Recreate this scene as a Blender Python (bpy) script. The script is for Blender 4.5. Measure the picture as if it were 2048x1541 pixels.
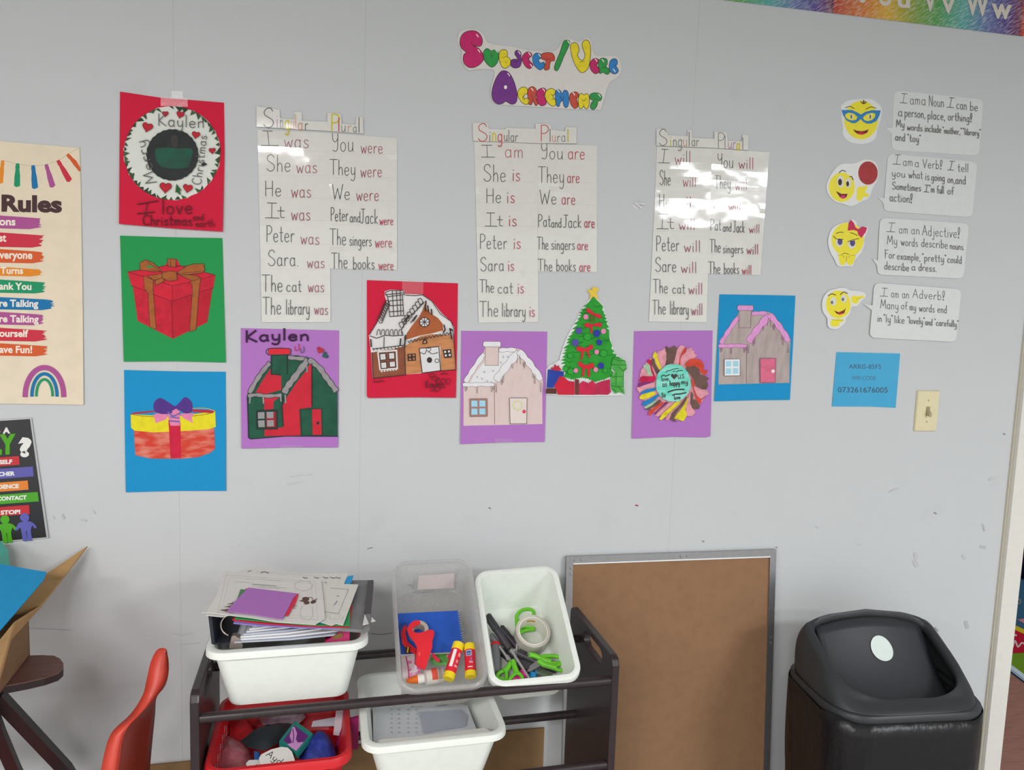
import bpy, math, random
from mathutils import Vector, Matrix, noise
from mathutils.geometry import tessellate_polygon

for o in list(bpy.data.objects):
    bpy.data.objects.remove(o)
SC = bpy.context.scene
COL = SC.collection
random.seed(7)
R = math.radians

# ------------------------------------------------------------------ camera
FPX = 1518.36                      # focal length in pixels of the 2048 x 1541 frame
YAW, PITCH, ROLL = R(11.46478), R(-6.02397), R(1.92325)
CAM = Vector((0.0, -1.8322, 1.5))
_f = Vector((math.sin(YAW) * math.cos(PITCH), math.cos(YAW) * math.cos(PITCH), math.sin(PITCH)))
_r0 = Vector((math.cos(YAW), -math.sin(YAW), 0))
_u0 = _r0.cross(_f)
_r = _r0 * math.cos(ROLL) + _u0 * math.sin(ROLL)
_u = _u0 * math.cos(ROLL) - _r0 * math.sin(ROLL)
cd = bpy.data.cameras.new('camera')
cd.sensor_fit = 'HORIZONTAL'
cd.sensor_width = 36.0
cd.lens = FPX / 2048 * 36.0
cd.clip_start = 0.02
cam = bpy.data.objects.new('camera', cd)
COL.objects.link(cam)
cam.matrix_world = Matrix(((_r.x, _u.x, -_f.x, CAM.x), (_r.y, _u.y, -_f.y, CAM.y), (_r.z, _u.z, -_f.z, CAM.z), (0, 0, 0, 1)))
SC.camera = cam

# ------------------------------------------------------------------ world, lights, exposure
w = bpy.data.worlds.new('world')
SC.world = w
w.use_nodes = True
w.node_tree.nodes['Background'].inputs[0].default_value = (0.88, 0.96, 1.0, 1)
w.node_tree.nodes['Background'].inputs[1].default_value = 1.25
SC.view_settings.view_transform = 'Standard'
SC.view_settings.look = 'None'
SC.view_settings.gamma = 1
SC.view_settings.use_curve_mapping = False
SC.view_settings.exposure = 0.0

def area(name, loc, rot, sx, sy, power, color=(1, 1, 1)):
    l = bpy.data.lights.new(name, 'AREA')
    l.shape = 'RECTANGLE'; l.size = sx; l.size_y = sy; l.energy = power; l.color = color
    o = bpy.data.objects.new(name, l); COL.objects.link(o)
    o.location = loc; o.rotation_euler = rot
    return o
# fluorescent ceiling panels of the classroom (each lights the room from its own troffer)
CEIL = 2.5
PANELS = [(-2.75, -3.2, 66, (1.0, 0.965, 0.95)), (-0.95, -3.2, 90, (1.0, 0.975, 0.975)), (2.65, -3.2, 84, (0.94, 0.965, 0.99)), (-2.75, -5.9, 60, (1.0, 0.97, 0.95)), (3.15, -4.6, 78, (0.94, 0.965, 0.99))]
for i, (x, y, p, c) in enumerate(PANELS):
    area('ceiling_panel_light', (x, y, CEIL - 0.035), (0, 0, 0), 1.15, 0.55, p, c)
area('doorway_room_light', (3.2, 1.9, 2.45), (0, 0, 0), 1.0, 1.0, 22, (1.0, 0.98, 0.95))

# ------------------------------------------------------------------ pixel <-> place helpers (photo frame 2048 x 1541)
def ray(x, y):
    return _f + _r * ((x - 1024) / FPX) - _u * ((y - 770.5) / FPX)
def atY(x, y, Y):
    v = ray(x, y); return CAM + v * ((Y - CAM.y) / v.y)
def atZ(x, y, Z):
    v = ray(x, y); return CAM + v * ((Z - CAM.z) / v.z)

class Plane:
    """a real plane in the room; points of the photo are carried onto it"""
    def __init__(s, p0, n):
        s.p0 = Vector(p0); s.n = Vector(n).normalized()
        if s.n.dot(CAM - s.p0) < 0: s.n = -s.n
    def at(s, x, y, l=0.0):
        v = ray(x, y)
        return CAM + v * ((s.p0 + s.n * l - CAM).dot(s.n) / v.dot(s.n))
def wall_plane(off=0.0006, tilt=0.0, ztop=1.8):
    return Plane((0, -off, ztop), (0, -1, tilt))

# ------------------------------------------------------------------ materials
def lin(c):
    c = c / 255.0
    return c / 12.92 if c <= 0.04045 else ((c + 0.055) / 1.055) ** 2.4
KALB = 1.12
_mats = {}
def M(c, rough=0.7, spec=0.3, metal=0.0, scr=0.0, scale=60.0, stretch=(1, 1, 1), c2=None, bump=0.0, bscale=200.0, coat=0.0, alpha=1.0, trans=0.0, k=None):
    key = (c, rough, spec, metal, scr, scale, stretch, c2, bump, bscale, coat, alpha, trans, k)
    if key in _mats: return _mats[key]
    kk = KALB if k is None else k
    col = tuple(min(0.92, lin(q) * kk) for q in c) + (1,)
    m = bpy.data.materials.new('paint_%d_%d_%d' % c)
    m.use_nodes = True
    nt = m.node_tree; b = nt.nodes['Principled BSDF']
    b.inputs['Roughness'].default_value = rough
    b.inputs['Specular IOR Level'].default_value = spec
    b.inputs['Metallic'].default_value = metal
    b.inputs['Coat Weight'].default_value = coat
    b.inputs['Alpha'].default_value = alpha
    b.inputs['Transmission Weight'].default_value = trans
    b.inputs['Base Color'].default_value = col
    tc = nt.nodes.new('ShaderNodeTexCoord')
    mp = nt.nodes.new('ShaderNodeMapping'); mp.inputs['Scale'].default_value = stretch
    nt.links.new(tc.outputs['Object'], mp.inputs[0])
    amt = scr if scr else 0.03
    n = nt.nodes.new('ShaderNodeTexNoise'); n.inputs['Scale'].default_value = scale; n.inputs['Detail'].default_value = 3
    nt.links.new(mp.outputs[0], n.inputs['Vector'])
    mx = nt.nodes.new('ShaderNodeMix'); mx.data_type = 'RGBA'
    c2v = tuple(min(0.92, lin(q) * kk) for q in c2) + (1,) if c2 else tuple(v * (1 - amt) for v in col[:3]) + (1,)
    mx.inputs[6].default_value = col
    mx.inputs[7].default_value = c2v
    rp = nt.nodes.new('ShaderNodeMapRange')
    rp.inputs[1].default_value = 0.42; rp.inputs[2].default_value = 0.68
    rp.inputs[3].default_value = 0.0; rp.inputs[4].default_value = (scr if c2 else 1.0)
    nt.links.new(n.outputs['Fac'], rp.inputs[0]); nt.links.new(rp.outputs[0], mx.inputs[0])
    nt.links.new(mx.outputs[2], b.inputs['Base Color'])
    if bump:
        n2 = nt.nodes.new('ShaderNodeTexNoise'); n2.inputs['Scale'].default_value = bscale; n2.inputs['Detail'].default_value = 4
        nt.links.new(mp.outputs[0], n2.inputs['Vector'])
        bp = nt.nodes.new('ShaderNodeBump'); bp.inputs['Strength'].default_value = bump; bp.inputs['Distance'].default_value = 0.01
        nt.links.new(n2.outputs['Fac'], bp.inputs['Height']); nt.links.new(bp.outputs[0], b.inputs['Normal'])
    _mats[key] = m
    return m
def film_mat(name, rough=0.08, fac=0.06, bump=0.25, scale=9.0, tint=(1, 1, 1)):
    """clear plastic: lets the sheet below show and mirrors the room's lamps where it buckles"""
    if name in bpy.data.materials: return bpy.data.materials[name]
    m = bpy.data.materials.new(name); m.use_nodes = True
    nt = m.node_tree; nt.nodes.clear()
    out = nt.nodes.new('ShaderNodeOutputMaterial'); mix = nt.nodes.new('ShaderNodeMixShader')
    t = nt.nodes.new('ShaderNodeBsdfTransparent'); t.inputs[0].default_value = tint + (1,)
    g = nt.nodes.new('ShaderNodeBsdfGlossy'); g.inputs['Roughness'].default_value = rough
    mix.inputs[0].default_value = fac
    nt.links.new(t.outputs[0], mix.inputs[1]); nt.links.new(g.outputs[0], mix.inputs[2]); nt.links.new(mix.outputs[0], out.inputs[0])
    if bump:
        tc = nt.nodes.new('ShaderNodeTexCoord')
        n = nt.nodes.new('ShaderNodeTexNoise'); n.inputs['Scale'].default_value = scale; n.inputs['Detail'].default_value = 2.5
        nt.links.new(tc.outputs['Object'], n.inputs['Vector'])
        bp = nt.nodes.new('ShaderNodeBump'); bp.inputs['Strength'].default_value = bump; bp.inputs['Distance'].default_value = 0.02
        nt.links.new(n.outputs['Fac'], bp.inputs['Height']); nt.links.new(bp.outputs[0], g.inputs['Normal'])
    return m
def frosted_mat(name, tint=(0.86, 0.85, 0.83), clear=0.45):
    """cloudy see-through polypropylene"""
    m = bpy.data.materials.new(name); m.use_nodes = True
    nt = m.node_tree; nt.nodes.clear()
    out = nt.nodes.new('ShaderNodeOutputMaterial')
    t = nt.nodes.new('ShaderNodeBsdfTransparent'); t.inputs[0].default_value = (0.97, 0.97, 0.97, 1)
    d = nt.nodes.new('ShaderNodeBsdfDiffuse'); d.inputs[0].default_value = tint + (1,)
    l = nt.nodes.new('ShaderNodeBsdfTranslucent'); l.inputs[0].default_value = tint + (1,)
    g = nt.nodes.new('ShaderNodeBsdfGlossy'); g.inputs['Roughness'].default_value = 0.18
    a = nt.nodes.new('ShaderNodeMixShader'); a.inputs[0].default_value = 0.6
    b = nt.nodes.new('ShaderNodeMixShader'); b.inputs[0].default_value = clear
    c = nt.nodes.new('ShaderNodeMixShader'); c.inputs[0].default_value = 0.06
    L = nt.links.new
    L(d.outputs[0], a.inputs[1]); L(l.outputs[0], a.inputs[2]); L(a.outputs[0], b.inputs[1]); L(t.outputs[0], b.inputs[2])
    L(b.outputs[0], c.inputs[1]); L(g.outputs[0], c.inputs[2]); L(c.outputs[0], out.inputs[0])
    n = nt.nodes.new('ShaderNodeTexNoise'); n.inputs['Scale'].default_value = 30
    rp = nt.nodes.new('ShaderNodeMapRange'); rp.inputs[3].default_value = clear - 0.06; rp.inputs[4].default_value = clear + 0.06
    L(n.outputs['Fac'], rp.inputs[0]); L(rp.outputs[0], b.inputs[0])
    return m

# ------------------------------------------------------------------ mesh building
def wloc(o):
    v = Vector((0, 0, 0))
    while o is not None:
        v += Vector(o.location); o = o.parent
    return v
class MB:
    def __init__(s): s.v = []; s.f = []; s.mi = []; s.mats = []
    def mid(s, m):
        if m not in s.mats: s.mats.append(m)
        return s.mats.index(m)
    def add(s, vs, fs, m):
        b = len(s.v); k = s.mid(m)
        s.v += [Vector(q) for q in vs]
        for f in fs: s.f.append([b + i for i in f]); s.mi.append(k)
        return s
    def box(s, c, size, m, X=None):
        a = [Vector((x * size[0] / 2, y * size[1] / 2, z * size[2] / 2)) for x in (-1, 1) for y in (-1, 1) for z in (-1, 1)]
        c = Vector(c)
        a = [c + (X @ q if X is not None else q) for q in a]
        return s.add(a, [(0, 1, 3, 2), (4, 6, 7, 5), (0, 4, 5, 1), (2, 3, 7, 6), (0, 2, 6, 4), (1, 5, 7, 3)], m)
    def loft(s, loops, m, caps=True, closed=True, ends=False):
        n = len(loops[0]); vs = [p for l in loops for p in l]; fs = []
        for i in range(len(loops) - 1):
            for j in range(n if closed else n - 1):
                k = (j + 1) % n
                fs.append((i * n + j, i * n + k, (i + 1) * n + k, (i + 1) * n + j))
        if ends:
            for j in range(n):
                k = (j + 1) % n; i = len(loops) - 1
                fs.append((i * n + j, i * n + k, k, j))
        elif caps and closed:
            fs.append(tuple(reversed(range(n)))); fs.append(tuple((len(loops) - 1) * n + j for j in range(n)))
        return s.add(vs, fs, m)
    def tube(s, pts, r, m, n=10, flat=None):
        pts = [Vector(p) for p in pts]; rs = r if isinstance(r, (list, tuple)) else [r] * len(pts)
        loops = []; up = None
        for i, p in enumerate(pts):
            t = (pts[min(i + 1, len(pts) - 1)] - pts[max(i - 1, 0)]).normalized()
            if up is None:
                up = Vector((0, 0, 1)) if abs(t.z) < 0.9 else Vector((0, 1, 0))
            a = t.cross(up).normalized(); b = a.cross(t).normalized(); up = b
            fl = flat or 1.0
            loops.append([p + a * math.cos(2 * math.pi * j / n) * rs[i] + b * math.sin(2 * math.pi * j / n) * rs[i] * fl for j in range(n)])
        return s.loft(loops, m)
    def lathe(s, prof, m, X, n=24, closed=False):
        """prof = [(r, h)] turned about local z, carried by matrix X"""
        loops = [[X @ Vector((r * math.cos(2 * math.pi * j / n), r * math.sin(2 * math.pi * j / n), h)) for j in range(n)] for r, h in prof]
        return s.loft(loops, m, ends=closed)
    def prism(s, poly, d, m, holes=()):
        """poly: 3D points of a flat outline; d: extrusion vector"""
        d = Vector(d); allp = [Vector(p) for p in poly]; rings = [allp] + [[Vector(p) for p in h] for h in holes]
        tris = tessellate_polygon(rings)
        flat = [p for r_ in rings for p in r_]; n = len(flat)
        fs = [tuple(t) for t in tris] + [tuple(n + i for i in reversed(t)) for t in tris]
        b = 0
        for r_ in rings:
            for i in range(len(r_)):
                j = (i + 1) % len(r_)
                fs.append((b + i, b + j, n + b + j, n + b + i))
            b += len(r_)
        return s.add(flat + [p + d for p in flat], fs, m)
    def build(s, name, parent=None, origin=None, smooth=None, fix=True, solid=0.0, offset=-1.0):
        o0 = wloc(parent) if parent is not None else Vector((0, 0, 0))
        org = Vector(origin) if origin is not None else (o0 if parent is not None else sum(s.v, Vector()) / max(1, len(s.v)))
        me = bpy.data.meshes.new(name)
        me.from_pydata([tuple(v - org) for v in s.v], [], s.f)
        for m in s.mats: me.materials.append(m)
        me.polygons.foreach_set('material_index', s.mi)
        me.update()
        if fix:
            import bmesh
            bm = bmesh.new(); bm.from_mesh(me); bmesh.ops.recalc_face_normals(bm, faces=bm.faces); bm.to_mesh(me); bm.free()
        if smooth:
            me.shade_smooth()
            me.set_sharp_from_angle(angle=R(smooth))
        o = bpy.data.objects.new(name, me); COL.objects.link(o)
        if parent is not None:
            o.parent = parent; o.location = org - o0
        else: o.location = org
        if solid:
            md = o.modifiers.new('thickness', 'SOLIDIFY'); md.thickness = solid; md.offset = offset
        return o
def tag(o, label=None, cat=None, group=None, kind=None):
    if label: o['label'] = label
    if cat: o['category'] = cat
    if group: o['group'] = group
    if kind: o['kind'] = kind
    return o
def thing(name, label, cat, loc, group=None):
    o = bpy.data.objects.new(name, None); COL.objects.link(o)
    o.empty_display_size = 0.05; o.location = loc
    return tag(o, label, cat, group)
def rrect(w, h, r, n=5, cx=0.0, cy=0.0):
    pts = []
    for qx, qy, a0 in ((1, 1, 0), (-1, 1, 90), (-1, -1, 180), (1, -1, 270)):
        for i in range(n + 1):
            a = R(a0 + 90 * i / n)
            pts.append((cx + qx * (w / 2 - r) + r * math.cos(a), cy + qy * (h / 2 - r) + r * math.sin(a)))
    return pts
def catmull(pts, closed=False, n=6):
    P = [Vector((p[0], p[1])) if len(p) == 2 else Vector(p) for p in pts]
    if len(P) < 3 and not closed: return P
    out = []; N = len(P)
    for i in range(N if closed else N - 1):
        if closed: a, b, c, d = P[i - 1], P[i], P[(i + 1) % N], P[(i + 2) % N]
        else: a, b, c, d = P[max(i - 1, 0)], P[i], P[i + 1], P[min(i + 2, N - 1)]
        for k in range(n):
            t = k / n
            out.append(0.5 * ((2 * b) + (c - a) * t + (2 * a - 5 * b + 4 * c - d) * t * t + (3 * b - a - 3 * c + d) * t ** 3))
    if not closed: out.append(P[-1])
    return out
def ell(cx, cy, rx, ry, n=28, rot=0.0):
    c, s_ = math.cos(R(rot)), math.sin(R(rot)); pts = []
    for i in range(n):
        a = 2 * math.pi * i / n; x, y = rx * math.cos(a), ry * math.sin(a)
        pts.append((cx + x * c - y * s_, cy + x * s_ + y * c))
    return pts

# ------------------------------------------------------------------ pen lettering: single-line alphabet (strokes; 's' = smoothed)
_B = [(.36, .42), (.25, .52), (.11, .47), (.04, .25), (.1, .05), (.22, 0), (.36, .12)]
GL = {
 'a': (.46, [('s', _B), ('l', [(.37, .52), (.37, .08), (.42, 0)])]),
 'b': (.44, [('l', [(.06, 1), (.06, 0)]), ('s', [(.06, .36), (.2, .52), (.36, .42), (.37, .14), (.22, 0), (.06, .12)])]),
 'c': (.42, [('s', [(.36, .43), (.22, .52), (.08, .43), (.04, .22), (.11, .05), (.23, 0), (.37, .09)])]),
 'd': (.46, [('s', _B), ('l', [(.38, 1), (.38, 0)])]),
 'e': (.44, [('s', [(.05, .27), (.2, .28), (.36, .3), (.33, .46), (.2, .52), (.08, .43), (.04, .22), (.12, .03), (.24, 0), (.38, .09)])]),
 'f': (.32, [('s', [(.32, .92), (.24, 1), (.15, .9), (.14, .6), (.14, 0)]), ('l', [(.02, .5), (.28, .5)])]),
 'g': (.46, [('s', _B), ('s', [(.38, .52), (.38, .2), (.38, -.1), (.32, -.31), (.18, -.36), (.06, -.27)])]),
 'h': (.43, [('l', [(.06, 1), (.06, 0)]), ('s', [(.06, .34), (.2, .52), (.33, .43), (.36, .2), (.36, 0)])]),
 'i': (.16, [('l', [(.07, .5), (.07, 0)]), ('l', [(.06, .7), (.09, .74)])]),
 'j': (.24, [('s', [(.18, .5), (.18, .1), (.17, -.2), (.08, -.34), (-.02, -.26)]), ('l', [(.17, .7), (.2, .74)])]),
 'k': (.42, [('l', [(.06, 1), (.06, 0)]), ('l', [(.34, .52), (.06, .22), (.37, 0)])]),
 'l': (.16, [('l', [(.07, 1), (.07, 0)])]),
 'm': (.6, [('l', [(.06, .5), (.06, 0)]), ('s', [(.06, .36), (.18, .52), (.28, .42), (.29, .2), (.29, 0)]), ('s', [(.29, .36), (.41, .52), (.52, .42), (.53, .2), (.53, 0)])]),
 'n': (.43, [('l', [(.06, .5), (.06, 0)]), ('s', [(.06, .34), (.2, .52), (.33, .43), (.36, .2), (.36, 0)])]),
 'o': (.44, [('s', [(.22, .52), (.08, .43), (.04, .25), (.1, .06), (.22, 0), (.34, .08), (.39, .27), (.34, .45), (.22, .52)])]),
 'p': (.44, [('l', [(.06, .52), (.06, -.38)]), ('s', [(.06, .36), (.2, .52), (.36, .42), (.37, .14), (.22, 0), (.06, .12)])]),
 'r': (.34, [('l', [(.06, .5), (.06, 0)]), ('s', [(.06, .32), (.16, .5), (.25, .52), (.32, .46)])]),
 's': (.38, [('s', [(.33, .45), (.2, .52), (.08, .43), (.14, .3), (.28, .22), (.34, .1), (.2, 0), (.04, .07)])]),
 't': (.34, [('s', [(.15, .9), (.15, .5), (.15, .12), (.22, 0), (.3, .05)]), ('l', [(.02, .56), (.3, .56)])]),
 'u': (.44, [('s', [(.06, .52), (.06, .25), (.1, .05), (.2, 0), (.32, .08), (.37, .3)]), ('l', [(.37, .52), (.37, .06), (.42, 0)])]),
 'v': (.4, [('l', [(.03, .52), (.19, 0), (.36, .52)])]),
 'w': (.56, [('l', [(.03, .52), (.15, 0), (.28, .42), (.4, 0), (.53, .52)])]),
 'x': (.4, [('l', [(.04, .52), (.36, 0)]), ('l', [(.36, .52), (.04, 0)])]),
 'y': (.44, [('s', [(.06, .52), (.06, .3), (.11, .08), (.21, .04), (.33, .12), (.37, .3)]), ('s', [(.37, .52), (.37, .1), (.36, -.14), (.29, -.33), (.15, -.36), (.05, -.27)])]),
 'I': (.5, [('l', [(.25, 1), (.25, 0)]), ('l', [(.06, 1), (.42, 1)]), ('l', [(.0, 0), (.5, 0)])]),
 'S': (.6, [('s', [(.52, .84), (.4, .99), (.22, .98), (.08, .82), (.12, .64), (.3, .52), (.5, .38), (.54, .18), (.4, .02), (.2, .01), (.05, .15)])]),
 'H': (.6, [('l', [(.07, 1), (.07, 0)]), ('l', [(.52, 1), (.52, 0)]), ('l', [(.07, .5), (.52, .52)])]),
 'T': (.62, [('l', [(.0, 1), (.62, 1)]), ('l', [(.3, 1), (.3, 0)])]),
 'Y': (.5, [('s', [(.05, 1), (.06, .72), (.16, .55), (.3, .56), (.42, .72)]), ('s', [(.43, 1), (.42, .4), (.38, .1), (.24, 0), (.08, .08)])]),
 'W': (.8, [('l', [(.02, 1), (.2, 0), (.4, .72), (.58, 0), (.78, 1)])]),
 'P': (.52, [('l', [(.07, 1), (.07, 0)]), ('s', [(.07, .98), (.28, 1), (.46, .88), (.46, .66), (.3, .5), (.07, .48)])]),
 'J': (.5, [('l', [(.1, 1), (.55, 1)]), ('s', [(.34, 1), (.34, .5), (.32, .14), (.2, 0), (.05, .1)])]),
 'N': (.6, [('l', [(.06, 0), (.08, 1), (.5, 0), (.53, 1)])]),
 'V': (.55, [('l', [(.02, 1), (.26, 0), (.52, 1)])]),
 'M': (.72, [('l', [(.03, 0), (.12, 1), (.35, .25), (.6, 1), (.68, 0)])]),
 'A': (.62, [('l', [(.02, 0), (.3, 1), (.58, 0)]), ('l', [(.13, .38), (.48, .38)])]),
 'F': (.48, [('l', [(.07, 1), (.07, 0)]), ('l', [(.0, 1), (.46, 1)]), ('l', [(.07, .55), (.36, .55)])]),
 'K': (.55, [('l', [(.07, 1), (.07, 0)]), ('l', [(.48, 1), (.08, .42), (.52, 0)])]),
 'C': (.6, [('s', [(.54, .84), (.38, 1), (.18, .92), (.06, .6), (.1, .2), (.3, 0), (.54, .12)])]),
 '.': (.16, [('l', [(.05, .0), (.1, .03)])]), ',': (.16, [('l', [(.1, .05), (.03, -.14)])]),
 "'": (.14, [('l', [(.09, 1), (.05, .78)])]), '"': (.22, [('l', [(.05, 1), (.04, .84)]), ('l', [(.15, 1), (.14, .84)])]),
 '!': (.3, [('s', [(.12, .26), (.05, .7), (.1, 1), (.22, 1), (.25, .7), (.12, .26)]), ('s', [(.1, .1), (.05, .04), (.1, -.03), (.15, .04), (.1, .1)])]),
 ' ': (.34, []),
}
_fcache = {}
def font_mesh(txt, bold):
    k = (txt, bold)
    if k in _fcache: return _fcache[k]
    cu = bpy.data.curves.new('lettering', 'FONT'); cu.body = txt; cu.size = 1.0; cu.offset = bold; cu.resolution_u = 3
    ob = bpy.data.objects.new('lettering', cu); COL.objects.link(ob)
    dg = bpy.context.evaluated_depsgraph_get(); me = ob.evaluated_get(dg).to_mesh()
    vs = [(v.co.x, v.co.y) for v in me.vertices]; fs = [tuple(p.vertices) for p in me.polygons]
    ob.evaluated_get(dg).to_mesh_clear()
    bpy.data.objects.remove(ob); bpy.data.curves.remove(cu)
    _fcache[k] = (vs, fs); return _fcache[k]

class Art:
    """flat paper work on a plane, drawn in the coordinates of a crop of the photo: px = x0 + X / s"""
    def __init__(s, plane, z=(0, 0, 1), base=0.0):
        s.pl = plane; s.z = z; s.l = base; s.mb = MB(); s.step = 0.00005
    def P(s, p): return (s.z[0] + p[0] / s.z[2], s.z[1] + p[1] / s.z[2])
    def at(s, p, l): q = s.P(p); return s.pl.at(q[0], q[1], l)
    def new(s): s.mb = MB(); return s
    def poly(s, pts, m, smooth=False, thick=0.0, holes=(), lift=None, n=5):
        pts = [tuple(p) for p in pts]
        if smooth: pts = [tuple(p) for p in catmull(pts, True, n)]
        s.l += s.step if lift is None else lift
        rings = [pts] + [[tuple(q) for q in h] for h in holes]
        tris = tessellate_polygon([[Vector((x, y, 0)) for x, y in r_] for r_ in rings])
        flat = [p for r_ in rings for p in r_]
        fs = []
        for t in tris:
            (ax, ay), (bx, by), (cx, cy) = (flat[i] for i in t)
            if (bx - ax) * (cy - ay) - (by - ay) * (cx - ax) > 0: t = tuple(reversed(t))
            fs.append(tuple(t))
        vs = [s.at(p, s.l) for p in flat]
        if thick:
            nb = len(vs); vs2 = [v - s.pl.n * thick for v in vs]
            b = 0; sd = []
            for r_ in rings:
                for i in range(len(r_)):
                    j = (i + 1) % len(r_); sd.append((b + i, b + j, nb + b + j, nb + b + i))
                b += len(r_)
            s.mb.add(vs + vs2, fs + sd + [tuple(nb + i for i in reversed(t)) for t in fs], m)
        else: s.mb.add(vs, fs, m)
        return s
    def stroke(s, pts, w, m, smooth=False, closed=False, lift=None, taper=False):
        if not smooth and not closed and len(pts) > 2:
            run = [pts[0]]
            for i in range(1, len(pts)):
                run.append(pts[i])
                if i < len(pts) - 1:
                    d1 = Vector((pts[i][0] - pts[i - 1][0], pts[i][1] - pts[i - 1][1])); d2 = Vector((pts[i + 1][0] - pts[i][0], pts[i + 1][1] - pts[i][1]))
                    if d1.length > 1e-6 and d2.length > 1e-6 and d1.normalized().dot(d2.normalized()) < 0.45:
                        s.stroke(run, w, m, lift=lift, taper=taper); run = [pts[i]]
            if len(run) < len(pts): return s.stroke(run, w, m, lift=lift, taper=taper)
        P = catmull(pts, closed, 5) if smooth else [Vector((p[0], p[1])) for p in pts]
        if closed and not smooth: P = P + [P[0]]
        elif closed: P = P + [P[0]]
        s.l += s.step if lift is None else lift
        # dense enough for mitres on sharp corners: split sharp corners by doubling
        vs = []; fs = []; N = len(P)
        for i in range(N):
            a = P[i - 1] if i else None; c = P[i + 1] if i < N - 1 else None; b = P[i]
            d1 = (b - a).normalized() if a is not None and (b - a).length > 1e-9 else None
            d2 = (c - b).normalized() if c is not None and (c - b).length > 1e-9 else None
            d1 = d1 or d2; d2 = d2 or d1
            if d1 is None: d1 = d2 = Vector((1, 0))
            t = d1 + d2
            t = t.normalized() if t.length > 0.2 else d1
            nrm = Vector((-t.y, t.x)); k = 1 / max(0.55, nrm.dot(Vector((-d1.y, d1.x))))
            hw = w / 2 * (1 if not taper else (0.35 + 0.65 * math.sin(math.pi * (0.15 + 0.85 * (1 - i / max(1, N - 1))) / 1.15)))
            ext = Vector((0, 0))
            if not closed and i == 0: ext = -d1 * w * 0.3
            if not closed and i == N - 1: ext = d2 * w * 0.3
            vs.append(b + nrm * hw * k + ext); vs.append(b - nrm * hw * k + ext)
        for i in range(N - 1): fs.append((2 * i, 2 * i + 2, 2 * i + 3, 2 * i + 1))
        ok = []
        for f in fs:
            (ax, ay), (bx, by), (cx, cy) = ((vs[i].x, vs[i].y) for i in f[:3])
            if (bx - ax) * (cy - ay) - (by - ay) * (cx - ax) > 0: f = tuple(reversed(f))
            ok.append(f)
        s.mb.add([s.at(v, s.l) for v in vs], ok, m)
        return s
    def text(s, t, x0, base, x1, cap, m, w=4.0, slope=0.0, jit=0.02, up=None, p1=None):
        """pen writing whose baseline runs from (x0, base) to x1; m may be a list of one ink per letter"""
        W = sum(GL[c][0] for c in t) + 0.09 * (len(t) - 1)
        p0 = Vector((x0, base)); e = Vector(p1) if p1 else Vector((x1, base + slope * (x1 - x0)))
        d = (e - p0) / W; U = Vector(up) * cap if up else Vector((slope * 0.1, -1)) * cap
        x = 0.0; lb = s.l
        for i, c in enumerate(t):
            mm = m[i % len(m)] if isinstance(m, (list, tuple)) else m
            jy = random.uniform(-jit, jit)
            for si, (kind, pts) in enumerate(GL[c][1]):
                q = [p0 + d * (x + px) + U * (py + jy) for px, py in pts]
                s.l = lb + 0.00002 * (si % 3)
                s.stroke(q, w, mm, smooth=(kind == 's'))
            x += GL[c][0] + 0.09
        s.l = lb + s.step * 2
        return s
    def print(s, t, x0, base, x1, cap, m, bold=0.0, slope=0.0):
        vs, fs = font_mesh(t, bold)
        hv, _ = font_mesh('H', 0.0); ch = max(v[1] for v in hv)
        mn = min(v[0] for v in vs); mxx = max(v[0] for v in vs); k = (x1 - x0) / (mxx - mn)
        s.l += s.step
        q = [(x0 + (x - mn) * k, base + slope * (x - mn) * k - y * cap / ch) for x, y in vs]
        ok = []
        for f in fs:
            (ax, ay), (bx, by), (cx, cy) = (q[i] for i in f[:3])
            if (bx - ax) * (cy - ay) - (by - ay) * (cx - ax) > 0: f = tuple(reversed(f))
            ok.append(f)
        s.mb.add([s.at(v, s.l) for v in q], ok, m); return s
    def part(s, name, parent=None, origin=None, label=None):
        o = s.mb.build(name, parent, origin, fix=False)
        if label: o['label'] = label
        s.mb = MB(); return o
    def film(s, pts, m, bulge=None, lift=0.0012, n=24, noise_amp=0.0):
        """clear film over a four-cornered sheet: a fine grid that may buckle"""
        tl, tr, br, bl = [Vector(p) for p in pts]; g = []
        for i in range(n + 1):
            for j in range(n + 1):
                a = tl.lerp(tr, j / n); b = bl.lerp(br, j / n); p = a.lerp(b, i / n)
                h = lift + (bulge(j / n, i / n) if bulge else 0.0)
                g.append(s.at(p, s.l + h))
        fs = [(i * (n + 1) + j, (i + 1) * (n + 1) + j, (i + 1) * (n + 1) + j + 1, i * (n + 1) + j + 1) for i in range(n) for j in range(n)]
        s.mb.add(g, fs, m); return s

# ------------------------------------------------------------------ inks and papers
WHITE = M((214, 213, 207), 0.65, 0.3)
BLACK = M((52, 50, 50), 0.7, 0.2)
GRAPH = M((96, 94, 92), 0.7, 0.2)
INK = M((70, 68, 66), 0.7, 0.2)
MAROON = M((150, 60, 84), 0.7, 0.2)
MAROON2 = M((176, 62, 84), 0.7, 0.2)
YELLOW = M((205, 190, 50), 0.7, 0.2)
REDP = M((203, 32, 62), 0.75, 0.2, scr=0.05, scale=700)
GREENP = M((38, 146, 78), 0.75, 0.2, scr=0.06, scale=700)
BLUEP = M((28, 140, 193), 0.75, 0.2, scr=0.05, scale=700)
PURP = M((172, 114, 186), 0.75, 0.2, scr=0.04, scale=700)

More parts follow.
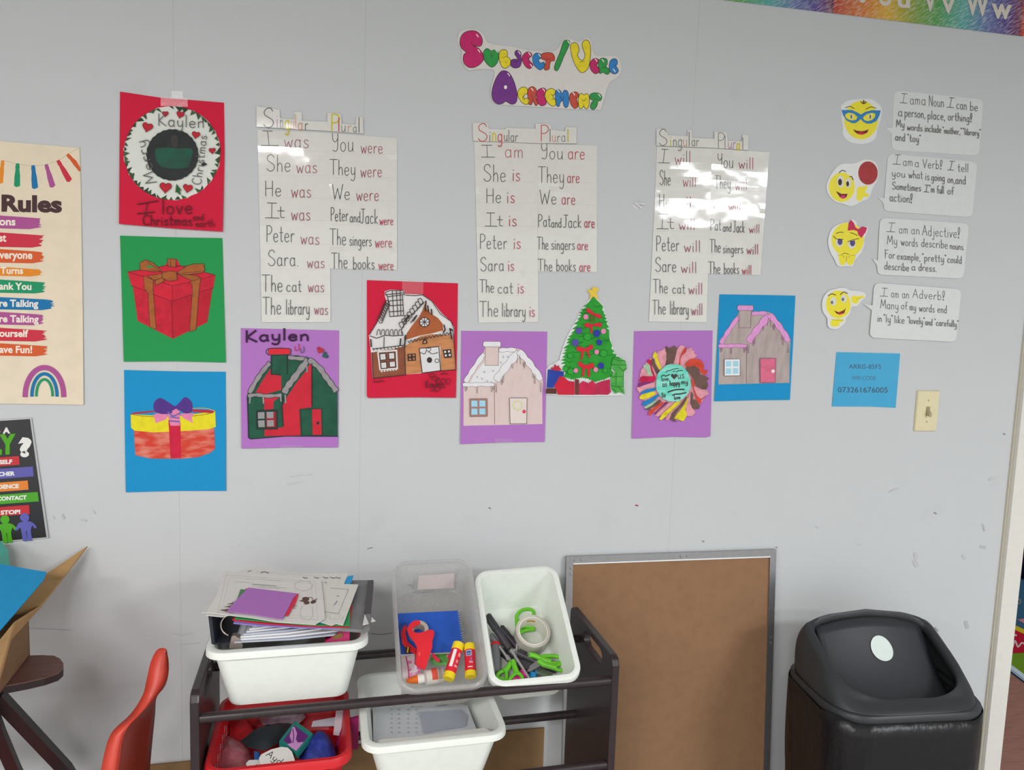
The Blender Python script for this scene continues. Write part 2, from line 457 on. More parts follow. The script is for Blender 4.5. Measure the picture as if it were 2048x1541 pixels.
# ================================================================== the room
def wall_material():
    m = bpy.data.materials.new('wall_paint'); m.use_nodes = True
    nt = m.node_tree; b = nt.nodes['Principled BSDF']; L = nt.links.new
    b.inputs['Roughness'].default_value = 0.55; b.inputs['Specular IOR Level'].default_value = 0.25
    tc = nt.nodes.new('ShaderNodeTexCoord'); sx = nt.nodes.new('ShaderNodeSeparateXYZ'); L(tc.outputs['Object'], sx.inputs[0])
    n = nt.nodes.new('ShaderNodeTexNoise'); n.inputs['Scale'].default_value = 3.0; n.inputs['Detail'].default_value = 6
    L(tc.outputs['Object'], n.inputs['Vector'])
    mx = nt.nodes.new('ShaderNodeMix'); mx.data_type = 'RGBA'
    mx.inputs[6].default_value = (0.572, 0.588, 0.594, 1); mx.inputs[7].default_value = (0.60, 0.613, 0.618, 1)
    L(n.outputs['Fac'], mx.inputs[0])
    # thin joints between the wall boards
    prev = None
    for xs in SEAMS:
        s_ = nt.nodes.new('ShaderNodeMath'); s_.operation = 'SUBTRACT'; s_.inputs[1].default_value = xs
        L(sx.outputs[0], s_.inputs[0])
        a_ = nt.nodes.new('ShaderNodeMath'); a_.operation = 'ABSOLUTE'; L(s_.outputs[0], a_.inputs[0])
        c_ = nt.nodes.new('ShaderNodeMath'); c_.operation = 'LESS_THAN'; c_.inputs[1].default_value = 0.0011; L(a_.outputs[0], c_.inputs[0])
        if prev is None: prev = c_
        else:
            p_ = nt.nodes.new('ShaderNodeMath'); p_.operation = 'MAXIMUM'; L(prev.outputs[0], p_.inputs[0]); L(c_.outputs[0], p_.inputs[1]); prev = p_
    f_ = nt.nodes.new('ShaderNodeMath'); f_.operation = 'MULTIPLY'; f_.inputs[1].default_value = 0.4; L(prev.outputs[0], f_.inputs[0])
    m2 = nt.nodes.new('ShaderNodeMix'); m2.data_type = 'RGBA'; m2.inputs[7].default_value = (0.45, 0.47, 0.46, 1)
    L(f_.outputs[0], m2.inputs[0]); L(mx.outputs[2], m2.inputs[6])
    # worn smudges low on the wall
    n3 = nt.nodes.new('ShaderNodeTexNoise'); n3.inputs['Scale'].default_value = 9; n3.inputs['Detail'].default_value = 5
    L(tc.outputs['Object'], n3.inputs['Vector'])
    r3 = nt.nodes.new('ShaderNodeMapRange'); r3.inputs[1].default_value = 0.62; r3.inputs[2].default_value = 0.8; r3.inputs[4].default_value = 0.35
    L(n3.outputs['Fac'], r3.inputs[0])
    m3 = nt.nodes.new('ShaderNodeMix'); m3.data_type = 'RGBA'; m3.inputs[7].default_value = (0.49, 0.505, 0.51, 1)
    L(r3.outputs[0], m3.inputs[0]); L(m2.outputs[2], m3.inputs[6]); L(m3.outputs[2], b.inputs['Base Color'])
    n4 = nt.nodes.new('ShaderNodeTexNoise'); n4.inputs['Scale'].default_value = 350
    L(tc.outputs['Object'], n4.inputs['Vector'])
    bp = nt.nodes.new('ShaderNodeBump'); bp.inputs['Strength'].default_value = 0.05; bp.inputs['Distance'].default_value = 0.002
    L(n4.outputs['Fac'], bp.inputs['Height']); L(bp.outputs[0], b.inputs['Normal'])
    return m
SEAMS = [atY(347, 100, 0).x, atY(730, 100, 0).x, atY(1343, 990, 0).x, -1.35]
WALLM = wall_material()
def struct(o): o['kind'] = 'structure'; return o
DOOR_L, DOOR_R, DOOR_H = 1.905, 2.80, 2.05
WX0, WX1, ZC = -4.4, 5.0, CEIL
pts = [(WX0, 0), (DOOR_L, 0), (DOOR_L, DOOR_H), (DOOR_R, DOOR_H), (DOOR_R, 0), (WX1, 0), (WX1, ZC), (WX0, ZC)]
wb = struct(MB().prism([(x, 0, z) for x, z in pts], (0, 0.12, 0), WALLM).build('wall_back', origin=(0, 0, 0)))
# scuffs, pencil marks and pin holes on the paint
WP = wall_plane(0.0002)
sc = Art(WP)
GREY1 = M((176, 176, 177), 0.7, 0.2); GREY2 = M((138, 136, 136), 0.7, 0.2); GREY3 = M((186, 186, 188), 0.7, 0.2)
for p, wd, mm in [([(742, 1268), (760, 1270), (784, 1267)], 1.6, GREY2), ([(735, 1098), (745, 1096)], 2, GREY2), ([(346, 1267), (364, 1272), (384, 1266)], 1.5, GREY1),
                  ([(360, 1290), (400, 1287)], 1.5, GREY1), ([(580, 955), (600, 951), (624, 950)], 3, GREY3), ([(575, 969), (590, 967), (606, 964)], 3, GREY3),
                  ([(978, 1016), (981, 1018)], 3, GREY2), ([(1271, 1011), (1276, 1012)], 2.4, M((150, 40, 60), 0.7)), ([(1405, 1083), (1408, 1084)], 3, GREY2),
                  ([(1460, 1022), (1475, 1028)], 1.2, GREY3), ([(1868, 1026), (1873, 1028)], 2.5, GREY2), ([(1870, 1256), (1876, 1263)], 2.5, GREY2), ([(2007, 868), (2010, 869)], 3, GREY2),
                  ([(1980, 960), (1990, 957)], 5, GREY3), ([(1966, 1050), (1969, 1062)], 4, GREY1), ([(1962, 1094), (1970, 1096)], 5, GREY1), ([(1926, 1112), (1930, 1118)], 5, GREY3), ([(1831, 1108), (1832, 1116)], 7, GREY3),
                  ([(1830, 1124), (1834, 1132)], 9, GREY3), ([(1932, 1245), (1935, 1256)], 7, GREY1), ([(1716, 1090), (1722, 1091)], 3, GREY3), ([(1552, 1096), (1554, 1096)], 2.5, GREY2), ([(106, 1034), (108, 1038)], 3, GREY3), ([(125, 1030), (128, 1038)], 4, GREY1), ([(160, 1040), (172, 1042)], 4, GREY3), ([(186, 1022), (190, 1028)], 3, GREY3), ([(1780, 984), (1795, 978)], 3, GREY3), ([(1632, 1053), (1636, 1057)], 2, GREY3), ([(60, 1258), (140, 1262)], 1.4, GREY3)]:
    sc.stroke(p, wd, mm)
so = sc.part('stain', wb); so['kind'] = 'stuff'

WOOD = M((150, 105, 92), 0.45, 0.4, scr=0.22, scale=14, stretch=(1.2, 9, 1), bump=0.05, bscale=60)
struct(MB().box((0.3, -3.72, -0.05), (9.4, 7.56, 0.1), M((158, 154, 148), 0.5, 0.4, scr=0.08, scale=9)).build('floor'))
struct(MB().box((0.3, 2.03, -0.05), (9.4, 3.94, 0.1), WOOD).build('floor'))
struct(MB().box((0.3, -1.75, CEIL + 0.05), (9.4, 11.5, 0.1), M((176, 176, 172), 0.9, 0.1)).build('ceiling'))
PLAIN = M((188, 190, 192), 0.7, 0.2)
struct(MB().box((WX0 - 0.05, -1.75, CEIL / 2), (0.1, 11.5, CEIL), PLAIN).build('wall_left'))
struct(MB().box((WX1 + 0.05, -1.75, CEIL / 2), (0.1, 11.5, CEIL), PLAIN).build('wall_right'))
struct(MB().box((0.3, 4.05, CEIL / 2), (9.4, 0.1, CEIL), PLAIN).build('wall_far'))
# door casing and the reveal behind it
TRIM = M((214, 211, 203), 0.5, 0.35)
tr = MB()
tr.box((1.878, -0.009, 1.03), (0.056, 0.018, 2.06), TRIM)
tr.box((2.36, -0.009, 2.085), (1.02, 0.018, 0.06), TRIM)
tr.box((2.83, -0.009, 1.03), (0.06, 0.018, 2.06), TRIM)
struct(tr.build('trim_1'))
jm = MB()
jm.box((1.9095, 0.06, 1.02), (0.009, 0.124, 2.04), TRIM); jm.box((2.7955, 0.06, 1.02), (0.009, 0.124, 2.04), TRIM); jm.box((2.3525, 0.06, 2.0455), (0.88, 0.124, 0.009), TRIM)
struct(jm.build('trim_2'))
struct(MB().box((1.848, -0.003, 1.03), (0.006, 0.006, 2.06), M((196, 190, 172), 0.6)).build('trim_3'))

# ------------------------------------------------------------------ things seen through the doorway
FL = Plane((0, 0, 0.002), (0, 0, 1))
rug = thing('play_rug', 'colourful play rug with yellow, red and green bands on the wooden floor beyond the doorway', 'rug', (3.3, 1.6, 0))
def flz(x, y): p = atZ(x, y, 0.008); return p
E0, E1 = flz(2008, 1331), flz(2048, 1361)
ed = (E1 - E0).normalized(); ev_ = Vector((-ed.y, ed.x, 0)); ev_ = ev_ if ev_.x > 0 else -ev_
def rg(u, v, z=0.0085): q = E0 + ed * u + ev_ * v; return Vector((q.x, q.y, z))
def band(mb, v0, v1, m, z=0.0085, u0=-1.35, u1=0.5): mb.add([rg(u0, v0, z), rg(u1, v0, z), rg(u1, v1, z), rg(u0, v1, z)], [(0, 1, 2, 3)], m)
MB().prism([rg(-1.38, -0.005, 0.0005), rg(0.53, -0.005, 0.0005), rg(0.53, 1.75, 0.0005), rg(-1.38, 1.75, 0.0005)], (0, 0, 0.007), M((60, 100, 130), 0.95, 0.05)).build('pile', rug)
b_ = MB(); band(b_, -0.005, 0.035, M((196, 212, 226), 0.7)); band(b_, 0.0, 0.006, M((120, 150, 190), 0.8), 0.0092); b_.build('edge_binding', rug, fix=False)
b_ = MB(); band(b_, 0.035, 0.20, M((112, 152, 44), 0.95, 0.05)); b_.build('green_band', rug, fix=False)

# ================================================================== things on the wall
def wthing(name, label, cat, px, py, group=None):
    p = atY(px, py, 0); return thing(name, label, cat, (p.x, -0.001, p.z), group)
TAPE = film_mat('clear_tape', 0.3, 0.10, 0.04, 30)

# ------------------------------------------------------------------ rules poster (cut by the left edge of the photo)
def rules_poster():
    t = wthing('rules_poster', 'cream fabric poster of classroom rules with tassel garland and small rainbow', 'poster', 0, 550)
    a = Art(wall_plane(0.001, 0.004, 2.0), (0, 250, 2.704))
    CR = M((222, 208, 184), 0.9, 0.1, scr=0.05, scale=25)
    a.poly([(-520, 45), (0, 88), (430, 124), (436, 300), (446, 900), (452, 1515), (0, 1508), (-500, 1500)], CR, thick=0.0008)
    a.part('cloth_sheet', t)
    BR = M((74, 52, 54), 0.8)
    cols = {'p': M((166, 82, 140), 0.8), 'r': M((196, 52, 70), 0.8), 'o': M((206, 90, 48), 0.8), 'y': M((220, 134, 42), 0.8), 'g': M((34, 142, 98), 0.8), 'b': M((28, 112, 164), 0.8)}
    a.stroke([(-200, 240), (0, 196), (90, 212), (180, 220), (245, 215), (310, 194), (365, 160), (430, 122)], 3, M((196, 180, 150), 0.9), smooth=True); a.part('garland_string', t)
    for c, x0, y0, x1, y1, wd in (('y', 15, 196, 2, 312, 28), ('g', 95, 212, 93, 330, 32), ('b', 179, 222, 190, 340, 32), ('p', 250, 217, 285, 332, 30), ('r', 314, 195, 376, 300, 30), ('o', 366, 162, 440, 242, 28)):
        d = Vector((x1 - x0, y1 - y0)); L = d.length; d = d / L; n = Vector((-d.y, d.x)); b = Vector((x0, y0))
        q = [b + n * wd * .28 - d * 4, b + n * wd * .38 + d * L * .15, b + n * wd * .32 + d * L * .22, b + n * wd * .5 + d * L * .6, b + n * wd * .55 + d * L, b + n * wd * .1 + d * L * 1.06, b - n * wd * .5 + d * L, b - n * wd * .45 + d * L * .5, b - n * wd * .32 + d * L * .22, b - n * wd * .38 + d * L * .15, b - n * wd * .28 - d * 4]
        if c == 'o': q = [Vector((min(v.x, 434), v.y)) for v in q]
        a.poly(q, cols[c]); a.part('tassel', t)
    a.print('Rules', 8, 464, 335, 82, BR, 0.045, 0.02)
    a.part('title_lettering', t)
    rows = [('p', 490, 560, 228, 'ons', 84, 542, 40), ('r', 582, 660, 240, 'st', 34, 630, 40), ('o', 672, 745, 243, 'veryone', 175, 722, 40), ('y', 768, 816, 232, 'Turns', 125, 804, 34), ('g', 837, 908, 255, 'ank You', 170, 890, 36), ('b', 932, 998, 297, 're Talking', 207, 982, 36), ('p', 1012, 1080, 248, 're Talking', 209, 1066, 36), ('r', 1098, 1168, 258, 'ourself', 153, 1145, 36), ('o', 1182, 1248, 260, 'ave Fun!', 174, 1232, 36)]
    LW = M((232, 222, 208), 0.8)
    for c, y0, y1, xr, s_, xe, bs, cap in rows:
        q = [(-430, y0 - 22), (0, y0), (xr - 60, y0 + 12)]
        for k in range(5): q += [(xr - random.uniform(0, 22), y0 + 14 + (y1 - y0 - 14) * (k + .2) / 5), (xr - random.uniform(10, 34), y0 + 14 + (y1 - y0 - 14) * (k + .7) / 5)]
        q += [(xr - 70, y1 + 4), (0, y1), (-430, y1 - 10)]
        a.poly(q, cols[c]); a.part('brush_stroke', t)
        a.print(s_, -4 if s_[0] not in 'T' else 2, bs, xe, cap, LW, 0.03, 0.012); a.part('lettering', t)
    for rx, ry, wd, c in ((104, 152, 28, 'p'), (68, 118, 18, 'b'), (44, 88, 14, 'g')):
        q = [(240 + rx * math.cos(R(180 + 180 * i / 24)), 1465 + ry * math.sin(R(180 + 180 * i / 24))) for i in range(25)]
        a.stroke(q, wd, cols[c])
    a.part('rainbow', t)
rules_poster()

# ------------------------------------------------------------------ black anti-bullying poster
def black_poster():
    t = wthing('laminated_poster', 'black laminated poster with coloured bars and paper-doll figures above the cardboard box', 'poster', 0, 960)
    a = Art(wall_plane(0.001, 0.006, 1.5), (0, 820, 5.315))
    a.poly([(-1060, 170), (335, 84), (517, 1365), (-880, 1490)], M((176, 176, 176), 0.3, 0.5), thick=0.0006); a.part('clear_border', t)
    a.poly([(-1045, 186), (318, 98), (494, 1356), (-870, 1475)], M((40, 38, 40), 0.35, 0.5)); a.part('sheet', t)
    a.stroke([(-1045, 182), (322, 96)], 3, M((200, 200, 200), 0.4)); a.stroke([(499, 1360), (-868, 1480)], 3, M((190, 190, 190), 0.4)); a.part('edge_line', t)
    W_ = M((222, 220, 214), 0.5); G_ = M((78, 158, 28), 0.5)
    a.print('A', 28, 252, 108, 56, W_, 0.06, -0.06); a.poly([(-22, 200), (4, 232), (-4, 244), (-30, 240)], W_)
    a.print('L', -60, 466, 20, 178, G_, 0.07, -0.05); a.print('Y', -5, 462, 166, 180, G_, 0.07, -0.05)
    a.print('?', 192, 488, 336, 172, W_, 0.07, -0.03); a.part('title_lettering', t)
    for c, y0, y1, xr, s_, xs, xe, bs in (((190, 38, 44), 508, 600, 205, 'SELF', -8, 130, 578), ((88, 84, 160), 630, 735, 355, 'CHER', -14, 158, 706), ((218, 124, 34), 775, 872, 300, 'DENCE', -20, 200, 842), ((70, 156, 26), 905, 1005, 408, 'CONTACT', -30, 284, 968), ((190, 38, 44), 1036, 1132, 314, 'STOP!', 6, 216, 1115)):
        k = -0.075
        a.poly([(-700, y0 - k * 700), (xr - 6, y0 + k * xr), (xr + 4, y1 + k * xr), (-690, y1 - k * 690)], M(c, 0.4, 0.5)); a.part('colour_bar', t)
        a.print(s_, xs, bs, xe, 40, W_, 0.05, -0.05); a.part('lettering', t)
    for cx, cy, c in ((52, 1168, (76, 160, 24)), (262, 1146, (92, 90, 172))):
        m = M(c, 0.4, 0.5)
        a.poly(ell(cx, cy, 49, 46), m)
        a.poly([(cx - 50, cy + 52), (cx + 52, cy + 40), (cx + 105, cy + 70), (cx + 128, cy + 108), (cx + 100, cy + 112), (cx + 84, cy + 84), (cx + 66, cy + 140), (cx + 78, cy + 238), (cx + 34, cy + 240), (cx + 22, cy + 150), (cx + 14, cy + 150), (cx + 26, cy + 242), (cx - 18, cy + 246), (cx - 34, cy + 150), (cx - 50, cy + 110), (cx - 78, cy + 138), (cx - 100, cy + 130), (cx - 80, cy + 88)], m, smooth=True, n=3)
        a.part('paper_doll_figure', t)
black_poster()

# ------------------------------------------------------------------ alphabet banner at the top right
def banner_mat():
    m = bpy.data.materials.new('rainbow_print'); m.use_nodes = True; nt = m.node_tree; b = nt.nodes['Principled BSDF']; L = nt.links.new
    tc = nt.nodes.new('ShaderNodeTexCoord'); sx = nt.nodes.new('ShaderNodeSeparateXYZ'); L(tc.outputs['Object'], sx.inputs[0])
    p0 = atY(1665, 40, 0).x; p1 = atY(2040, 60, 0).x
    mr = nt.nodes.new('ShaderNodeMapRange'); mr.clamp = False; mr.inputs[1].default_value = p0; mr.inputs[2].default_value = p1
    L(sx.outputs[0], mr.inputs[0])
    fr = nt.nodes.new('ShaderNodeMath'); fr.operation = 'FRACT'; L(mr.outputs[0], fr.inputs[0])
    cr = nt.nodes.new('ShaderNodeValToRGB'); L(fr.outputs[0], cr.inputs[0]); e = cr.color_ramp.elements
    stops = [(0.0, (176, 62, 46)), (0.16, (204, 120, 44)), (0.28, (205, 162, 36)), (0.42, (120, 150, 50)), (0.54, (72, 150, 74)), (0.68, (80, 158, 154)), (0.8, (92, 112, 160)), (0.92, (84, 62, 132)), (1.0, (120, 50, 70))]
    while len(e) < len(stops): e.new(0.5)
    for q, (p, c) in zip(e, stops): q.position = p; q.color = tuple(lin(v) * 1.12 for v in c) + (1,)
    mp = nt.nodes.new('ShaderNodeMapping'); mp.inputs['Rotation'].default_value = (0, R(32), 0)
    L(tc.outputs['Object'], mp.inputs[0])
    mp2 = nt.nodes.new('ShaderNodeMapping'); mp2.inputs['Scale'].default_value = (55, 55, 300); L(mp.outputs[0], mp2.inputs[0])
    n = nt.nodes.new('ShaderNodeTexNoise'); n.inputs['Scale'].default_value = 1.0; n.inputs['Detail'].default_value = 1; L(mp2.outputs[0], n.inputs['Vector'])
    r = nt.nodes.new('ShaderNodeMapRange'); r.inputs[1].default_value = 0.45; r.inputs[2].default_value = 0.72; r.inputs[4].default_value = 0.42; L(n.outputs['Fac'], r.inputs[0])
    mx = nt.nodes.new('ShaderNodeMix'); mx.data_type = 'RGBA'; mx.inputs[7].default_value = (0.75, 0.72, 0.7, 1); L(r.outputs[0], mx.inputs[0]); L(cr.outputs[0], mx.inputs[6]); L(mx.outputs[2], b.inputs['Base Color'])
    b.inputs['Roughness'].default_value = 0.6
    return m
def banner():
    t = thing('alphabet_banner', 'rainbow-coloured paper banner with white alphabet letters high on the wall', 'banner', (1.4, 0, 2.3))
    z0 = (atY(1660, 29, 0).z + atY(2040, 70, 0).z) / 2; bm = banner_mat()
    xj = atY(1662, 30, 0).x; xr = atY(2046, 70, 0).x; wd = xr - xj
    for i, (x0, x1, dy) in enumerate(((xj - wd, xj + 0.004, 0.001), (xj, xr, 0.002))):
        mb = MB(); mb.prism([(x0, -dy, z0), (x1, -dy, z0), (x1, -dy, z0 + 0.2), (x0, -dy, z0 + 0.2)], (0, -0.0006, 0), bm); mb.build('banner_strip', t, origin=(0, 0, 0))
    # origin of the strips is the room origin so their print runs along the wall
    a = Art(wall_plane(0.0034), (1640, 0, 5.02))
    LW = M((206, 198, 188), 0.6)
    k = 0.115
    for s_, x0, x1, bs, cap in (('t', 378, 452, 16, 130), ('U', 588, 718, 44, 190), ('u', 776, 905, 66, 130), ('V', 1040, 1172, 97, 200), ('v', 1222, 1352, 116, 140), ('W', 1462, 1700, 138, 215), ('w', 1722, 1925, 172, 150)):
        a.print(s_, x0, bs, x1, cap * (1.0 if s_.isupper() else 1.32), LW, 0.03, k * 0.7)
        a.part('letter', t)
banner()

# ------------------------------------------------------------------ bubble-letter title sign
def title_sign():
    t = wthing('title_sign', 'cut-out sign of coloured bubble letters reading subject/verb agreement', 'sign', 1080, 140)
    a = Art(wall_plane(0.001, 0.006, 2.2), (900, 40, 5.689))
    a.poly([(90, 190), (115, 130), (200, 104), (310, 112), (390, 180), (430, 255), (550, 285), (700, 300), (870, 340), (1000, 355), (1180, 355), (1240, 300), (1290, 222), (1350, 210), (1440, 245), (1500, 238), (1545, 205), (1600, 232), (1640, 390), (1750, 410), (1890, 412), (1945, 500), (1940, 610), (1880, 670), (1812, 720), (1775, 820), (1745, 930), (1715, 1018), (1660, 1024), (1400, 1016), (1000, 992), (600, 966), (500, 940), (462, 850), (470, 750), (508, 590), (430, 560), (300, 562), (220, 574), (160, 520), (128, 440), (138, 360), (92, 270)], M((212, 208, 202), 0.3, 0.4), smooth=True, n=3, thick=0.0006)
    a.part('backing_card', t)
    C = {'k': (192, 30, 100), 'g': (42, 148, 68), 'y': (226, 206, 34), 'p': (112, 46, 130), 'b': (42, 124, 190), 'r': (196, 74, 56)}
    DK = M((66, 44, 40), 0.6); GL_ = M((235, 232, 228), 0.4)
    LT = [('k', [(245, 120), (310, 135), (355, 185), (370, 245), (350, 295), (300, 300), (268, 290), (300, 312), (325, 322), (370, 380), (385, 440), (345, 500), (280, 538), (215, 540), (165, 500), (148, 440), (160, 388), (182, 370), (130, 320), (112, 260), (125, 190), (170, 140)], [[(240, 252), (258, 284), (300, 304)]], [(312, 178), (330, 352)]),
          ('g', [(430, 325), (470, 352), (510, 338), (545, 360), (555, 420), (535, 490), (480, 538), (420, 500), (380, 430), (380, 370), (400, 335)], [[(468, 385), (470, 440)]], [(530, 352)]),
          ('y', [(600, 338), (640, 345), (655, 385), (650, 412), (685, 450), (685, 510), (630, 550), (590, 530), (565, 470), (557, 400), (570, 355)], [[(614, 382), (622, 388)], [(632, 480), (642, 486)], [(600, 430), (650, 412)]], []),
          ('p', [(770, 345), (805, 370), (808, 430), (815, 470), (795, 530), (745, 548), (700, 530), (687, 490), (700, 455), (745, 445), (768, 452), (760, 425), (738, 390), (745, 355)], [[(720, 480), (770, 470), (790, 440)]], [(788, 372)]),
          ('k', [(885, 362), (925, 380), (930, 410), (900, 435), (910, 470), (940, 500), (940, 530), (905, 555), (860, 530), (825, 470), (820, 420), (850, 380)], [[(868, 420), (900, 436)], [(880, 470), (908, 468)]], [(905, 385), (925, 520)]),
          ('b', [(990, 375), (1030, 390), (1035, 430), (1008, 455), (1030, 490), (1070, 480), (1075, 530), (1030, 568), (985, 545), (950, 500), (940, 430), (960, 390)], [], [(1020, 402)]),
          ('r', [(1110, 370), (1165, 380), (1190, 420), (1185, 465), (1150, 470), (1135, 510), (1130, 555), (1090, 572), (1070, 550), (1085, 500), (1090, 465), (1040, 440), (1035, 400), (1060, 378)], [[(1088, 440), (1135, 450)]], []),
          ('g', [(1330, 228), (1362, 245), (1350, 300), (1290, 430), (1235, 560), (1205, 578), (1187, 550), (1200, 490), (1250, 370), (1290, 250)], [], [(1350, 250)]),
          ('y', [(1410, 258), (1450, 275), (1470, 340), (1452, 390), (1470, 440), (1505, 458), (1532, 430), (1532, 380), (1510, 320), (1505, 265), (1540, 228), (1580, 245), (1600, 320), (1595, 440), (1570, 550), (1510, 600), (1460, 570), (1410, 480), (1380, 380), (1372, 290)], [[(1475, 480), (1530, 470)]], []),
          ('k', [(1655, 435), (1690, 455), (1685, 490), (1668, 520), (1700, 550), (1700, 590), (1650, 612), (1605, 570), (1590, 510), (1610, 460)], [[(1648, 500), (1672, 520)]], [(1662, 456)]),
          ('g', [(1740, 433), (1785, 450), (1790, 500), (1775, 530), (1810, 560), (1812, 605), (1780, 618), (1742, 597), (1705, 610), (1690, 560), (1688, 490), (1700, 450)], [[(1735, 545), (1775, 532)]], [(1740, 462)]),
          ('b', [(1870, 440), (1900, 455), (1905, 495), (1890, 525), (1912, 560), (1910, 595), (1870, 615), (1825, 590), (1810, 540), (1818, 480), (1840, 450)], [[(1868, 510), (1892, 525)]], [(1868, 574)]),
          ('p', [(615, 577), (670, 600), (720, 680), (755, 790), (765, 880), (750, 940), (700, 960), (635, 928), (600, 950), (545, 957), (495, 920), (475, 850), (485, 770), (520, 670), (570, 595)], [], [(668, 622), (632, 765)]),
          ('y', [(835, 762), (875, 780), (880, 830), (850, 850), (838, 875), (855, 895), (890, 890), (905, 930), (870, 962), (820, 940), (780, 880), (770, 830), (790, 785)], [[(842, 858), (826, 885), (850, 910)]], []),
          ('r', [(935, 758), (975, 780), (985, 830), (975, 880), (1000, 950), (975, 975), (945, 930), (925, 965), (895, 955), (890, 900), (880, 830), (895, 780)], [[(930, 860), (945, 925)]], [(935, 790)]),
          ('k', [(1050, 773), (1090, 790), (1085, 830), (1070, 870), (1095, 920), (1090, 960), (1040, 978), (1000, 940), (985, 870), (990, 810)], [[(1050, 840), (1075, 870)]], [(1068, 796)]),
          ('y', [(1155, 780), (1195, 800), (1195, 840), (1170, 870), (1200, 910), (1205, 960), (1170, 982), (1120, 950), (1085, 890), (1085, 830), (1110, 795)], [[(1145, 850), (1180, 858)], [(1150, 905), (1190, 900)]], []),
          ('b', [(1230, 790), (1260, 810), (1276, 838), (1300, 800), (1335, 810), (1350, 860), (1350, 950), (1330, 995), (1300, 985), (1280, 920), (1255, 940), (1240, 985), (1210, 970), (1200, 900), (1200, 820)], [[(1256, 870), (1280, 910), (1298, 868)]], [(1234, 808)]),
          ('r', [(1420, 817), (1460, 835), (1460, 870), (1442, 900), (1455, 950), (1455, 985), (1420, 1008), (1380, 970), (1360, 900), (1370, 840)], [[(1410, 880), (1445, 890)]], [(1408, 838)]),
          ('y', [(1490, 835), (1525, 852), (1555, 837), (1582, 870), (1585, 940), (1570, 1000), (1545, 1012), (1520, 985), (1490, 1012), (1465, 985), (1460, 910), (1468, 860)], [[(1500, 900), (1522, 925), (1548, 895)], [(1520, 960), (1522, 985)]], []),
          ('g', [(1650, 828), (1700, 838), (1728, 875), (1715, 915), (1685, 925), (1675, 970), (1650, 1010), (1620, 1020), (1595, 990), (1610, 940), (1630, 920), (1590, 895), (1592, 855), (1615, 835)], [[(1640, 900), (1680, 905)]], [(1700, 858)])]
    for i, (c, pts, lines, glints) in enumerate(LT):
        a.l = 0.0003 + 0.00003 * (i % 2)
        a.poly(pts, M(C[c], 0.5, 0.4, scr=0.12, scale=90), smooth=True)
        a.stroke(pts, 6, DK, smooth=True, closed=True)
        for l in lines: a.stroke(l, 5, DK, smooth=len(l) > 2)
        for g in glints:
            if c == 'p' and g[1] == 765: a.poly(ell(g[0], g[1], 17, 22), GL_)
            else: a.stroke([(g[0] - 12, g[1] - 14), (g[0] + 2, g[1]), (g[0] + 10, g[1] + 16)], 10, GL_)
        a.part('bubble_letter', t)
title_sign()

# ------------------------------------------------------------------ the three laminated sentence charts
LAM = film_mat('laminate', 0.07, 0.055, 0.07, 9)
def line_marks(a, x0, x1, rows, m, k=0.012):
    for y in rows: a.stroke([(x0, y), (x1, y + k * (x1 - x0))], 1.1, m)
def serif_I(a, top, bot, m, w=4.5):
    (x0, y0), (x1, y1) = top; (x2, y2), (x3, y3) = bot
    a.stroke([(x0, y0), (x1, y1)], w, m); a.stroke([(x2, y2), (x3, y3)], w, m)
    a.stroke([((x0 + x1) / 2, (y0 + y1) / 2), ((x2 + x3) / 2 - 4, (y2 + y3) / 2)], w * .8, m)
def chart(label, z, ctr, heads, sheets, left, right, htxt, ruled, film=None, tilt=0.004):
    t = wthing('sentence_chart', label, 'chart', *ctr, group=None)
    P_ = M((214, 212, 205), 0.45, 0.4); RULE = M((190, 189, 184), 0.7); SEAM = M((150, 148, 146), 0.6)
    for k, (pts, words) in enumerate(zip(sheets, (left, right))):
        a = Art(wall_plane(0.001 + 0.0003 * k, tilt, 1.85), z)
        a.poly(pts, P_, thick=0.0006); o = a.part('word_sheet', t)
        xs = [p[0] for p in pts]
        line_marks(a, min(xs) + 14, max(xs) - 12, ruled[k], RULE, 0.01); a.part('ruled_line', o)
        for wd in words:
            if wd[0] == '#': serif_I(a, wd[1], wd[2], INK)
            else:
                txt, x0, bs, x1, cap = wd[:5]; ink = wd[5] if len(wd) > 5 else INK
                a.text(txt, x0, bs, x1, cap, ink, wd[6] if len(wd) > 6 else 4.4, 0.01)
        a.part('lettering', o)
        a.film([pts[0], pts[1], pts[2], pts[3]], LAM, film[k] if film else None, 0.0009)
        a.part('laminate', o)
    for k, (pts, z2) in enumerate(heads):
        a = Art(wall_plane(0.003 + 0.0002 * k, tilt, 1.9), z2)
        a.poly(pts, P_, thick=0.0006)
        a.stroke([pts[-1], pts[-2]], 5 if z2[2] > 5 else 3, SEAM); o = a.part('heading_card', t)
        for wd in htxt[k]: a.text(*wd)
        a.part('lettering', o)
        a.poly(pts, LAM, lift=0.0006); a.part('laminate', o)
    return t
def fold(cy, hw, amp, cx=None, cw=1.0, skew=0.0):
    """a soft cross fold in a film: cy/hw in sheet fractions"""
    def f(u, v):
        c = cy + skew * (u - 0.5); q = (v - c) / hw
        if abs(q) > 1: return 0.0
        e = 1.0 if cx is None else math.exp(-((u - cx) / cw) ** 2 * 2)
        return amp * e * (0.5 + 0.5 * math.cos(math.pi * q))
    return f
def addf(*fs): return lambda u, v: sum(f(u, v) for f in fs)
MR = MAROON; MR2 = MAROON2; OR_ = M((206, 140, 110), 0.7); RED_ = M((190, 70, 76), 0.7); GR_ = M((120, 118, 118), 0.7); PK_ = M((170, 120, 150), 0.7)
Z1 = (500, 200, 3.35)
X = 50.0 / 52
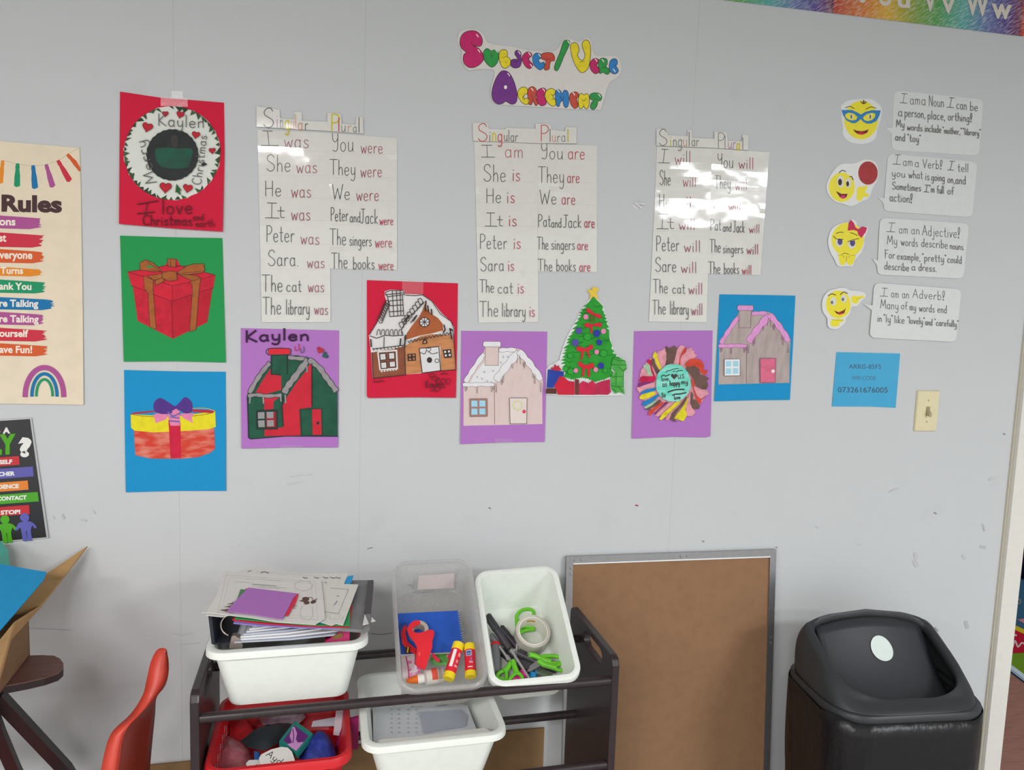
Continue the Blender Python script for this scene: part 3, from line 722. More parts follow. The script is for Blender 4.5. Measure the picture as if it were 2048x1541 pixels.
chart('tall laminated handwritten chart of was and were sentences, nearest the two present drawings', Z1, (655, 430),
  [([(25, 115), (160, 130), (440, 172), (445, 325), (560, 340), (698, 345), (704, 208), (832, 216), (838, 372), (1300, 388), (1300, 555), (30, 478)], (510, 200, 8.904)),
   ([(1288, 232), (1532, 250), (1545, 428), (1795, 445), (1805, 300), (1920, 312), (1935, 600), (1290, 556)], (510, 200, 8.904))],
  [[(50, 200), (530, 222), (540, 1490), (80, 1490)], [(530, 222), (985, 257), (985, 1140), (533, 1130)]],
  [('#', ((85, 207), (150, 210)), ((75, 305), (190, 306))), ('was', 228, 322, 395, 104, MR), ('She', 108, 478, 275, 110), ('was', 310, 490, 450, 96, MR), ('He', 98, 643, 212, 102), ('was', 275, 652, 410, 98, MR),
   ('#', ((115, 690), (178, 692)), ((102, 790), (195, 792))), ('t', 182, 790, 236, 82), ('was', 275, 805, 405, 96, MR), ('Peter', 108, 952, 298, 110), ('was', 338, 967, 465, 92, MR), ('Sara.', 118, 1113, 328, 105), ('was', 382, 1125, 500, 84, MR),
   ('The', 80, 1283, 220, 112), ('cat', 243, 1284, 345, 82), ('was', 388, 1286, 497, 84, MR), ('The', 85, 1436, 210, 114), ('library', 240, 1437, 400, 98), ('was', 430, 1439, 522, 82, MR)],
  [('You', 548, 343, 695, 120), ('were', 742, 356, 890, 90, MR), ('They', 535, 503, 708, 102), ('were', 740, 516, 885, 90, MR), ('We', 550, 666, 672, 100), ('were', 712, 674, 865, 92, MR),
   ('Peter', 540, 812, 658, 90), ('and', 668, 820, 740, 70), ('Jack', 738, 828, 858, 96), ('were', 868, 836, 960, 64, MR2, 5), ('The', 535, 973, 645, 108), ('singers', 665, 978, 815, 80), ('were', 838, 988, 952, 80, MR2, 5),
   ('The', 545, 1128, 655, 102), ('books', 690, 1133, 835, 82), ('were', 862, 1138, 962, 72, MR2, 5)],
  [[('S', 138, 495, 345, 345, GRAPH, 16), ('i', 378, 488, 415, 270, PK_, 12), ('n', 445, 505, 505, 290, GR_, 10), ('g', 530, 515, 612, 290, YELLOW, 22), ('u', 632, 525, 700, 280, OR_, 10), ('l', 712, 528, 735, 270, OR_, 10), ('a', 760, 530, 855, 230, OR_, 12), ('r', 885, 535, 950, 220, GRAPH, 12)],
   [('P', 1345, 548, 1515, 295, YELLOW, 26), ('l', 1480, 558, 1510, 235, RED_, 20), ('u', 1530, 565, 1618, 200, GR_, 12), ('r', 1645, 570, 1725, 210, OR_, 12), ('a', 1745, 575, 1815, 180, GR_, 12), ('l', 1825, 580, 1885, 260, GRAPH, 14)]],
  ([340, 505, 655, 805, 965, 1130, 1300], [360, 520, 675, 835, 990]),
  (addf(fold(.03, .05, .0022, .25, .35), fold(.5, .06, .0006, 0, .3), fold(.72, .05, .0009, .0, .25), fold(.85, .07, .002, .15, .3), fold(.9, .06, .0018, .7, .3), fold(.98, .04, .001, .0, .4)), addf(fold(.12, .06, .0012, .95, .15), fold(.4, .06, .0016, .05, .18), fold(.9, .06, .0016, .1, .2), fold(.86, .05, .0012, .95, .1))))
Z2 = (930, 230, 3.5828)
chart('tall laminated handwritten chart of am, is and are sentences, under the bubble-letter title', Z2, (1070, 450),
  [([(55, 55), (165, 62), (168, 98), (288, 105), (292, 92), (515, 100), (515, 203), (60, 187)], Z2), ([(505, 62), (615, 70), (618, 106), (716, 118), (722, 85), (800, 92), (798, 206), (510, 203)], Z2)],
  [[(68, 188), (520, 205), (525, 1485), (98, 1490)], [(520, 205), (945, 220), (945, 1127), (525, 1123)]],
  [('#', ((118, 217), (195, 217)), ((118, 302), (212, 303))), ('am', 285, 305, 418, 106, MR2), ('She', 130, 475, 295, 120), ('is', 340, 474, 395, 106, MR2, 5.5), ('He', 150, 630, 262, 102), ('is', 300, 631, 357, 98, MR2, 5.5),
   ('#', ((155, 703), (212, 703)), ((145, 797), (230, 798))), ('t', 228, 797, 275, 80), ('is', 313, 796, 370, 98, MR2, 5.5), ('Peter', 105, 958, 302, 104), ('is', 348, 960, 400, 96, MR2, 5.5), ('Sara', 108, 1118, 280, 98), ('is', 308, 1119, 352, 92, MR2, 5.5),
   ('The', 105, 1273, 210, 92), ('cat', 235, 1278, 345, 84), ('is', 378, 1279, 422, 92, MR2, 5.5), ('The', 105, 1445, 240, 110), ('library', 265, 1446, 435, 96), ('is', 462, 1446, 500, 92, MR2, 5.5)],
  [('You', 543, 316, 703, 108), ('are', 738, 317, 860, 100, MR2, 5.5), ('They', 525, 486, 712, 114), ('are', 732, 486, 822, 90, MR2, 5.5), ('We', 535, 639, 658, 100), ('are', 692, 642, 792, 92, MR2, 5.5),
   ('Pat', 523, 802, 615, 88), ('and', 618, 806, 692, 68), ('Jack', 702, 807, 835, 90), ('are', 855, 808, 930, 82, MR2, 6), ('The', 518, 964, 598, 88), ('singers', 618, 966, 787, 84), ('are', 805, 967, 882, 76, MR2, 6),
   ('The', 523, 1118, 628, 84), ('books', 655, 1119, 795, 84), ('are', 820, 1120, 900, 76, MR2, 6)],
  [[('S', 88, 188, 165, 125, RED_, 6), ('i', 172, 190, 186, 92, GRAPH, 5), ('n', 193, 190, 226, 110, YELLOW, 7), ('g', 233, 192, 270, 100, RED_, 6), ('ular', 278, 190, 380, 82, GRAPH, 4.5)],
   [('P', 538, 190, 602, 115, RED_, 6), ('l', 605, 192, 616, 92, GRAPH, 5), ('u', 622, 192, 652, 88, OR_, 4.5), ('ra', 660, 193, 722, 80, GR_, 4.5), ('l', 730, 193, 748, 88, YELLOW, 8)]],
  ([310, 478, 630, 795, 960, 1125, 1290], [317, 482, 642, 800, 965]),
  (addf(fold(.26, .04, .0016, .0, .1), fold(.74, .03, .0012, .75, .1)), addf(fold(.28, .08, .0022, .2, .3), fold(.37, .06, .0016, .4, .2), fold(.68, .03, .0008, 1.0, .1))))
Z3 = (1270, 240, 3.668)
chart('tall laminated handwritten chart of will sentences with strong glare across its upper rows', Z3, (1420, 450),
  [([(158, 65), (238, 70), (240, 112), (385, 118), (387, 75), (416, 75), (418, 132), (582, 138), (580, 206), (158, 190)], Z3), ([(582, 85), (672, 92), (680, 152), (783, 158), (790, 108), (832, 110), (828, 222), (580, 206)], Z3)],
  [[(163, 195), (565, 210), (525, 1485), (103, 1480)], [(565, 208), (985, 238), (920, 1140), (535, 1128)]],
  [('#', ((195, 215), (242, 217)), ((170, 314), (252, 316))), ('will', 292, 328, 410, 100, MR), ('She', 180, 478, 262, 108), ('will', 350, 490, 450, 92, MR), ('He', 175, 638, 255, 92), ('will', 288, 650, 415, 86, MR, 5),
   ('#', ((175, 690), (235, 692)), ((160, 798), (245, 800))), ('t', 236, 798, 292, 84), ('will', 322, 804, 442, 76, MR, 5), ('Peter', 155, 960, 325, 110), ('will', 360, 966, 482, 82, MR, 5), ('Sare', 148, 1114, 305, 104), ('will', 338, 1121, 454, 80, MR, 5),
   ('The', 133, 1271, 242, 100), ('cat', 275, 1274, 370, 78), ('will', 393, 1279, 497, 82, MR, 5), ('The', 128, 1427, 228, 104), ('library', 258, 1428, 395, 96), ('will', 413, 1431, 497, 84, MR, 5)],
  [('You', 605, 350, 722, 104), ('will', 760, 358, 872, 82, MR, 5), ('They', 585, 503, 702, 96), ('will', 735, 514, 822, 76, MR), ('We', 568, 660, 660, 74), ('will', 686, 667, 776, 70, MR),
   ('Pat', 553, 810, 632, 84), ('and', 645, 818, 708, 66), ('Jack', 720, 824, 806, 82), ('will', 838, 828, 915, 62, MR), ('The', 550, 973, 630, 96), ('singers', 645, 978, 795, 72), ('will', 820, 984, 906, 70, MR, 5),
   ('The', 540, 1128, 628, 86), ('books', 653, 1129, 765, 80), ('will', 785, 1133, 856, 66, MR2, 5)],
  [[('S', 172, 188, 240, 118, GRAPH, 5), ('i', 255, 190, 270, 88, YELLOW, 7), ('ng', 278, 192, 348, 92, GR_, 5), ('u', 352, 192, 384, 88, OR_, 5), ('l', 392, 192, 404, 105, GRAPH, 5), ('ar', 415, 192, 470, 80, GR_, 4.5)],
   [('P', 605, 205, 660, 110, GR_, 5), ('l', 655, 208, 668, 90, GRAPH, 4), ('ur', 680, 210, 742, 86, PK_, 5), ('a', 745, 216, 772, 84, YELLOW, 9), ('l', 785, 216, 800, 84, GR_, 5)]],
  ([328, 482, 660, 815, 970, 1128, 1285], [362, 520, 672, 832, 985]),
  (addf(fold(.10, .09, .0011, .7, .6, .03), fold(.205, .08, .0016, .5, .8), fold(.47, .02, .0004, .7, .3), fold(.84, .02, .0004, .7, .2)), addf(fold(.16, .13, .0014, .1, .8, .06), fold(.45, .03, .0004, .95, .1))))

# ------------------------------------------------------------------ children's Christmas drawings on coloured paper
def tape_piece(a, t, pts):
    a.poly(pts, TAPE, lift=0.0004); a.part('tape', t)
DKRED = M((110, 22, 36), 0.7); DKBR = M((70, 44, 36), 0.7); DKG = M((30, 60, 46), 0.7)
SNOW = M((222, 222, 222), 0.7, 0.2)
def jag(pts, amp, step, seed=3):
    """ragged outline along a run of points"""
    rnd = random.Random(seed); out = []
    for i in range(len(pts) - 1):
        a, b = Vector(pts[i]), Vector(pts[i + 1]); L = (b - a).length; n = max(1, int(L / step)); d = (b - a).normalized(); nn = Vector((-d.y, d.x))
        for k in range(n):
            p = a.lerp(b, k / n); out.append(tuple(p)); q = a.lerp(b, (k + .55) / n) + nn * amp * rnd.uniform(.5, 1.2); out.append(tuple(q))
    return out
def heart(cx, cy, s, rot=0.0, sy=1.0):
    pts = []
    for i in range(24):
        q = 2 * math.pi * i / 24
        x = 16 * math.sin(q) ** 3; y = -(13 * math.cos(q) - 5 * math.cos(2 * q) - 2 * math.cos(3 * q) - math.cos(4 * q))
        x, y = x * s / 32, y * s / 32 * sy; c, s_ = math.cos(R(rot)), math.sin(R(rot))
        pts.append((cx + x * c - y * s_, cy + x * s_ + y * c))
    return pts

def red_wreath():
    t = wthing('paper_drawing', 'red paper with white round wreath drawing and dark centre, topmost of the left column', 'drawing', 343, 325, 'christmas drawings')
    a = Art(wall_plane(0.001, 0.016, 1.94), (220, 170, 5.136))
    a.poly([(103, 68), (500, 128), (1170, 182), (1176, 700), (1157, 1508), (700, 1478), (92, 1428), (97, 700)], REDP, thick=0.0006); a.part('backing_sheet', t)
    rnd = random.Random(4)
    rim = [(638 + (497 + rnd.uniform(-9, 6)) * math.cos(2 * math.pi * i / 80), 700 + (484 + rnd.uniform(-9, 6)) * math.sin(2 * math.pi * i / 80)) for i in range(80)]
    a.poly(rim, M((214, 216, 208), 0.7), thick=0.0004, lift=0.0006); o = a.part('wreath_cutout', t)
    for i in range(64):
        if rnd.random() < 0.12: continue
        q = 2 * math.pi * (i + rnd.uniform(-.3, .3)) / 64; c, s_ = math.cos(q), math.sin(q); tx, ty = -s_, c
        r0 = 494; L = rnd.uniform(26, 62); w_ = rnd.uniform(18, 34); sk = rnd.uniform(-40, 40)
        P = lambda r_, k: (638 + c * r_ + tx * k, 700 + s_ * r_ * .975 + ty * k)
        a.poly([P(r0, -w_), P(r0, w_), P(r0 - L, sk)], M(rnd.choice([(52, 80, 52), (64, 92, 58), (40, 62, 42)]), 0.7))
    a.part('leaf_edging', o)
    a.poly(jag(ell(640, 718, 270, 267, 26) + [(910, 718)], 5, 40), M((40, 44, 44), 0.6, scr=0.3, scale=45), lift=0.0003)
    a.poly([(470, 660), (560, 645), (700, 652), (840, 660), (835, 760), (780, 850), (560, 850), (480, 780)], M((24, 84, 66), 0.6, scr=0.5, scale=40, c2=(44, 50, 48)), smooth=True)
    a.poly([(630, 530), (690, 530), (690, 630), (640, 630)], M((62, 56, 54), 0.6, scr=0.3), smooth=True); a.part('dark_centre', o)
    for cx, cy, s_, r_ in ((568, 296, 62, 0), (722, 303, 80, 15), (384, 432, 108, 15), (882, 512, 82, 10), (1050, 675, 68, -5), (570, 1052, 122, 5), (798, 1060, 98, 10)):
        h = heart(cx, cy, s_, r_); a.poly(h, M((186, 34, 50), 0.7)); a.stroke(h, 5, M((110, 40, 46), 0.7), closed=True); a.part('heart', o)
    a.poly([(682, 1015), (735, 1085), (715, 1085), (728, 1125), (705, 1125), (700, 1105), (670, 1105)], M((46, 92, 50), 0.7)); a.poly([(935, 815), (960, 790), (1000, 815), (955, 838)], BLACK); a.part('small_tree', o)
    a.text('Kaylen', 490, 418, 968, 122, GRAPH, 9, 0.05)
    def along(txt, p0, p1, cap, up, w_):
        a.text(txt, p0[0], p0[1], p1[0], cap, GRAPH, w_, up=up, p1=p1)
    along('Merry', (478, 1000), (352, 560), 112, (-0.96, 0.28), 9)
    along('Christmas', (935, 1030), (996, 522), 96, (-0.99, -0.12), 8); a.part('lettering', o)
    serif_I(a, ((280, 1226), (492, 1190)), ((280, 1322), (452, 1306)), M((96, 22, 34), 0.7), 12)
    a.text('love', 530, 1322, 848, 150, M((96, 22, 34), 0.7), 12); a.text('Christmas', 335, 1438, 842, 104, M((90, 20, 32), 0.7), 11, 0.01); a.text('and', 852, 1388, 962, 66, DKRED, 9); a.text('earth', 880, 1456, 1072, 72, DKRED, 9)
    a.part('lettering', t)
    tape_piece(a, t, [(520, 125), (795, 140), (800, 225), (520, 215)]); tape_piece(a, t, [(632, 62), (750, 66), (750, 140), (632, 132)])
red_wreath()

def green_gift():
    t = wthing('paper_drawing', 'green paper with red square present and brown ribbon drawing, middle of the left column', 'drawing', 346, 600, 'christmas drawings')
    a = Art(wall_plane(0.001, 0.010, 1.64), (220, 460, 2.852))
    a.poly([(57, 33), (350, 42), (641, 47), (650, 400), (660, 757), (380, 750), (78, 752), (68, 400)], GREENP, thick=0.0006); a.part('backing_sheet', t)
    R1 = M((206, 32, 54), 0.7, scr=0.16, scale=45); R2 = M((184, 26, 46), 0.7, scr=0.14, scale=45); R3 = M((196, 30, 52), 0.7, scr=0.2, scale=60); B1 = M((164, 92, 42), 0.7, scr=0.2, scale=50)
    a.poly([(100, 240), (310, 206), (345, 162), (380, 166), (402, 205), (600, 258), (585, 332), (555, 528), (358, 622), (158, 520), (130, 318)], R1, thick=0.0004, lift=0.0006)
    a.poly([(130, 318), (351, 406), (358, 620), (158, 518)], R3); a.poly([(351, 406), (585, 330), (555, 526), (358, 620)], R2); a.poly([(100, 240), (355, 320), (352, 408), (122, 318)], R1); a.poly([(355, 320), (600, 258), (590, 330), (352, 408)], R3)
    for l in ([(100, 240), (230, 278), (355, 320), (490, 290), (600, 258)], [(122, 318), (352, 408), (590, 330)], [(355, 320), (354, 408)], [(352, 408), (358, 620)], [(100, 240), (310, 206), (402, 205), (600, 258)], [(380, 210), (440, 205)]): a.stroke(l, 3, DKRED)
    o = a.part('present_cutout', t)
    for q in ([(190, 262), (247, 286), (246, 350), (264, 569), (228, 556), (216, 360), (198, 340)], [(455, 300), (470, 288), (518, 272), (508, 340), (490, 571), (454, 582), (470, 350), (468, 310)], [(215, 262), (300, 250), (320, 272), (250, 288)], [(380, 250), (500, 262), (512, 278), (470, 292)]):
        a.poly(q, B1); a.stroke(q, 2.5, DKBR, closed=True)
    a.part('ribbon', o)
    for q in ([(170, 188), (205, 170), (250, 190), (300, 240), (240, 238), (205, 232), (172, 230)], [(385, 240), (440, 205), (480, 194), (535, 194), (541, 232), (520, 246), (440, 256), (395, 258)], [(328, 164), (378, 168), (374, 214), (330, 208)], [(298, 244), (340, 234), (378, 240), (384, 285), (340, 293), (296, 276)], [(255, 290), (300, 272), (310, 292), (262, 318)]):
        a.poly(q, B1); a.stroke(q, 3, DKBR, closed=True)
    a.poly([(205, 204), (235, 204), (250, 214), (215, 216)], GREENP)
    for l in ([(210, 180), (290, 238)], [(395, 250), (520, 235)], [(230, 225), (300, 240)], [(345, 170), (344, 208)]): a.stroke(l, 2, DKBR)
    a.part('bow', o)
green_gift()

def blue_gift():
    t = wthing('paper_drawing', 'blue paper with round yellow-lidded present and purple bow, lowest of the left column', 'drawing', 350, 863, 'christmas drawings')
    a = Art(wall_plane(0.001, 0.008, 1.34), (220, 460, 2.852))
    a.poly([(80, 800), (400, 808), (660, 810), (662, 1150), (662, 1490), (380, 1490), (90, 1498), (84, 1150)], BLUEP, thick=0.0006); a.part('backing_sheet', t)
    OR = M((202, 62, 44), 0.7, scr=0.55, scale=24, stretch=(1, 1, 3), c2=(222, 160, 140))
    a.poly([(135, 1140), (595, 1132), (598, 1250), (570, 1274), (500, 1298), (400, 1307), (230, 1305), (145, 1287)], OR, thick=0.0004, lift=0.0006); o = a.part('present_box', t)
    a.poly([(118, 1052), (360, 1066), (600, 1036), (604, 1124), (560, 1138), (400, 1150), (250, 1156), (140, 1146), (120, 1130)], M((224, 210, 32), 0.7, scr=0.1, scale=80))
    a.poly([(118, 1050), (140, 1042), (240, 1032), (340, 1028), (330, 1036), (250, 1040), (140, 1052)], M((176, 40, 60), 0.7)); a.poly([(470, 1024), (560, 1028), (600, 1036), (580, 1046), (470, 1040)], M((176, 40, 60), 0.7))
    a.stroke([(118, 1052), (180, 1062), (260, 1066), (330, 1064)], 2.5, DKRED, smooth=True); a.stroke([(470, 1062), (540, 1054), (590, 1042)], 2.5, DKRED, smooth=True); a.stroke([(465, 1020), (540, 1018), (600, 1034)], 3, M((210, 190, 30), 0.7), smooth=True); a.part('lid', o)
    RB = M((200, 28, 62), 0.7, scr=0.15)
    a.poly([(333, 1085), (402, 1100), (405, 1302), (345, 1305), (340, 1200)], RB); a.part('ribbon', o)
    VI = M((82, 48, 132), 0.7, scr=0.15); PK = M((222, 128, 168), 0.7, scr=0.1)
    a.poly([(245, 1056), (270, 1046), (330, 1050), (322, 1080), (260, 1104), (256, 1080)], PK); a.poly([(398, 1050), (440, 1044), (482, 1048), (466, 1070), (472, 1102), (420, 1076)], PK)
    a.poly([(322, 1034), (398, 1032), (400, 1118), (345, 1118), (335, 1080)], PK)
    a.poly([(285, 960), (330, 982), (370, 1006), (396, 985), (430, 955), (466, 985), (467, 1035), (430, 1048), (385, 1025), (345, 1048), (290, 1050), (252, 1030), (252, 985)], VI, smooth=True)
    for l in ([(330, 1040), (360, 1062), (398, 1046)], [(340, 1090), (396, 1095)], [(345, 1068), (392, 1074)]): a.stroke(l, 8, M((110, 96, 160), 0.7), smooth=True)
    a.poly([(352, 1035), (378, 1020), (400, 1040), (372, 1055)], PK); a.part('bow', o)
blue_gift()

def house_lines(a, L, w, m, smooth=True):
    for l in L: a.stroke(l, w, m, smooth=smooth)
def purple_house():
    t = wthing('paper_drawing', 'purple paper with red and dark green gingerbread house under the was chart', 'drawing', 580, 777, 'christmas drawings')
    a = Art(wall_plane(0.001, 0.014, 1.44), (470, 540, 4.165))
    a.poly([(48, 486), (460, 496), (867, 506), (862, 1000), (857, 1480), (450, 1480), (55, 1490), (50, 1000)], PURP, thick=0.0006); a.part('backing_sheet', t)
    G = M((26, 84, 62), 0.65, scr=0.25, scale=35); Rr = M((198, 32, 52), 0.65, scr=0.12, scale=35); GY = M((148, 142, 144), 0.7, scr=0.15); D = M((44, 44, 50), 0.7)
    a.poly([(98, 1050), (112, 1010), (175, 920), (295, 765), (300, 705), (275, 705), (275, 665), (285, 655), (455, 655), (466, 690), (438, 712), (520, 712), (600, 728), (650, 745), (700, 800), (760, 860), (800, 910), (855, 990), (856, 1388), (700, 1385), (420, 1386), (130, 1410), (112, 1395), (106, 1220)], G, thick=0.0004, lift=0.0006); o = a.part('house_cutout', t)
    a.poly([(165, 1035), (230, 920), (297, 822), (306, 872), (384, 884), (385, 1000), (240, 1040)], Rr); a.poly([(628, 772), (640, 790), (640, 1145), (540, 1160), (548, 1380), (245, 1386), (245, 1332), (400, 1312), (392, 1140), (432, 1060), (520, 930), (600, 830)], Rr)
    a.poly([(243, 1062), (375, 1060), (322, 1095), (318, 1160), (243, 1168)], Rr); a.poly([(280, 657), (452, 657), (462, 690), (450, 703), (280, 706)], M((214, 34, 52), 0.65))
    a.stroke([(280, 657), (452, 657), (464, 690), (450, 706), (280, 709)], 6, D, smooth=True, closed=True); a.part('red_panels', o)
    def snow(pts, ws):
        P = catmull(pts, False, 6); n = len(P); L_ = []; R_ = []
        for i, p in enumerate(P):
            d = (P[min(i + 1, n - 1)] - P[max(i - 1, 0)]).normalized(); q = Vector((-d.y, d.x)); wv = ws * (0.8 + 0.35 * abs(math.sin(i * 0.62)))
            L_.append(p + q * wv / 2); R_.append(p - q * wv / 2)
        pl = [tuple(p) for p in L_ + R_[::-1]]
        a.poly(pl, GY); a.stroke(pl, 4.5, D, closed=True)
    snow([(118, 1030), (180, 920), (235, 840), (292, 775)], 36); snow([(440, 730), (520, 738), (600, 742)], 32); snow([(105, 1052), (180, 1042), (270, 1052), (390, 1044)], 30); snow([(408, 1030), (440, 970), (490, 905), (560, 810), (610, 748)], 50); snow([(612, 745), (700, 815), (750, 885), (800, 950), (846, 1015)], 44)
    for x0, y0, x1, y1 in ((125, 1065, 122, 1110), (235, 1062, 237, 1112), (380, 1060, 384, 1095), (418, 1045, 422, 1108), (598, 800, 600, 850)): a.stroke([(x0, y0), (x1, y1)], 12, GY)
    a.part('snow_edging', o)
    a.poly([(178, 1172), (350, 1168), (352, 1326), (180, 1328)], M((24, 56, 46), 0.7)); a.poly([(258, 1184), (340, 1182), (342, 1312), (262, 1314)], M((150, 30, 44), 0.7))
    for q in ([(190, 1188), (246, 1186), (246, 1240), (192, 1242)], [(264, 1184), (320, 1184), (320, 1236), (266, 1238)], [(192, 1256), (246, 1254), (248, 1310), (196, 1312)], [(266, 1254), (322, 1252), (324, 1304), (268, 1306)]): a.poly(q, M((146, 144, 146), 0.7))
    a.stroke([(178, 1172), (350, 1168), (352, 1326), (180, 1328)], 7, D, closed=True); a.part('window', o)
    a.poly([(642, 1160), (718, 1157), (722, 1376), (646, 1378)], Rr); a.stroke([(540, 1162), (720, 1157), (726, 1378), (552, 1382), (540, 1162)], 7, DKG); a.poly(ell(690, 1277, 13, 13), D); a.part('door', o)
    house_lines(a, [[(102, 1060), (108, 1230), (112, 1398), (132, 1410), (420, 1386), (856, 1388)], [(398, 1060), (392, 1140), (402, 1300)], [(302, 712), (300, 870), (380, 874)], [(436, 712), (434, 870)], [(640, 780), (640, 1140)]], 7, D, False); a.part('ink_outline', o)
    a.text('Kaylen', 85, 596, 618, 92, M((58, 24, 66), 0.7), 17, -0.02, 0.06); a.part('lettering', t)
    a.stroke([(500, 640), (505, 672), (535, 660), (530, 620)], 7, M((190, 40, 80), 0.7), smooth=True); a.part('scribble', t); a.stroke([(548, 660), (552, 690), (575, 680), (572, 640)], 7, M((96, 82, 110), 0.7), smooth=True); a.part('scribble', t)
    a.poly(heart(710, 670, 64, 25), M((170, 44, 60), 0.7)); a.part('heart', t); a.poly(heart(752, 712, 60, 60), M((46, 86, 86), 0.7)); a.part('heart', t)
    tape_piece(a, t, [(380, 1462), (560, 1462), (560, 1500), (380, 1500)])
purple_house()

def red_house():
    t = wthing('paper_drawing', 'red paper with snowy brown gingerbread house between the was and am charts', 'drawing', 824, 680, 'christmas drawings')
    a = Art(wall_plane(0.001, 0.018, 1.56), (470, 540, 4.165))
    a.poly([(1098, 86), (1500, 100), (1857, 112), (1850, 600), (1840, 1066), (1500, 1062), (1110, 1068), (1098, 1050), (1100, 600)], REDP, thick=0.0006); a.part('backing_sheet', t)
    D = M((58, 44, 42), 0.7)
    a.poly([(1115, 545), (1180, 450), (1225, 360), (1262, 262), (1248, 220), (1246, 180), (1290, 165), (1405, 170), (1418, 200), (1560, 204), (1640, 258), (1720, 360), (1800, 430), (1826, 480), (1820, 580), (1842, 832), (1718, 842), (1560, 862), (1420, 872), (1146, 906), (1132, 680)], M((216, 214, 212), 0.7), thick=0.0004, lift=0.0006); o = a.part('house_cutout', t)
    B1 = M((170, 92, 52), 0.7, scr=0.2, scale=40); B2 = M((196, 132, 86), 0.7, scr=0.2, scale=30, stretch=(1, 1, 3)); B3 = M((140, 80, 56), 0.7, scr=0.2, scale=30)
    a.poly([(1582, 280), (1600, 330), (1640, 370), (1690, 400), (1730, 450), (1735, 505), (1640, 530), (1540, 548), (1420, 585), (1430, 530), (1470, 470), (1530, 395), (1560, 340)], B1)
    a.poly([(1410, 640), (1545, 552), (1640, 535), (1810, 545), (1830, 650), (1840, 830), (1715, 840), (1710, 640), (1535, 655), (1555, 858), (1420, 872)], B2); a.poly([(1136, 690), (1410, 640), (1420, 872), (1150, 903)], B3); a.part('brown_walls', o)
    a.stroke([(1190, 684), (1345, 672), (1352, 822), (1208, 832)], 12, M((216, 212, 210), 0.7), closed=True)
    for q in ([(1205, 700), (1255, 695), (1260, 750), (1210, 755)], [(1278, 692), (1328, 688), (1332, 742), (1282, 747)], [(1212, 772), (1262, 768), (1266, 820), (1218, 824)], [(1284, 764), (1334, 760), (1338, 808), (1288, 813)]): a.poly(q, M((206, 204, 202), 0.7)); a.stroke(q, 8, D, closed=True)
    for i in range(6): a.poly(ell(1222 + i * 24, 846 - i * 3, 9, 8, 10), M((206, 204, 202), 0.7)); a.poly(ell(1222 + i * 20, 668 - i * 2, 8, 7, 10), M((206, 204, 202), 0.7))
    a.part('window', o)
    a.poly([(1435, 702), (1505, 696), (1508, 756), (1440, 762)], D)
    for x, y in ((1448, 708), (1480, 705), (1450, 738), (1482, 734)): a.poly([(x, y), (x + 16, y - 1), (x + 17, y + 14), (x + 1, y + 15)], M((180, 120, 80), 0.7))
    a.part('window', o)
    a.poly([(1730, 668), (1800, 660), (1806, 730), (1744, 736)], D)
    for x, y in ((1742, 676), (1774, 672), (1748, 706), (1780, 702)): a.poly([(x, y), (x + 16, y - 1), (x + 17, y + 16), (x + 1, y + 17)], M((214, 212, 210), 0.7))
    a.part('window', o)
    a.poly([(1535, 655), (1698, 640), (1712, 840), (1560, 860)], M((212, 212, 212), 0.7)); a.stroke([(1535, 655), (1698, 640), (1712, 840), (1560, 860)], 7, D, closed=True)
    a.stroke([(1545, 690), (1580, 700), (1600, 670), (1640, 700), (1690, 690)], 6, D, smooth=True); a.poly(heart(1612, 665, 36), M((212, 212, 212), 0.7)); a.stroke(heart(1612, 665, 40), 5, D, closed=True); a.poly(ell(1620, 752, 22, 24), D); a.stroke(ell(1682, 758, 16, 16), 5, D, closed=True); a.part('door', o)
    a.poly(ell(1578, 436, 40, 38), M((214, 212, 210), 0.7)); a.stroke(ell(1578, 436, 40, 38), 6, D, closed=True)
    for k in range(4): a.stroke([(1578 - 36 * math.cos(k * .785), 436 - 36 * math.sin(k * .785)), (1578 + 36 * math.cos(k * .785), 436 + 36 * math.sin(k * .785))], 6, D)
    a.poly([(1562, 620), (1565, 590), (1585, 570), (1600, 590), (1602, 615)], D); a.poly([(1572, 612), (1574, 592), (1590, 590), (1592, 610)], M((190, 130, 90), 0.7)); a.part('gable_window', o)
    L = [[(1250, 190), (1290, 172), (1400, 172), (1412, 205), (1270, 225), (1250, 190)], [(1252, 208), (1412, 190)], [(1272, 225), (1290, 390), (1405, 380), (1395, 215)], [(1310, 175), (1322, 388)], [(1345, 172), (1356, 385)], [(1375, 172), (1382, 382)], [(1276, 260), (1398, 250)], [(1280, 300), (1400, 292)], [(1285, 350), (1404, 342)],
         [(1258, 270), (1215, 350), (1175, 450), (1120, 540)], [(1420, 210), (1500, 215), (1560, 208), (1640, 262), (1710, 365), (1800, 430), (1825, 495)], [(1575, 270), (1520, 330), (1440, 400), (1385, 500), (1400, 540)], [(1122, 550), (1180, 570), (1250, 545), (1320, 550), (1400, 545)], [(1138, 690), (1150, 905), (1420, 875), (1412, 560)], [(1145, 660), (1410, 628)], [(1242, 560), (1240, 650)], [(1838, 832), (1715, 842)], [(1815, 500), (1840, 830)], [(1282, 290), (1262, 285)]]
    for l in L: a.stroke(l, 6, D)
    for cx, cy, rx, ry, n in ((1200, 525, 14, 30, 6), ):
        for i in range(6): a.stroke([(1180 + i * 36, 545), (1188 + i * 36, 505), (1205 + i * 36, 500), (1208 + i * 36, 540)], 5, D, smooth=True)
    for (x0, y0, x1, y1) in ((1262, 300, 1195, 460), (1380, 480, 1560, 255)):
        for i in range(8):
            x = x0 + (x1 - x0) * i / 8; y = y0 + (y1 - y0) * i / 8; a.stroke([(x, y), (x - 14, y - 34), (x + 12, y - 44), (x + 26, y - 8), (x + 6, y + 6)], 6, D, smooth=True)
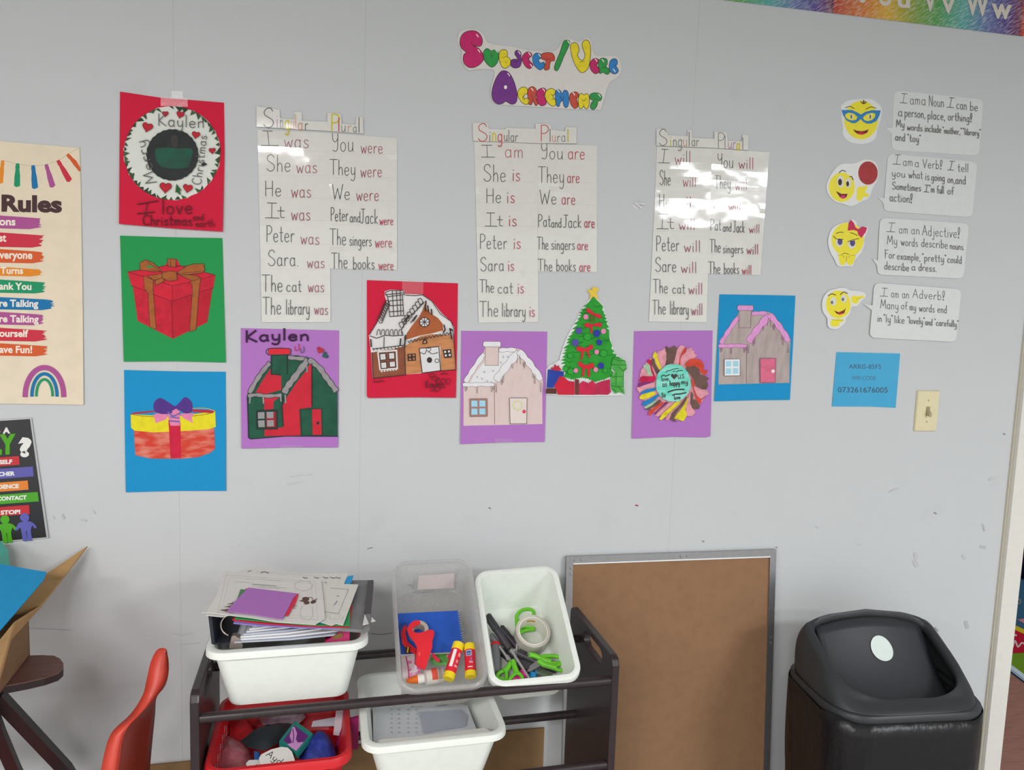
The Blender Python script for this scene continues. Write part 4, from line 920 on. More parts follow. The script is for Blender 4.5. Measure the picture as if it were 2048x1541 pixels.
    for i in range(12): x = 1440 + i * 30; y = 590 - i * 6.5 if i < 6 else 552 - (i - 6) * 6; a.stroke([(x, y), (x + 10, y + 18), (x + 24, y - 4)], 6, D, smooth=True)
    for i in range(9): a.stroke([(1150 + i * 30, 655 - i * 3), (1156 + i * 30, 672 - i * 3)], 6, D)
    for p in ([(1420, 545), (1412, 640)], [(1380, 575), (1375, 630)], [(1130, 580), (1135, 640)], [(1815, 505), (1790, 490), (1805, 575)], [(1740, 460), (1750, 500), (1735, 520)], [(1590, 260), (1585, 340)], [(1605, 300), (1612, 350)], [(1635, 330), (1640, 370)]): a.stroke(p, 12, D)
    for c in (1400, 1465): a.stroke([(c, 440), (c + 30, 400), (c + 50, 380), (c + 20, 430)], 8, D, smooth=True)
    a.part('ink_outline', o)
    DK = M((96, 26, 40), 0.7)
    a.stroke([(1150, 938), (1170, 925), (1190, 936), (1210, 922), (1240, 930)], 7, DK); a.stroke([(1715, 872), (1740, 860), (1775, 868)], 7, DK); a.stroke(ell(1640, 878, 28, 12), 5, DK, closed=True); a.stroke(ell(1665, 905, 34, 12), 5, DK, closed=True)
    for cx in (1690, 1735, 1775): a.stroke(ell(cx, 930, 18, 24), 5, DK, closed=True)
    a.text('Kaylen', 1585, 985, 1735, 62, DK, 7, -0.05); a.stroke([(1630, 1010), (1660, 995), (1680, 1015), (1720, 985), (1750, 975)], 6, DK, smooth=True); a.part('lettering', t)
    tape_piece(a, t, [(1392, 95), (1570, 100), (1568, 200), (1392, 195)])
red_house()

def gable_house(a, t, f, body, snow, ink, door, knob, frame, pane, roof, lw):
    """the colouring-sheet cottage both paler drawings share; f maps its outline to the crop"""
    S = [(122, 960), (180, 855), (205, 800), (262, 720), (305, 660), (318, 612), (300, 600), (300, 572), (318, 556), (445, 558), (462, 580), (456, 608), (438, 622), (520, 620), (590, 618), (640, 632), (688, 690), (730, 760), (790, 810), (838, 880), (842, 942), (836, 1000), (838, 1308), (122, 1324), (124, 1100)]
    a.poly([f(p) for p in S], body, thick=0.0004, lift=0.0006); o = a.part('house_cutout', t)
    if roof: a.poly([f(p) for p in [(180, 935), (240, 830), (320, 740), (440, 660), (590, 640), (560, 700), (500, 770), (440, 830), (400, 950)]], roof); a.part('roof', o)
    def sn(pts, w_):
        P = catmull(pts, False, 6); n = len(P); L_ = []; R_ = []
        for i, p in enumerate(P):
            d = (P[min(i + 1, n - 1)] - P[max(i - 1, 0)]).normalized(); q = Vector((-d.y, d.x)); wv = w_ * (0.75 + 0.4 * abs(math.sin(i * 0.55)))
            L_.append(p + q * wv / 2); R_.append(p - q * wv / 2)
        pl = [f(tuple(p)) for p in L_ + R_[::-1]]
        a.poly(pl, snow); a.stroke(pl, lw * .8, ink, closed=True)
    sn([(140, 930), (180, 860), (240, 770), (310, 670)], 42); sn([(445, 640), (520, 634), (600, 636)], 36); sn([(115, 950), (200, 952), (290, 948), (402, 952)], 34); sn([(418, 915), (470, 840), (540, 750), (625, 655)], 66); sn([(620, 645), (690, 720), (760, 810), (825, 910)], 56)
    a.part('snow_edging', o)
    a.poly([f(p) for p in [(320, 612), (440, 612), (438, 776), (318, 776)]], body); a.stroke([f(p) for p in [(320, 612), (318, 776), (438, 776), (440, 612)]], lw, ink)
    c = [f(p) for p in [(305, 560), (455, 560), (462, 585), (455, 608), (305, 606), (298, 585)]]; a.poly(c, snow); a.stroke(c, lw * .8, ink, closed=True); a.part('chimney', o)
    for l in ([(402, 955), (405, 1310)], [(615, 680), (605, 760)], [(632, 680), (640, 765)]): a.stroke([f(p) for p in l], lw, ink)
    for x, y, h in ((140, 968, 42), (150, 968, 30), (245, 970, 55), (378, 965, 50), (392, 965, 30), (418, 940, 80), (480, 870, 60), (468, 890, 60), (565, 760, 40), (675, 745, 55), (668, 745, 40), (755, 850, 40), (768, 860, 80), (822, 930, 85)): a.stroke([f((x - 7, y)), f((x - 3, y + h)), f((x + 4, y + h)), f((x + 8, y))], lw * .8, ink)
    a.part('ink_outline', o)
    a.poly([f(p) for p in [(180, 1080), (336, 1078), (338, 1238), (182, 1240)]], frame)
    for x, y in ((194, 1096), (266, 1095), (194, 1168), (266, 1166)): a.poly([f(p) for p in [(x, y), (x + 54, y), (x + 55, y + 54), (x, y + 55)]], pane)
    a.stroke([f(p) for p in [(180, 1080), (336, 1078), (338, 1238), (182, 1240)]], lw, ink, closed=True); a.part('window', o)
    d = [f(p) for p in [(540, 1072), (698, 1072), (695, 1304), (546, 1306)]]; a.poly(d, door); a.stroke(d, lw * 1.4, ink, closed=True); a.poly([f(p) for p in ell(672, 1195, 17, 17)], knob); a.part('door', o)
    return o
def purple_snow_house():
    t = wthing('paper_drawing', 'purple paper with pale tan snow-covered house under the am chart', 'drawing', 1005, 775, 'christmas drawings')
    a = Art(wall_plane(0.001, 0.010, 1.44), (900, 560, 4.532))
    a.poly([(102, 463), (500, 466), (882, 470), (872, 950), (858, 1470), (500, 1474), (92, 1490), (98, 950)], PURP, thick=0.0006); a.part('backing_sheet', t)
    INKB = M((96, 78, 74), 0.7)
    o = gable_house(a, t, lambda p: p, M((212, 192, 188), 0.75, scr=0.22, scale=24, c2=(196, 168, 160), stretch=(3, 1, 1)), M((222, 220, 222), 0.75), INKB, M((218, 206, 200), 0.75), M((214, 70, 92), 0.7), M((160, 120, 108), 0.7), M((156, 204, 226), 0.7), M((220, 220, 222), 0.75), 3.2)
    a.stroke(ell(612, 1140, 40, 40), 12, M((204, 206, 150), 0.7), closed=True); a.part('wreath', o)
    for x, y in ((482, 692), (522, 690), (460, 742), (310, 828), (390, 818), (245, 872), (288, 888), (335, 912), (378, 920)): a.stroke([(x, y), (x + 3, y + 16)], 6, M((150, 146, 148), 0.7))
    a.part('shingle_mark', o)
    tape_piece(a, t, [(410, 1436), (575, 1444), (570, 1478), (405, 1482)])
purple_snow_house()
def blue_house():
    t = wthing('paper_drawing', 'blue paper with grey-brown house, pink snow and pink door under the will chart', 'drawing', 1510, 695, 'christmas drawings')
    a = Art(wall_plane(0.001, 0.010, 1.56), (1250, 580, 4.972))
    a.poly([(940, 45), (1300, 50), (1695, 58), (1668, 600), (1640, 1095), (1300, 1098), (890, 1109), (915, 600)], BLUEP, thick=0.0006); a.part('backing_sheet', t)
    def f(p):
        x, y = p; u = (x - 122) / 716; v = (y - 556) / 768
        return (938 + u * 706 - (v - .3) * 14, 152 + v * 790)
    o = gable_house(a, t, f, M((176, 162, 158), 0.75, scr=0.4, scale=18, c2=(140, 122, 116), stretch=(3, 1, 1)), M((218, 150, 204), 0.7, scr=0.1), M((130, 84, 110), 0.7), M((214, 106, 136), 0.7, scr=0.15), M((232, 226, 224), 0.7), M((226, 228, 230), 0.7), M((160, 206, 222), 0.7), None, 4)
blue_house()

def tree():
    t = wthing('tree_cutout', 'cut-out drawing of a green Christmas tree with star, bows and presents', 'drawing', 1180, 690)
    a = Art(wall_plane(0.001, 0.012, 1.56), (1090, 560, 6.424))
    a.poly([(600, 215), (470, 380), (410, 500), (340, 620), (270, 760), (222, 890), (190, 1000), (190, 1030), (60, 1100), (15, 1150), (10, 1470), (180, 1490), (500, 1500), (1020, 1488), (1030, 1200), (1055, 1060), (960, 980), (890, 940), (830, 700), (800, 520), (745, 330), (690, 260)], M((214, 214, 214), 0.6), thick=0.0005); a.part('backing_paper', t)
    TG = M((40, 150, 46), 0.7, scr=0.3, scale=45, c2=(30, 116, 40))
    left = [(615, 215), (560, 290), (500, 338), (540, 352), (455, 385), (480, 398), (440, 425), (470, 440), (430, 460), (462, 470), (415, 505), (445, 512), (370, 570), (420, 578), (392, 600), (345, 632), (392, 640), (330, 690), (360, 690), (295, 735), (330, 740), (275, 772), (312, 780), (270, 815), (318, 820), (268, 850), (232, 885), (285, 880), (238, 915), (278, 920), (215, 950), (262, 955), (225, 995), (210, 1000), (262, 1005), (200, 1035), (255, 1045), (200, 1080), (262, 1085), (232, 1115), (232, 1150), (262, 1200), (240, 1235)]
    bot = jag([(240, 1240), (350, 1275), (480, 1250), (560, 1270), (640, 1310), (740, 1280), (860, 1235)], 16, 26, 5)
    right = [(880, 1190), (850, 1160), (860, 1110), (920, 960), (868, 940), (890, 915), (850, 880), (865, 850), (830, 760), (822, 640), (790, 625), (822, 610), (790, 560), (805, 530), (770, 520), (795, 500), (765, 470), (785, 460), (750, 425), (765, 420), (735, 385), (748, 345), (700, 290)]
    a.poly(left + bot + right, TG); o = a.part('tree', t)
    DG = M((24, 100, 34), 0.7); LG = M((64, 166, 66), 0.7)
    rnd = random.Random(9)
    for i in range(46):
        y = rnd.uniform(330, 1230); hw = 60 + (y - 220) * 0.30; x = 590 + rnd.uniform(-hw, hw); s_ = rnd.uniform(22, 60)
        a.stroke([(x - s_, y - rnd.uniform(0, 8)), (x, y + rnd.uniform(4, 14)), (x + s_, y - rnd.uniform(0, 10))], 4.5, DG, smooth=True)
    for p in (((545, 735), 45), ((752, 945), 46), ((325, 975), 34), ((262, 1145), 34), ((775, 1165), 30), ((330, 1180), 40)):
        a.poly(ell(p[0][0], p[0][1], p[1], p[1]), M((44, 156, 50), 0.7)); a.stroke(ell(p[0][0], p[0][1], p[1], p[1]), 4, DG, closed=True)
    a.part('branch_lines', o)
    a.poly([(612, 92), (650, 92), (655, 104), (692, 108), (690, 132), (660, 160), (672, 205), (690, 262), (622, 214), (572, 256), (585, 188), (540, 132), (605, 126)], M((222, 186, 32), 0.35, 0.5)); a.part('star', t)
    RB = M((206, 32, 54), 0.7)
    bows = [[(535, 370), (570, 368), (630, 430), (700, 440), (726, 470), (716, 500), (680, 490), (610, 450), (550, 420), (530, 400)], [(505, 565), (545, 550), (600, 572), (690, 548), (728, 560), (726, 600), (690, 606), (610, 590), (606, 685), (585, 690), (582, 610), (530, 612), (505, 590)], [(400, 870), (440, 855), (500, 880), (545, 870), (590, 830), (620, 845), (616, 885), (560, 910), (580, 1000), (560, 1005), (536, 920), (500, 918), (478, 1025), (455, 1030), (468, 925), (410, 915)], [(420, 1065), (450, 1048), (500, 1090), (545, 1092), (600, 1068), (632, 1085), (624, 1135), (576, 1140), (578, 1245), (552, 1248), (540, 1140), (512, 1138), (500, 1242), (472, 1245), (482, 1135), (430, 1105)]]
    for q in bows: a.poly(q, RB); a.part('red_bow', t)
    for x in (592, 632): a.stroke([(x, 455), (x - 4, 540)], 14, M((120, 70, 40), 0.7))
    a.part('ribbon_tail', t)
    for cx, cy, r_, c in ((524, 476, 32, 'p'), (752, 662, 32, 'p'), (664, 928, 29, 'p'), (396, 1166, 28, 'p'), (652, 1155, 29, 'p'), (435, 655, 39, 'v'), (665, 688, 44, 'b'), (390, 808, 44, 'v'), (698, 804, 36, 'b'), (720, 1104, 38, 'b')):
        a.poly(ell(cx, cy, r_, r_ * 1.06), M({'p': (228, 130, 176), 'v': (84, 74, 156), 'b': (44, 54, 152)}[c], 0.7)); a.part('bauble', t)
    PR = [((40, 66, 160), [(38, 1150), (150, 1165), (245, 1180), (240, 1240), (170, 1260), (140, 1330), (108, 1388), (20, 1386)]), ((190, 40, 62), [(70, 1140), (95, 1120), (110, 1140), (122, 1080), (150, 1110), (180, 1100), (185, 1125), (215, 1160), (160, 1172), (100, 1162)]), ((86, 50, 40), [(15, 1394), (140, 1396), (150, 1466), (10, 1462)]),
          ((200, 32, 58), [(160, 1290), (190, 1238), (250, 1250), (300, 1300), (375, 1310), (378, 1478), (165, 1476), (140, 1400), (115, 1370)]), ((122, 52, 48), [(385, 1275), (436, 1282), (436, 1478), (385, 1476)]), ((196, 36, 76), [(440, 1340), (490, 1300), (560, 1330), (610, 1290), (655, 1345), (662, 1478), (440, 1476)]), ((182, 36, 76), [(660, 1330), (740, 1300), (832, 1280), (836, 1400), (850, 1440), (810, 1476), (664, 1474)])]
    for i, (c, q) in enumerate(PR): a.poly(q, M(c, 0.7, scr=0.2, scale=40)); a.part('red_bow' if i == 1 else 'present', t)
    a.poly([(860, 1070), (880, 1000), (940, 985), (1040, 1050), (1050, 1140), (1012, 1190), (1012, 1360), (1022, 1472), (960, 1440), (900, 1465), (850, 1400), (842, 1260), (900, 1190), (868, 1140)], M((62, 156, 62), 0.7, scr=0.3, scale=40, c2=(120, 190, 96)))
    for l in ([(865, 1090), (1045, 1095)], [(915, 1195), (912, 1360)], [(1010, 1180), (1008, 1360)], [(860, 1250), (1010, 1240)], [(850, 1360), (930, 1375), (1010, 1370)], [(880, 1010), (940, 1040), (1030, 1040)], [(950, 1120), (1000, 1170), (1045, 1140)], [(860, 1400), (920, 1440)], [(940, 1370), (1000, 1440)], [(890, 985), (960, 1020)]): a.stroke(l, 6, M((22, 72, 34), 0.7))
    a.part('green_present', t)
tree()

def flower():
    t = wthing('paper_drawing', 'purple paper with round many-coloured flower craft and mint centre', 'drawing', 1345, 770, 'christmas drawings')
    pl = wall_plane(0.001, 0.012, 1.44)
    b0 = Art(pl, (1250, 580, 4.972))
    b0.poly([(90, 412), (480, 406), (872, 405), (862, 900), (850, 1458), (800, 1468), (480, 1462), (70, 1481), (80, 900)], PURP, thick=0.0006); b0.part('backing_sheet', t)
    a = Art(pl, (1260, 680, 9.065), 0.0015)
    a.poly(jag([(780 + 620 * math.cos(2 * math.pi * i / 40), 800 + 640 * math.sin(2 * math.pi * i / 40)) for i in range(41)], 26, 60, 2), M((214, 150, 160), 0.8), thick=0.001, lift=0.001); a.part('petal_ring', t)
    PK = (222, 152, 164); BR = (108, 82, 74); OR = (206, 70, 50); YE = (218, 206, 34); CR = (196, 24, 72); PU = (130, 44, 110); BL = (24, 126, 190); LG = (160, 196, 160)
    PT = [(BR, [(640, 470), (650, 340), (660, 240), (640, 190), (650, 110), (720, 150), (810, 105), (860, 160), (820, 330), (790, 430), (730, 440)]), (PK, [(800, 430), (820, 320), (870, 150), (910, 100), (980, 110), (1000, 150), (940, 220), (890, 330), (880, 460)]), (OR, [(880, 470), (900, 320), (950, 200), (1000, 135), (1026, 150), (1000, 240), (940, 290), (915, 340), (910, 470)]),
          (PK, [(915, 470), (930, 320), (1010, 240), (1030, 165), (1130, 140), (1120, 190), (1170, 200), (1160, 240), (1220, 290), (1150, 340), (1080, 350), (1000, 420), (990, 480)]), (PK, [(500, 210), (580, 190), (620, 150), (640, 160), (640, 250), (660, 340), (640, 460), (570, 480), (530, 400), (500, 280)]), (YE, [(412, 300), (430, 240), (460, 215), (490, 250), (500, 330), (540, 440), (570, 520), (545, 550), (490, 470), (450, 350)]),
          (BR, [(380, 380), (400, 330), (440, 350), (455, 420), (500, 510), (540, 560), (510, 610), (480, 625), (430, 520), (390, 450)]), (CR, [(310, 380), (340, 350), (380, 365), (385, 440), (410, 540), (450, 640), (460, 670), (430, 660), (380, 560), (360, 450), (310, 410)]), (LG, [(240, 460), (320, 445), (362, 465), (380, 560), (400, 650), (340, 655), (300, 560), (250, 500)]),
          (PK, [(175, 620), (210, 600), (190, 570), (215, 520), (270, 525), (310, 600), (340, 660), (180, 660)]), (CR, [(165, 740), (185, 680), (240, 655), (340, 665), (460, 655), (465, 720), (440, 760), (165, 765)]), (PU, [(140, 860), (160, 780), (240, 760), (440, 764), (330, 800), (230, 830), (150, 870)]), (PK, [(120, 860), (190, 860), (300, 810), (420, 775), (465, 790), (450, 850), (330, 880), (210, 930), (180, 970), (140, 920)]),
          (BL, [(185, 985), (200, 945), (300, 900), (400, 880), (465, 870), (465, 920), (360, 950), (190, 990)]), (YE, [(165, 1050), (200, 1005), (300, 970), (400, 940), (460, 950), (450, 1000), (340, 1050), (250, 1080), (190, 1080)]), (BL, [(220, 1190), (240, 1120), (340, 1080), (440, 1020), (510, 985), (530, 1020), (440, 1100), (350, 1160), (250, 1200)]), (LG, [(250, 1220), (370, 1160), (460, 1100), (520, 1060), (480, 1120), (400, 1190), (290, 1250)]), (BR, [(260, 1270), (400, 1190), (540, 1080), (575, 1110), (480, 1190), (330, 1270)]),
          (OR, [(330, 1370), (340, 1290), (450, 1220), (560, 1130), (620, 1130), (560, 1200), (450, 1290), (370, 1370)]), (PU, [(440, 1330), (560, 1220), (640, 1130), (700, 1130), (620, 1200), (520, 1290), (460, 1350)]), (PK, [(445, 1380), (540, 1300), (640, 1200), (720, 1130), (780, 1140), (700, 1220), (590, 1320), (530, 1390)]), (YE, [(525, 1440), (600, 1330), (720, 1230), (840, 1120), (920, 1100), (890, 1160), (780, 1260), (670, 1370), (570, 1460)]),
          (PK, [(640, 1450), (740, 1310), (860, 1200), (920, 1130), (940, 1150), (850, 1260), (760, 1350), (700, 1460)]), (BR, [(720, 1420), (750, 1330), (860, 1220), (960, 1110), (1040, 1010), (1020, 1080), (940, 1210), (850, 1320), (790, 1420), (850, 1490), (780, 1480)]), (YE, [(800, 1430), (830, 1380), (930, 1260), (1000, 1140), (1056, 1040), (1040, 1180), (1000, 1260), (1040, 1360), (970, 1480), (880, 1450)]), (PK, [(1030, 1380), (1010, 1250), (1060, 1050), (1100, 940), (1090, 1160), (1140, 1260), (1190, 1310), (1130, 1390)]),
          (BR, [(1100, 1170), (1090, 1020), (1110, 930), (1150, 1000), (1140, 1070), (1200, 1100), (1270, 1190), (1250, 1250), (1170, 1260), (1120, 1230)]), (OR, [(1110, 720), (1150, 700), (1190, 900), (1230, 1040), (1280, 1080), (1390, 1030), (1290, 1100), (1280, 1180), (1210, 1110), (1150, 900)]), (PK, [(1150, 840), (1200, 860), (1290, 900), (1400, 910), (1430, 990), (1350, 1020), (1270, 1060), (1210, 1010)]),
          (BR, [(1020, 500), (1150, 470), (1250, 510), (1270, 620), (1370, 660), (1440, 700), (1390, 740), (1420, 820), (1380, 900), (1300, 890), (1200, 840), (1150, 720), (1090, 620), (1030, 580)]), (OR, [(1000, 440), (1060, 380), (1100, 350), (1160, 340), (1250, 350), (1310, 390), (1340, 470), (1330, 560), (1420, 545), (1360, 650), (1290, 590), (1240, 510), (1150, 470), (1060, 490), (1010, 480)])]
    for i, (c, q) in enumerate(PT):
        a.poly(q, M(c, 0.7, scr=0.25, scale=70), lift=0.00012); a.part('petal', t)
    rnd = random.Random(5)
    rim = [(785 + (316 + rnd.uniform(-12, 10)) * math.cos(2 * math.pi * i / 44), 785 + (344 + rnd.uniform(-12, 10)) * math.sin(2 * math.pi * i / 44)) for i in range(44)]
    a.poly(rim, M((136, 214, 200), 0.6, scr=0.9, scale=22, c2=(60, 196, 166), stretch=(1, 1, 3)), thick=0.001, lift=0.0015); o = a.part('centre_disc', t)
    K = M((66, 64, 60), 0.7); w_ = 15
    a.stroke([(650, 590), (680, 560), (720, 560), (760, 540), (800, 530), (880, 520)], w_, K); a.stroke([(780, 575), (810, 570)], w_, K); a.stroke([(840, 580), (880, 560), (950, 555)], w_, K)
    a.stroke([(570, 660), (610, 640), (650, 660), (720, 630)], 20, K); a.poly(heart(800, 662, 120), K); a.text('us', 865, 712, 985, 130, K, 13, -0.2)
    a.text('love', 570, 752, 700, 80, K, 12, -0.1); a.text('as', 590, 852, 670, 100, K, 13, -0.05); a.text('happy', 720, 830, 905, 90, K, 15, -0.05); a.text('my', 930, 805, 1050, 90, K, 15, -0.05)
    a.stroke([(690, 950), (760, 925), (840, 905), (980, 900)], 26, K, smooth=True); a.text('to', 575, 1040, 645, 90, K, 14); a.stroke([(775, 1005), (830, 985), (900, 985), (1015, 960)], 24, K); a.text('love', 800, 1085, 915, 70, K, 12, -0.1)
    a.part('lettering', o)
flower()

# ------------------------------------------------------------------ speech bubbles, smiley cut-outs
LAMC = film_mat('card_laminate', 0.12, 0.05, 0.05, 12)
def bubble(label, oy, corners, tail, lines):
    t = wthing('speech_bubble_card', label, 'card', 1860, oy + 90)
    a = Art(wall_plane(0.001, 0.006, 1.95), (1630, oy, 5.689))
    tl, tr, br, bl = [Vector(c) for c in corners]; pts = []
    rr = 70
    def corner(p, q, r_):
        d1 = (q - p).normalized(); d2 = (r_ - p).normalized(); A = p + d1 * rr; B = p + d2 * rr
        return [tuple(A.lerp(p, k).lerp(p.lerp(B, k), k)) for k in (0, .25, .5, .75, 1)]
    pts += corner(tl, bl, tr) + corner(tr, tl, br) + corner(br, tr, bl) + corner(bl, br, tl)
    pts += [tail[2], tail[1], tail[0]]
    a.poly(pts, M((212, 214, 212), 0.45, 0.4), thick=0.0006); a.part('card', t)
    for ln in lines:
        if ln[0] == '#': serif_I(a, ln[1], ln[2], INK, 7)
        else: a.text(ln[0], ln[1], ln[2], ln[3], ln[4], GRAPH, 6.5, 0.075, 0.02)
    a.part('lettering', t)
    a.poly(pts, LAMC, lift=0.0006); a.part('laminate', t)
bubble('white speech bubble card about nouns, topmost of the four beside the smileys', 170, [(905, 65), (1915, 165), (1865, 805), (870, 742)], [(880, 490), (800, 487), (872, 548)],
       [('#', ((985, 98), (1050, 103)), ((965, 200), (1045, 207))), ('am', 1080, 218, 1197, 120), ('a', 1210, 228, 1262, 120), ('Noun', 1295, 240, 1468, 120), ('#', ((1530, 145), (1585, 148)), ((1500, 253), (1575, 258))), ('can', 1610, 274, 1728, 110), ('be', 1765, 290, 1855, 100),
        ('a', 945, 352, 998, 105), ('person,', 1020, 360, 1258, 105), ('place,', 1282, 388, 1484, 100), ('or', 1515, 404, 1580, 100), ('thing!', 1592, 408, 1790, 95), ('My', 925, 478, 1020, 85), ('words', 1050, 514, 1224, 80), ('include', 1252, 532, 1440, 85), ('"mother,"', 1455, 550, 1672, 75), ('"library"', 1685, 565, 1888, 75), ('and', 915, 632, 1028, 90), ('"toy"', 1055, 642, 1208, 85)])
bubble('white speech bubble card about verbs, second of the four beside the smileys', 170, [(832, 780), (1848, 878), (1790, 1508), (775, 1436)], [(790, 1290), (710, 1275), (776, 1340)],
       [('#', ((915, 797), (972, 797)), ((885, 900), (975, 905))), ('am', 1000, 918, 1112, 105), ('a', 1135, 930, 1185, 100), ('Verb!', 1225, 942, 1450, 100), ('#', ((1535, 868), (1590, 870)), ((1508, 967), (1578, 972))), ('tell', 1625, 984, 1748, 95),
        ('you', 875, 1042, 1028, 90), ('what', 1065, 1058, 1228, 90), ('is', 1256, 1080, 1302, 95), ('going', 1325, 1088, 1478, 90), ('on,', 1510, 1112, 1592, 90), ('and', 1600, 1124, 1718, 95), ('Sometimes', 880, 1188, 1208, 85), ('#', ((1255, 1140), (1305, 1141)), ((1240, 1216), (1295, 1220))), ("'m", 1305, 1220, 1362, 80), ('full', 1390, 1232, 1468, 88), ('of', 1508, 1242, 1582, 85), ('action!', 852, 1322, 1112, 100)])
bubble('white speech bubble card about adjectives, third of the four beside the smileys', 430, [(740, 32), (1752, 98), (1690, 728), (706, 680)], [(715, 520), (650, 492), (707, 578)],
       [('#', ((840, 90), (912, 93)), ((815, 190), (910, 195))), ('am', 955, 208, 1058, 105), ('an', 1095, 218, 1192, 105), ('Adjective!', 1220, 232, 1652, 115), ('My', 820, 332, 938, 100), ('words', 978, 348, 1172, 95), ('describe', 1210, 362, 1512, 95), ('nouns.', 1535, 388, 1702, 80), ('For', 795, 490, 912, 92), ('example,', 935, 505, 1200, 85), ('"pretty"', 1220, 522, 1495, 85), ('could', 1508, 542, 1672, 85), ('describe', 792, 620, 1072, 90), ('a', 1100, 632, 1145, 85), ('dress.', 1180, 634, 1388, 85)])
bubble('white speech bubble card about adverbs, lowest of the four beside the smileys', 430, [(676, 772), (1668, 848), (1606, 1448), (620, 1398)], [(655, 1030), (560, 1018), (648, 1086)],
       [('#', ((765, 833), (825, 836)), ((742, 925), (828, 928))), ('am', 865, 936, 952, 95), ('an', 990, 945, 1072, 95), ('Adverb!', 1110, 945, 1480, 100), ('Many', 745, 1062, 952, 100), ('of', 980, 1074, 1052, 88), ('my', 1075, 1086, 1150, 88), ('words', 1185, 1098, 1362, 88), ('end', 1395, 1112, 1502, 88), ('in', 712, 1215, 762, 85), ('"ly"', 782, 1222, 888, 90), ('like', 905, 1230, 1022, 85), ('"lovely"', 1052, 1236, 1250, 80), ('and', 1255, 1254, 1338, 75), ('"carefully"', 1362, 1258, 1634, 75)])

SM = M((228, 214, 34), 0.4, 0.4); SMD = M((150, 120, 30), 0.6); SDK = M((74, 48, 52), 0.6); CUT = M((216, 216, 214), 0.35, 0.4)
def smiley(label, oy, px, py, outline):
    t = wthing('smiley_cutout', label, 'cut-out', px, py)
    a = Art(wall_plane(0.001, 0.006, 1.95), (1630, oy, 5.689))
    a.poly(outline, CUT, smooth=True, thick=0.0006, n=4); a.part('white_border', t)
    return t, a
t, a = smiley('yellow smiley cut-out wearing blue cat-eye glasses, topmost of four', 170, 1720, 240, [(300, 290), (300, 235), (380, 178), (520, 160), (640, 162), (720, 212), (762, 275), (745, 400), (710, 500), (690, 600), (620, 655), (520, 672), (400, 652), (322, 580), (318, 480), (305, 400)])
a.poly(ell(525, 400, 193, 219), SM); a.part('face', t)
for l in ([(520, 185), (548, 215), (552, 172)], [(560, 178), (556, 215), (585, 190)], [(530, 205), (580, 205)]): a.stroke(l, 9, M((92, 70, 40), 0.7))
a.part('hair_tuft', t)
a.stroke([(350, 260), (400, 244), (446, 270)], 8, SDK, smooth=True); a.stroke([(580, 276), (640, 250), (692, 265)], 8, SDK, smooth=True); a.part('eyebrow', t)
a.poly([(303, 285), (420, 285), (480, 312), (525, 337), (570, 307), (650, 287), (748, 290), (735, 345), (700, 410), (640, 440), (590, 440), (548, 418), (520, 388), (490, 415), (460, 435), (420, 435), (360, 405), (320, 345)], M((38, 122, 182), 0.4), holes=[[(340, 340), (380, 315), (440, 325), (485, 365), (470, 395), (430, 405), (380, 395), (350, 370)], [(545, 370), (590, 332), (650, 317), (690, 330), (680, 370), (650, 398), (600, 412), (560, 400)]]); a.part('glasses', t)
for cx in (414, 630): a.poly(ell(cx, 361, 20, 32), M((224, 222, 190), 0.5)); a.poly(ell(cx - 1, 361, 10, 26), M((110, 100, 96), 0.5))
a.part('eye', t)
a.poly([(435, 503), (470, 520), (530, 528), (580, 518), (612, 503), (592, 545), (540, 568), (490, 560), (455, 535)], M((112, 30, 40), 0.5)); a.poly([(480, 545), (530, 538), (572, 545), (540, 568), (492, 560)], M((196, 40, 56), 0.5)); a.part('mouth', t)

t, a = smiley('yellow smiley cut-out spinning a dark red ball on its finger', 170, 1700, 365, [(330, 897), (440, 892), (500, 870), (590, 848), (690, 888), (722, 1000), (700, 1100), (655, 1180), (612, 1290), (540, 1322), (470, 1360), (400, 1379), (330, 1356), (240, 1332), (170, 1272), (130, 1180), (150, 1080), (210, 980), (270, 915)])
a.poly(ell(305, 1165, 147, 167), SM); a.part('face', t)
a.poly(ell(603, 1003, 111, 133), M((166, 52, 54), 0.5, scr=0.15, scale=60)); a.part('ball', t)
a.poly([(475, 1195), (495, 1162), (550, 1158), (575, 1150), (588, 1135), (594, 1158), (580, 1200), (570, 1228), (605, 1240), (611, 1265), (590, 1276), (552, 1270), (530, 1310), (495, 1322), (470, 1290), (478, 1240)], SM, smooth=True); a.part('hand', t)
a.poly(ell(291, 1100, 38, 68, rot=-6), WHITE); a.poly(ell(380, 1115, 30, 58), WHITE); a.poly(ell(285, 1106, 22, 38), SDK); a.poly(ell(371, 1126, 16, 30), SDK); a.part('eye', t)
a.stroke([(275, 1000), (310, 972), (348, 986)], 9, SDK, smooth=True); a.stroke([(395, 1046), (418, 1044), (435, 1082)], 9, SDK, smooth=True); a.part('eyebrow', t)
a.poly([(238, 1208), (300, 1240), (372, 1240), (356, 1280), (320, 1297), (285, 1280)], M((112, 30, 40), 0.5)); a.poly([(288, 1264), (330, 1254), (350, 1270), (335, 1290), (318, 1297), (296, 1286)], M((206, 40, 110), 0.5)); a.part('mouth', t)

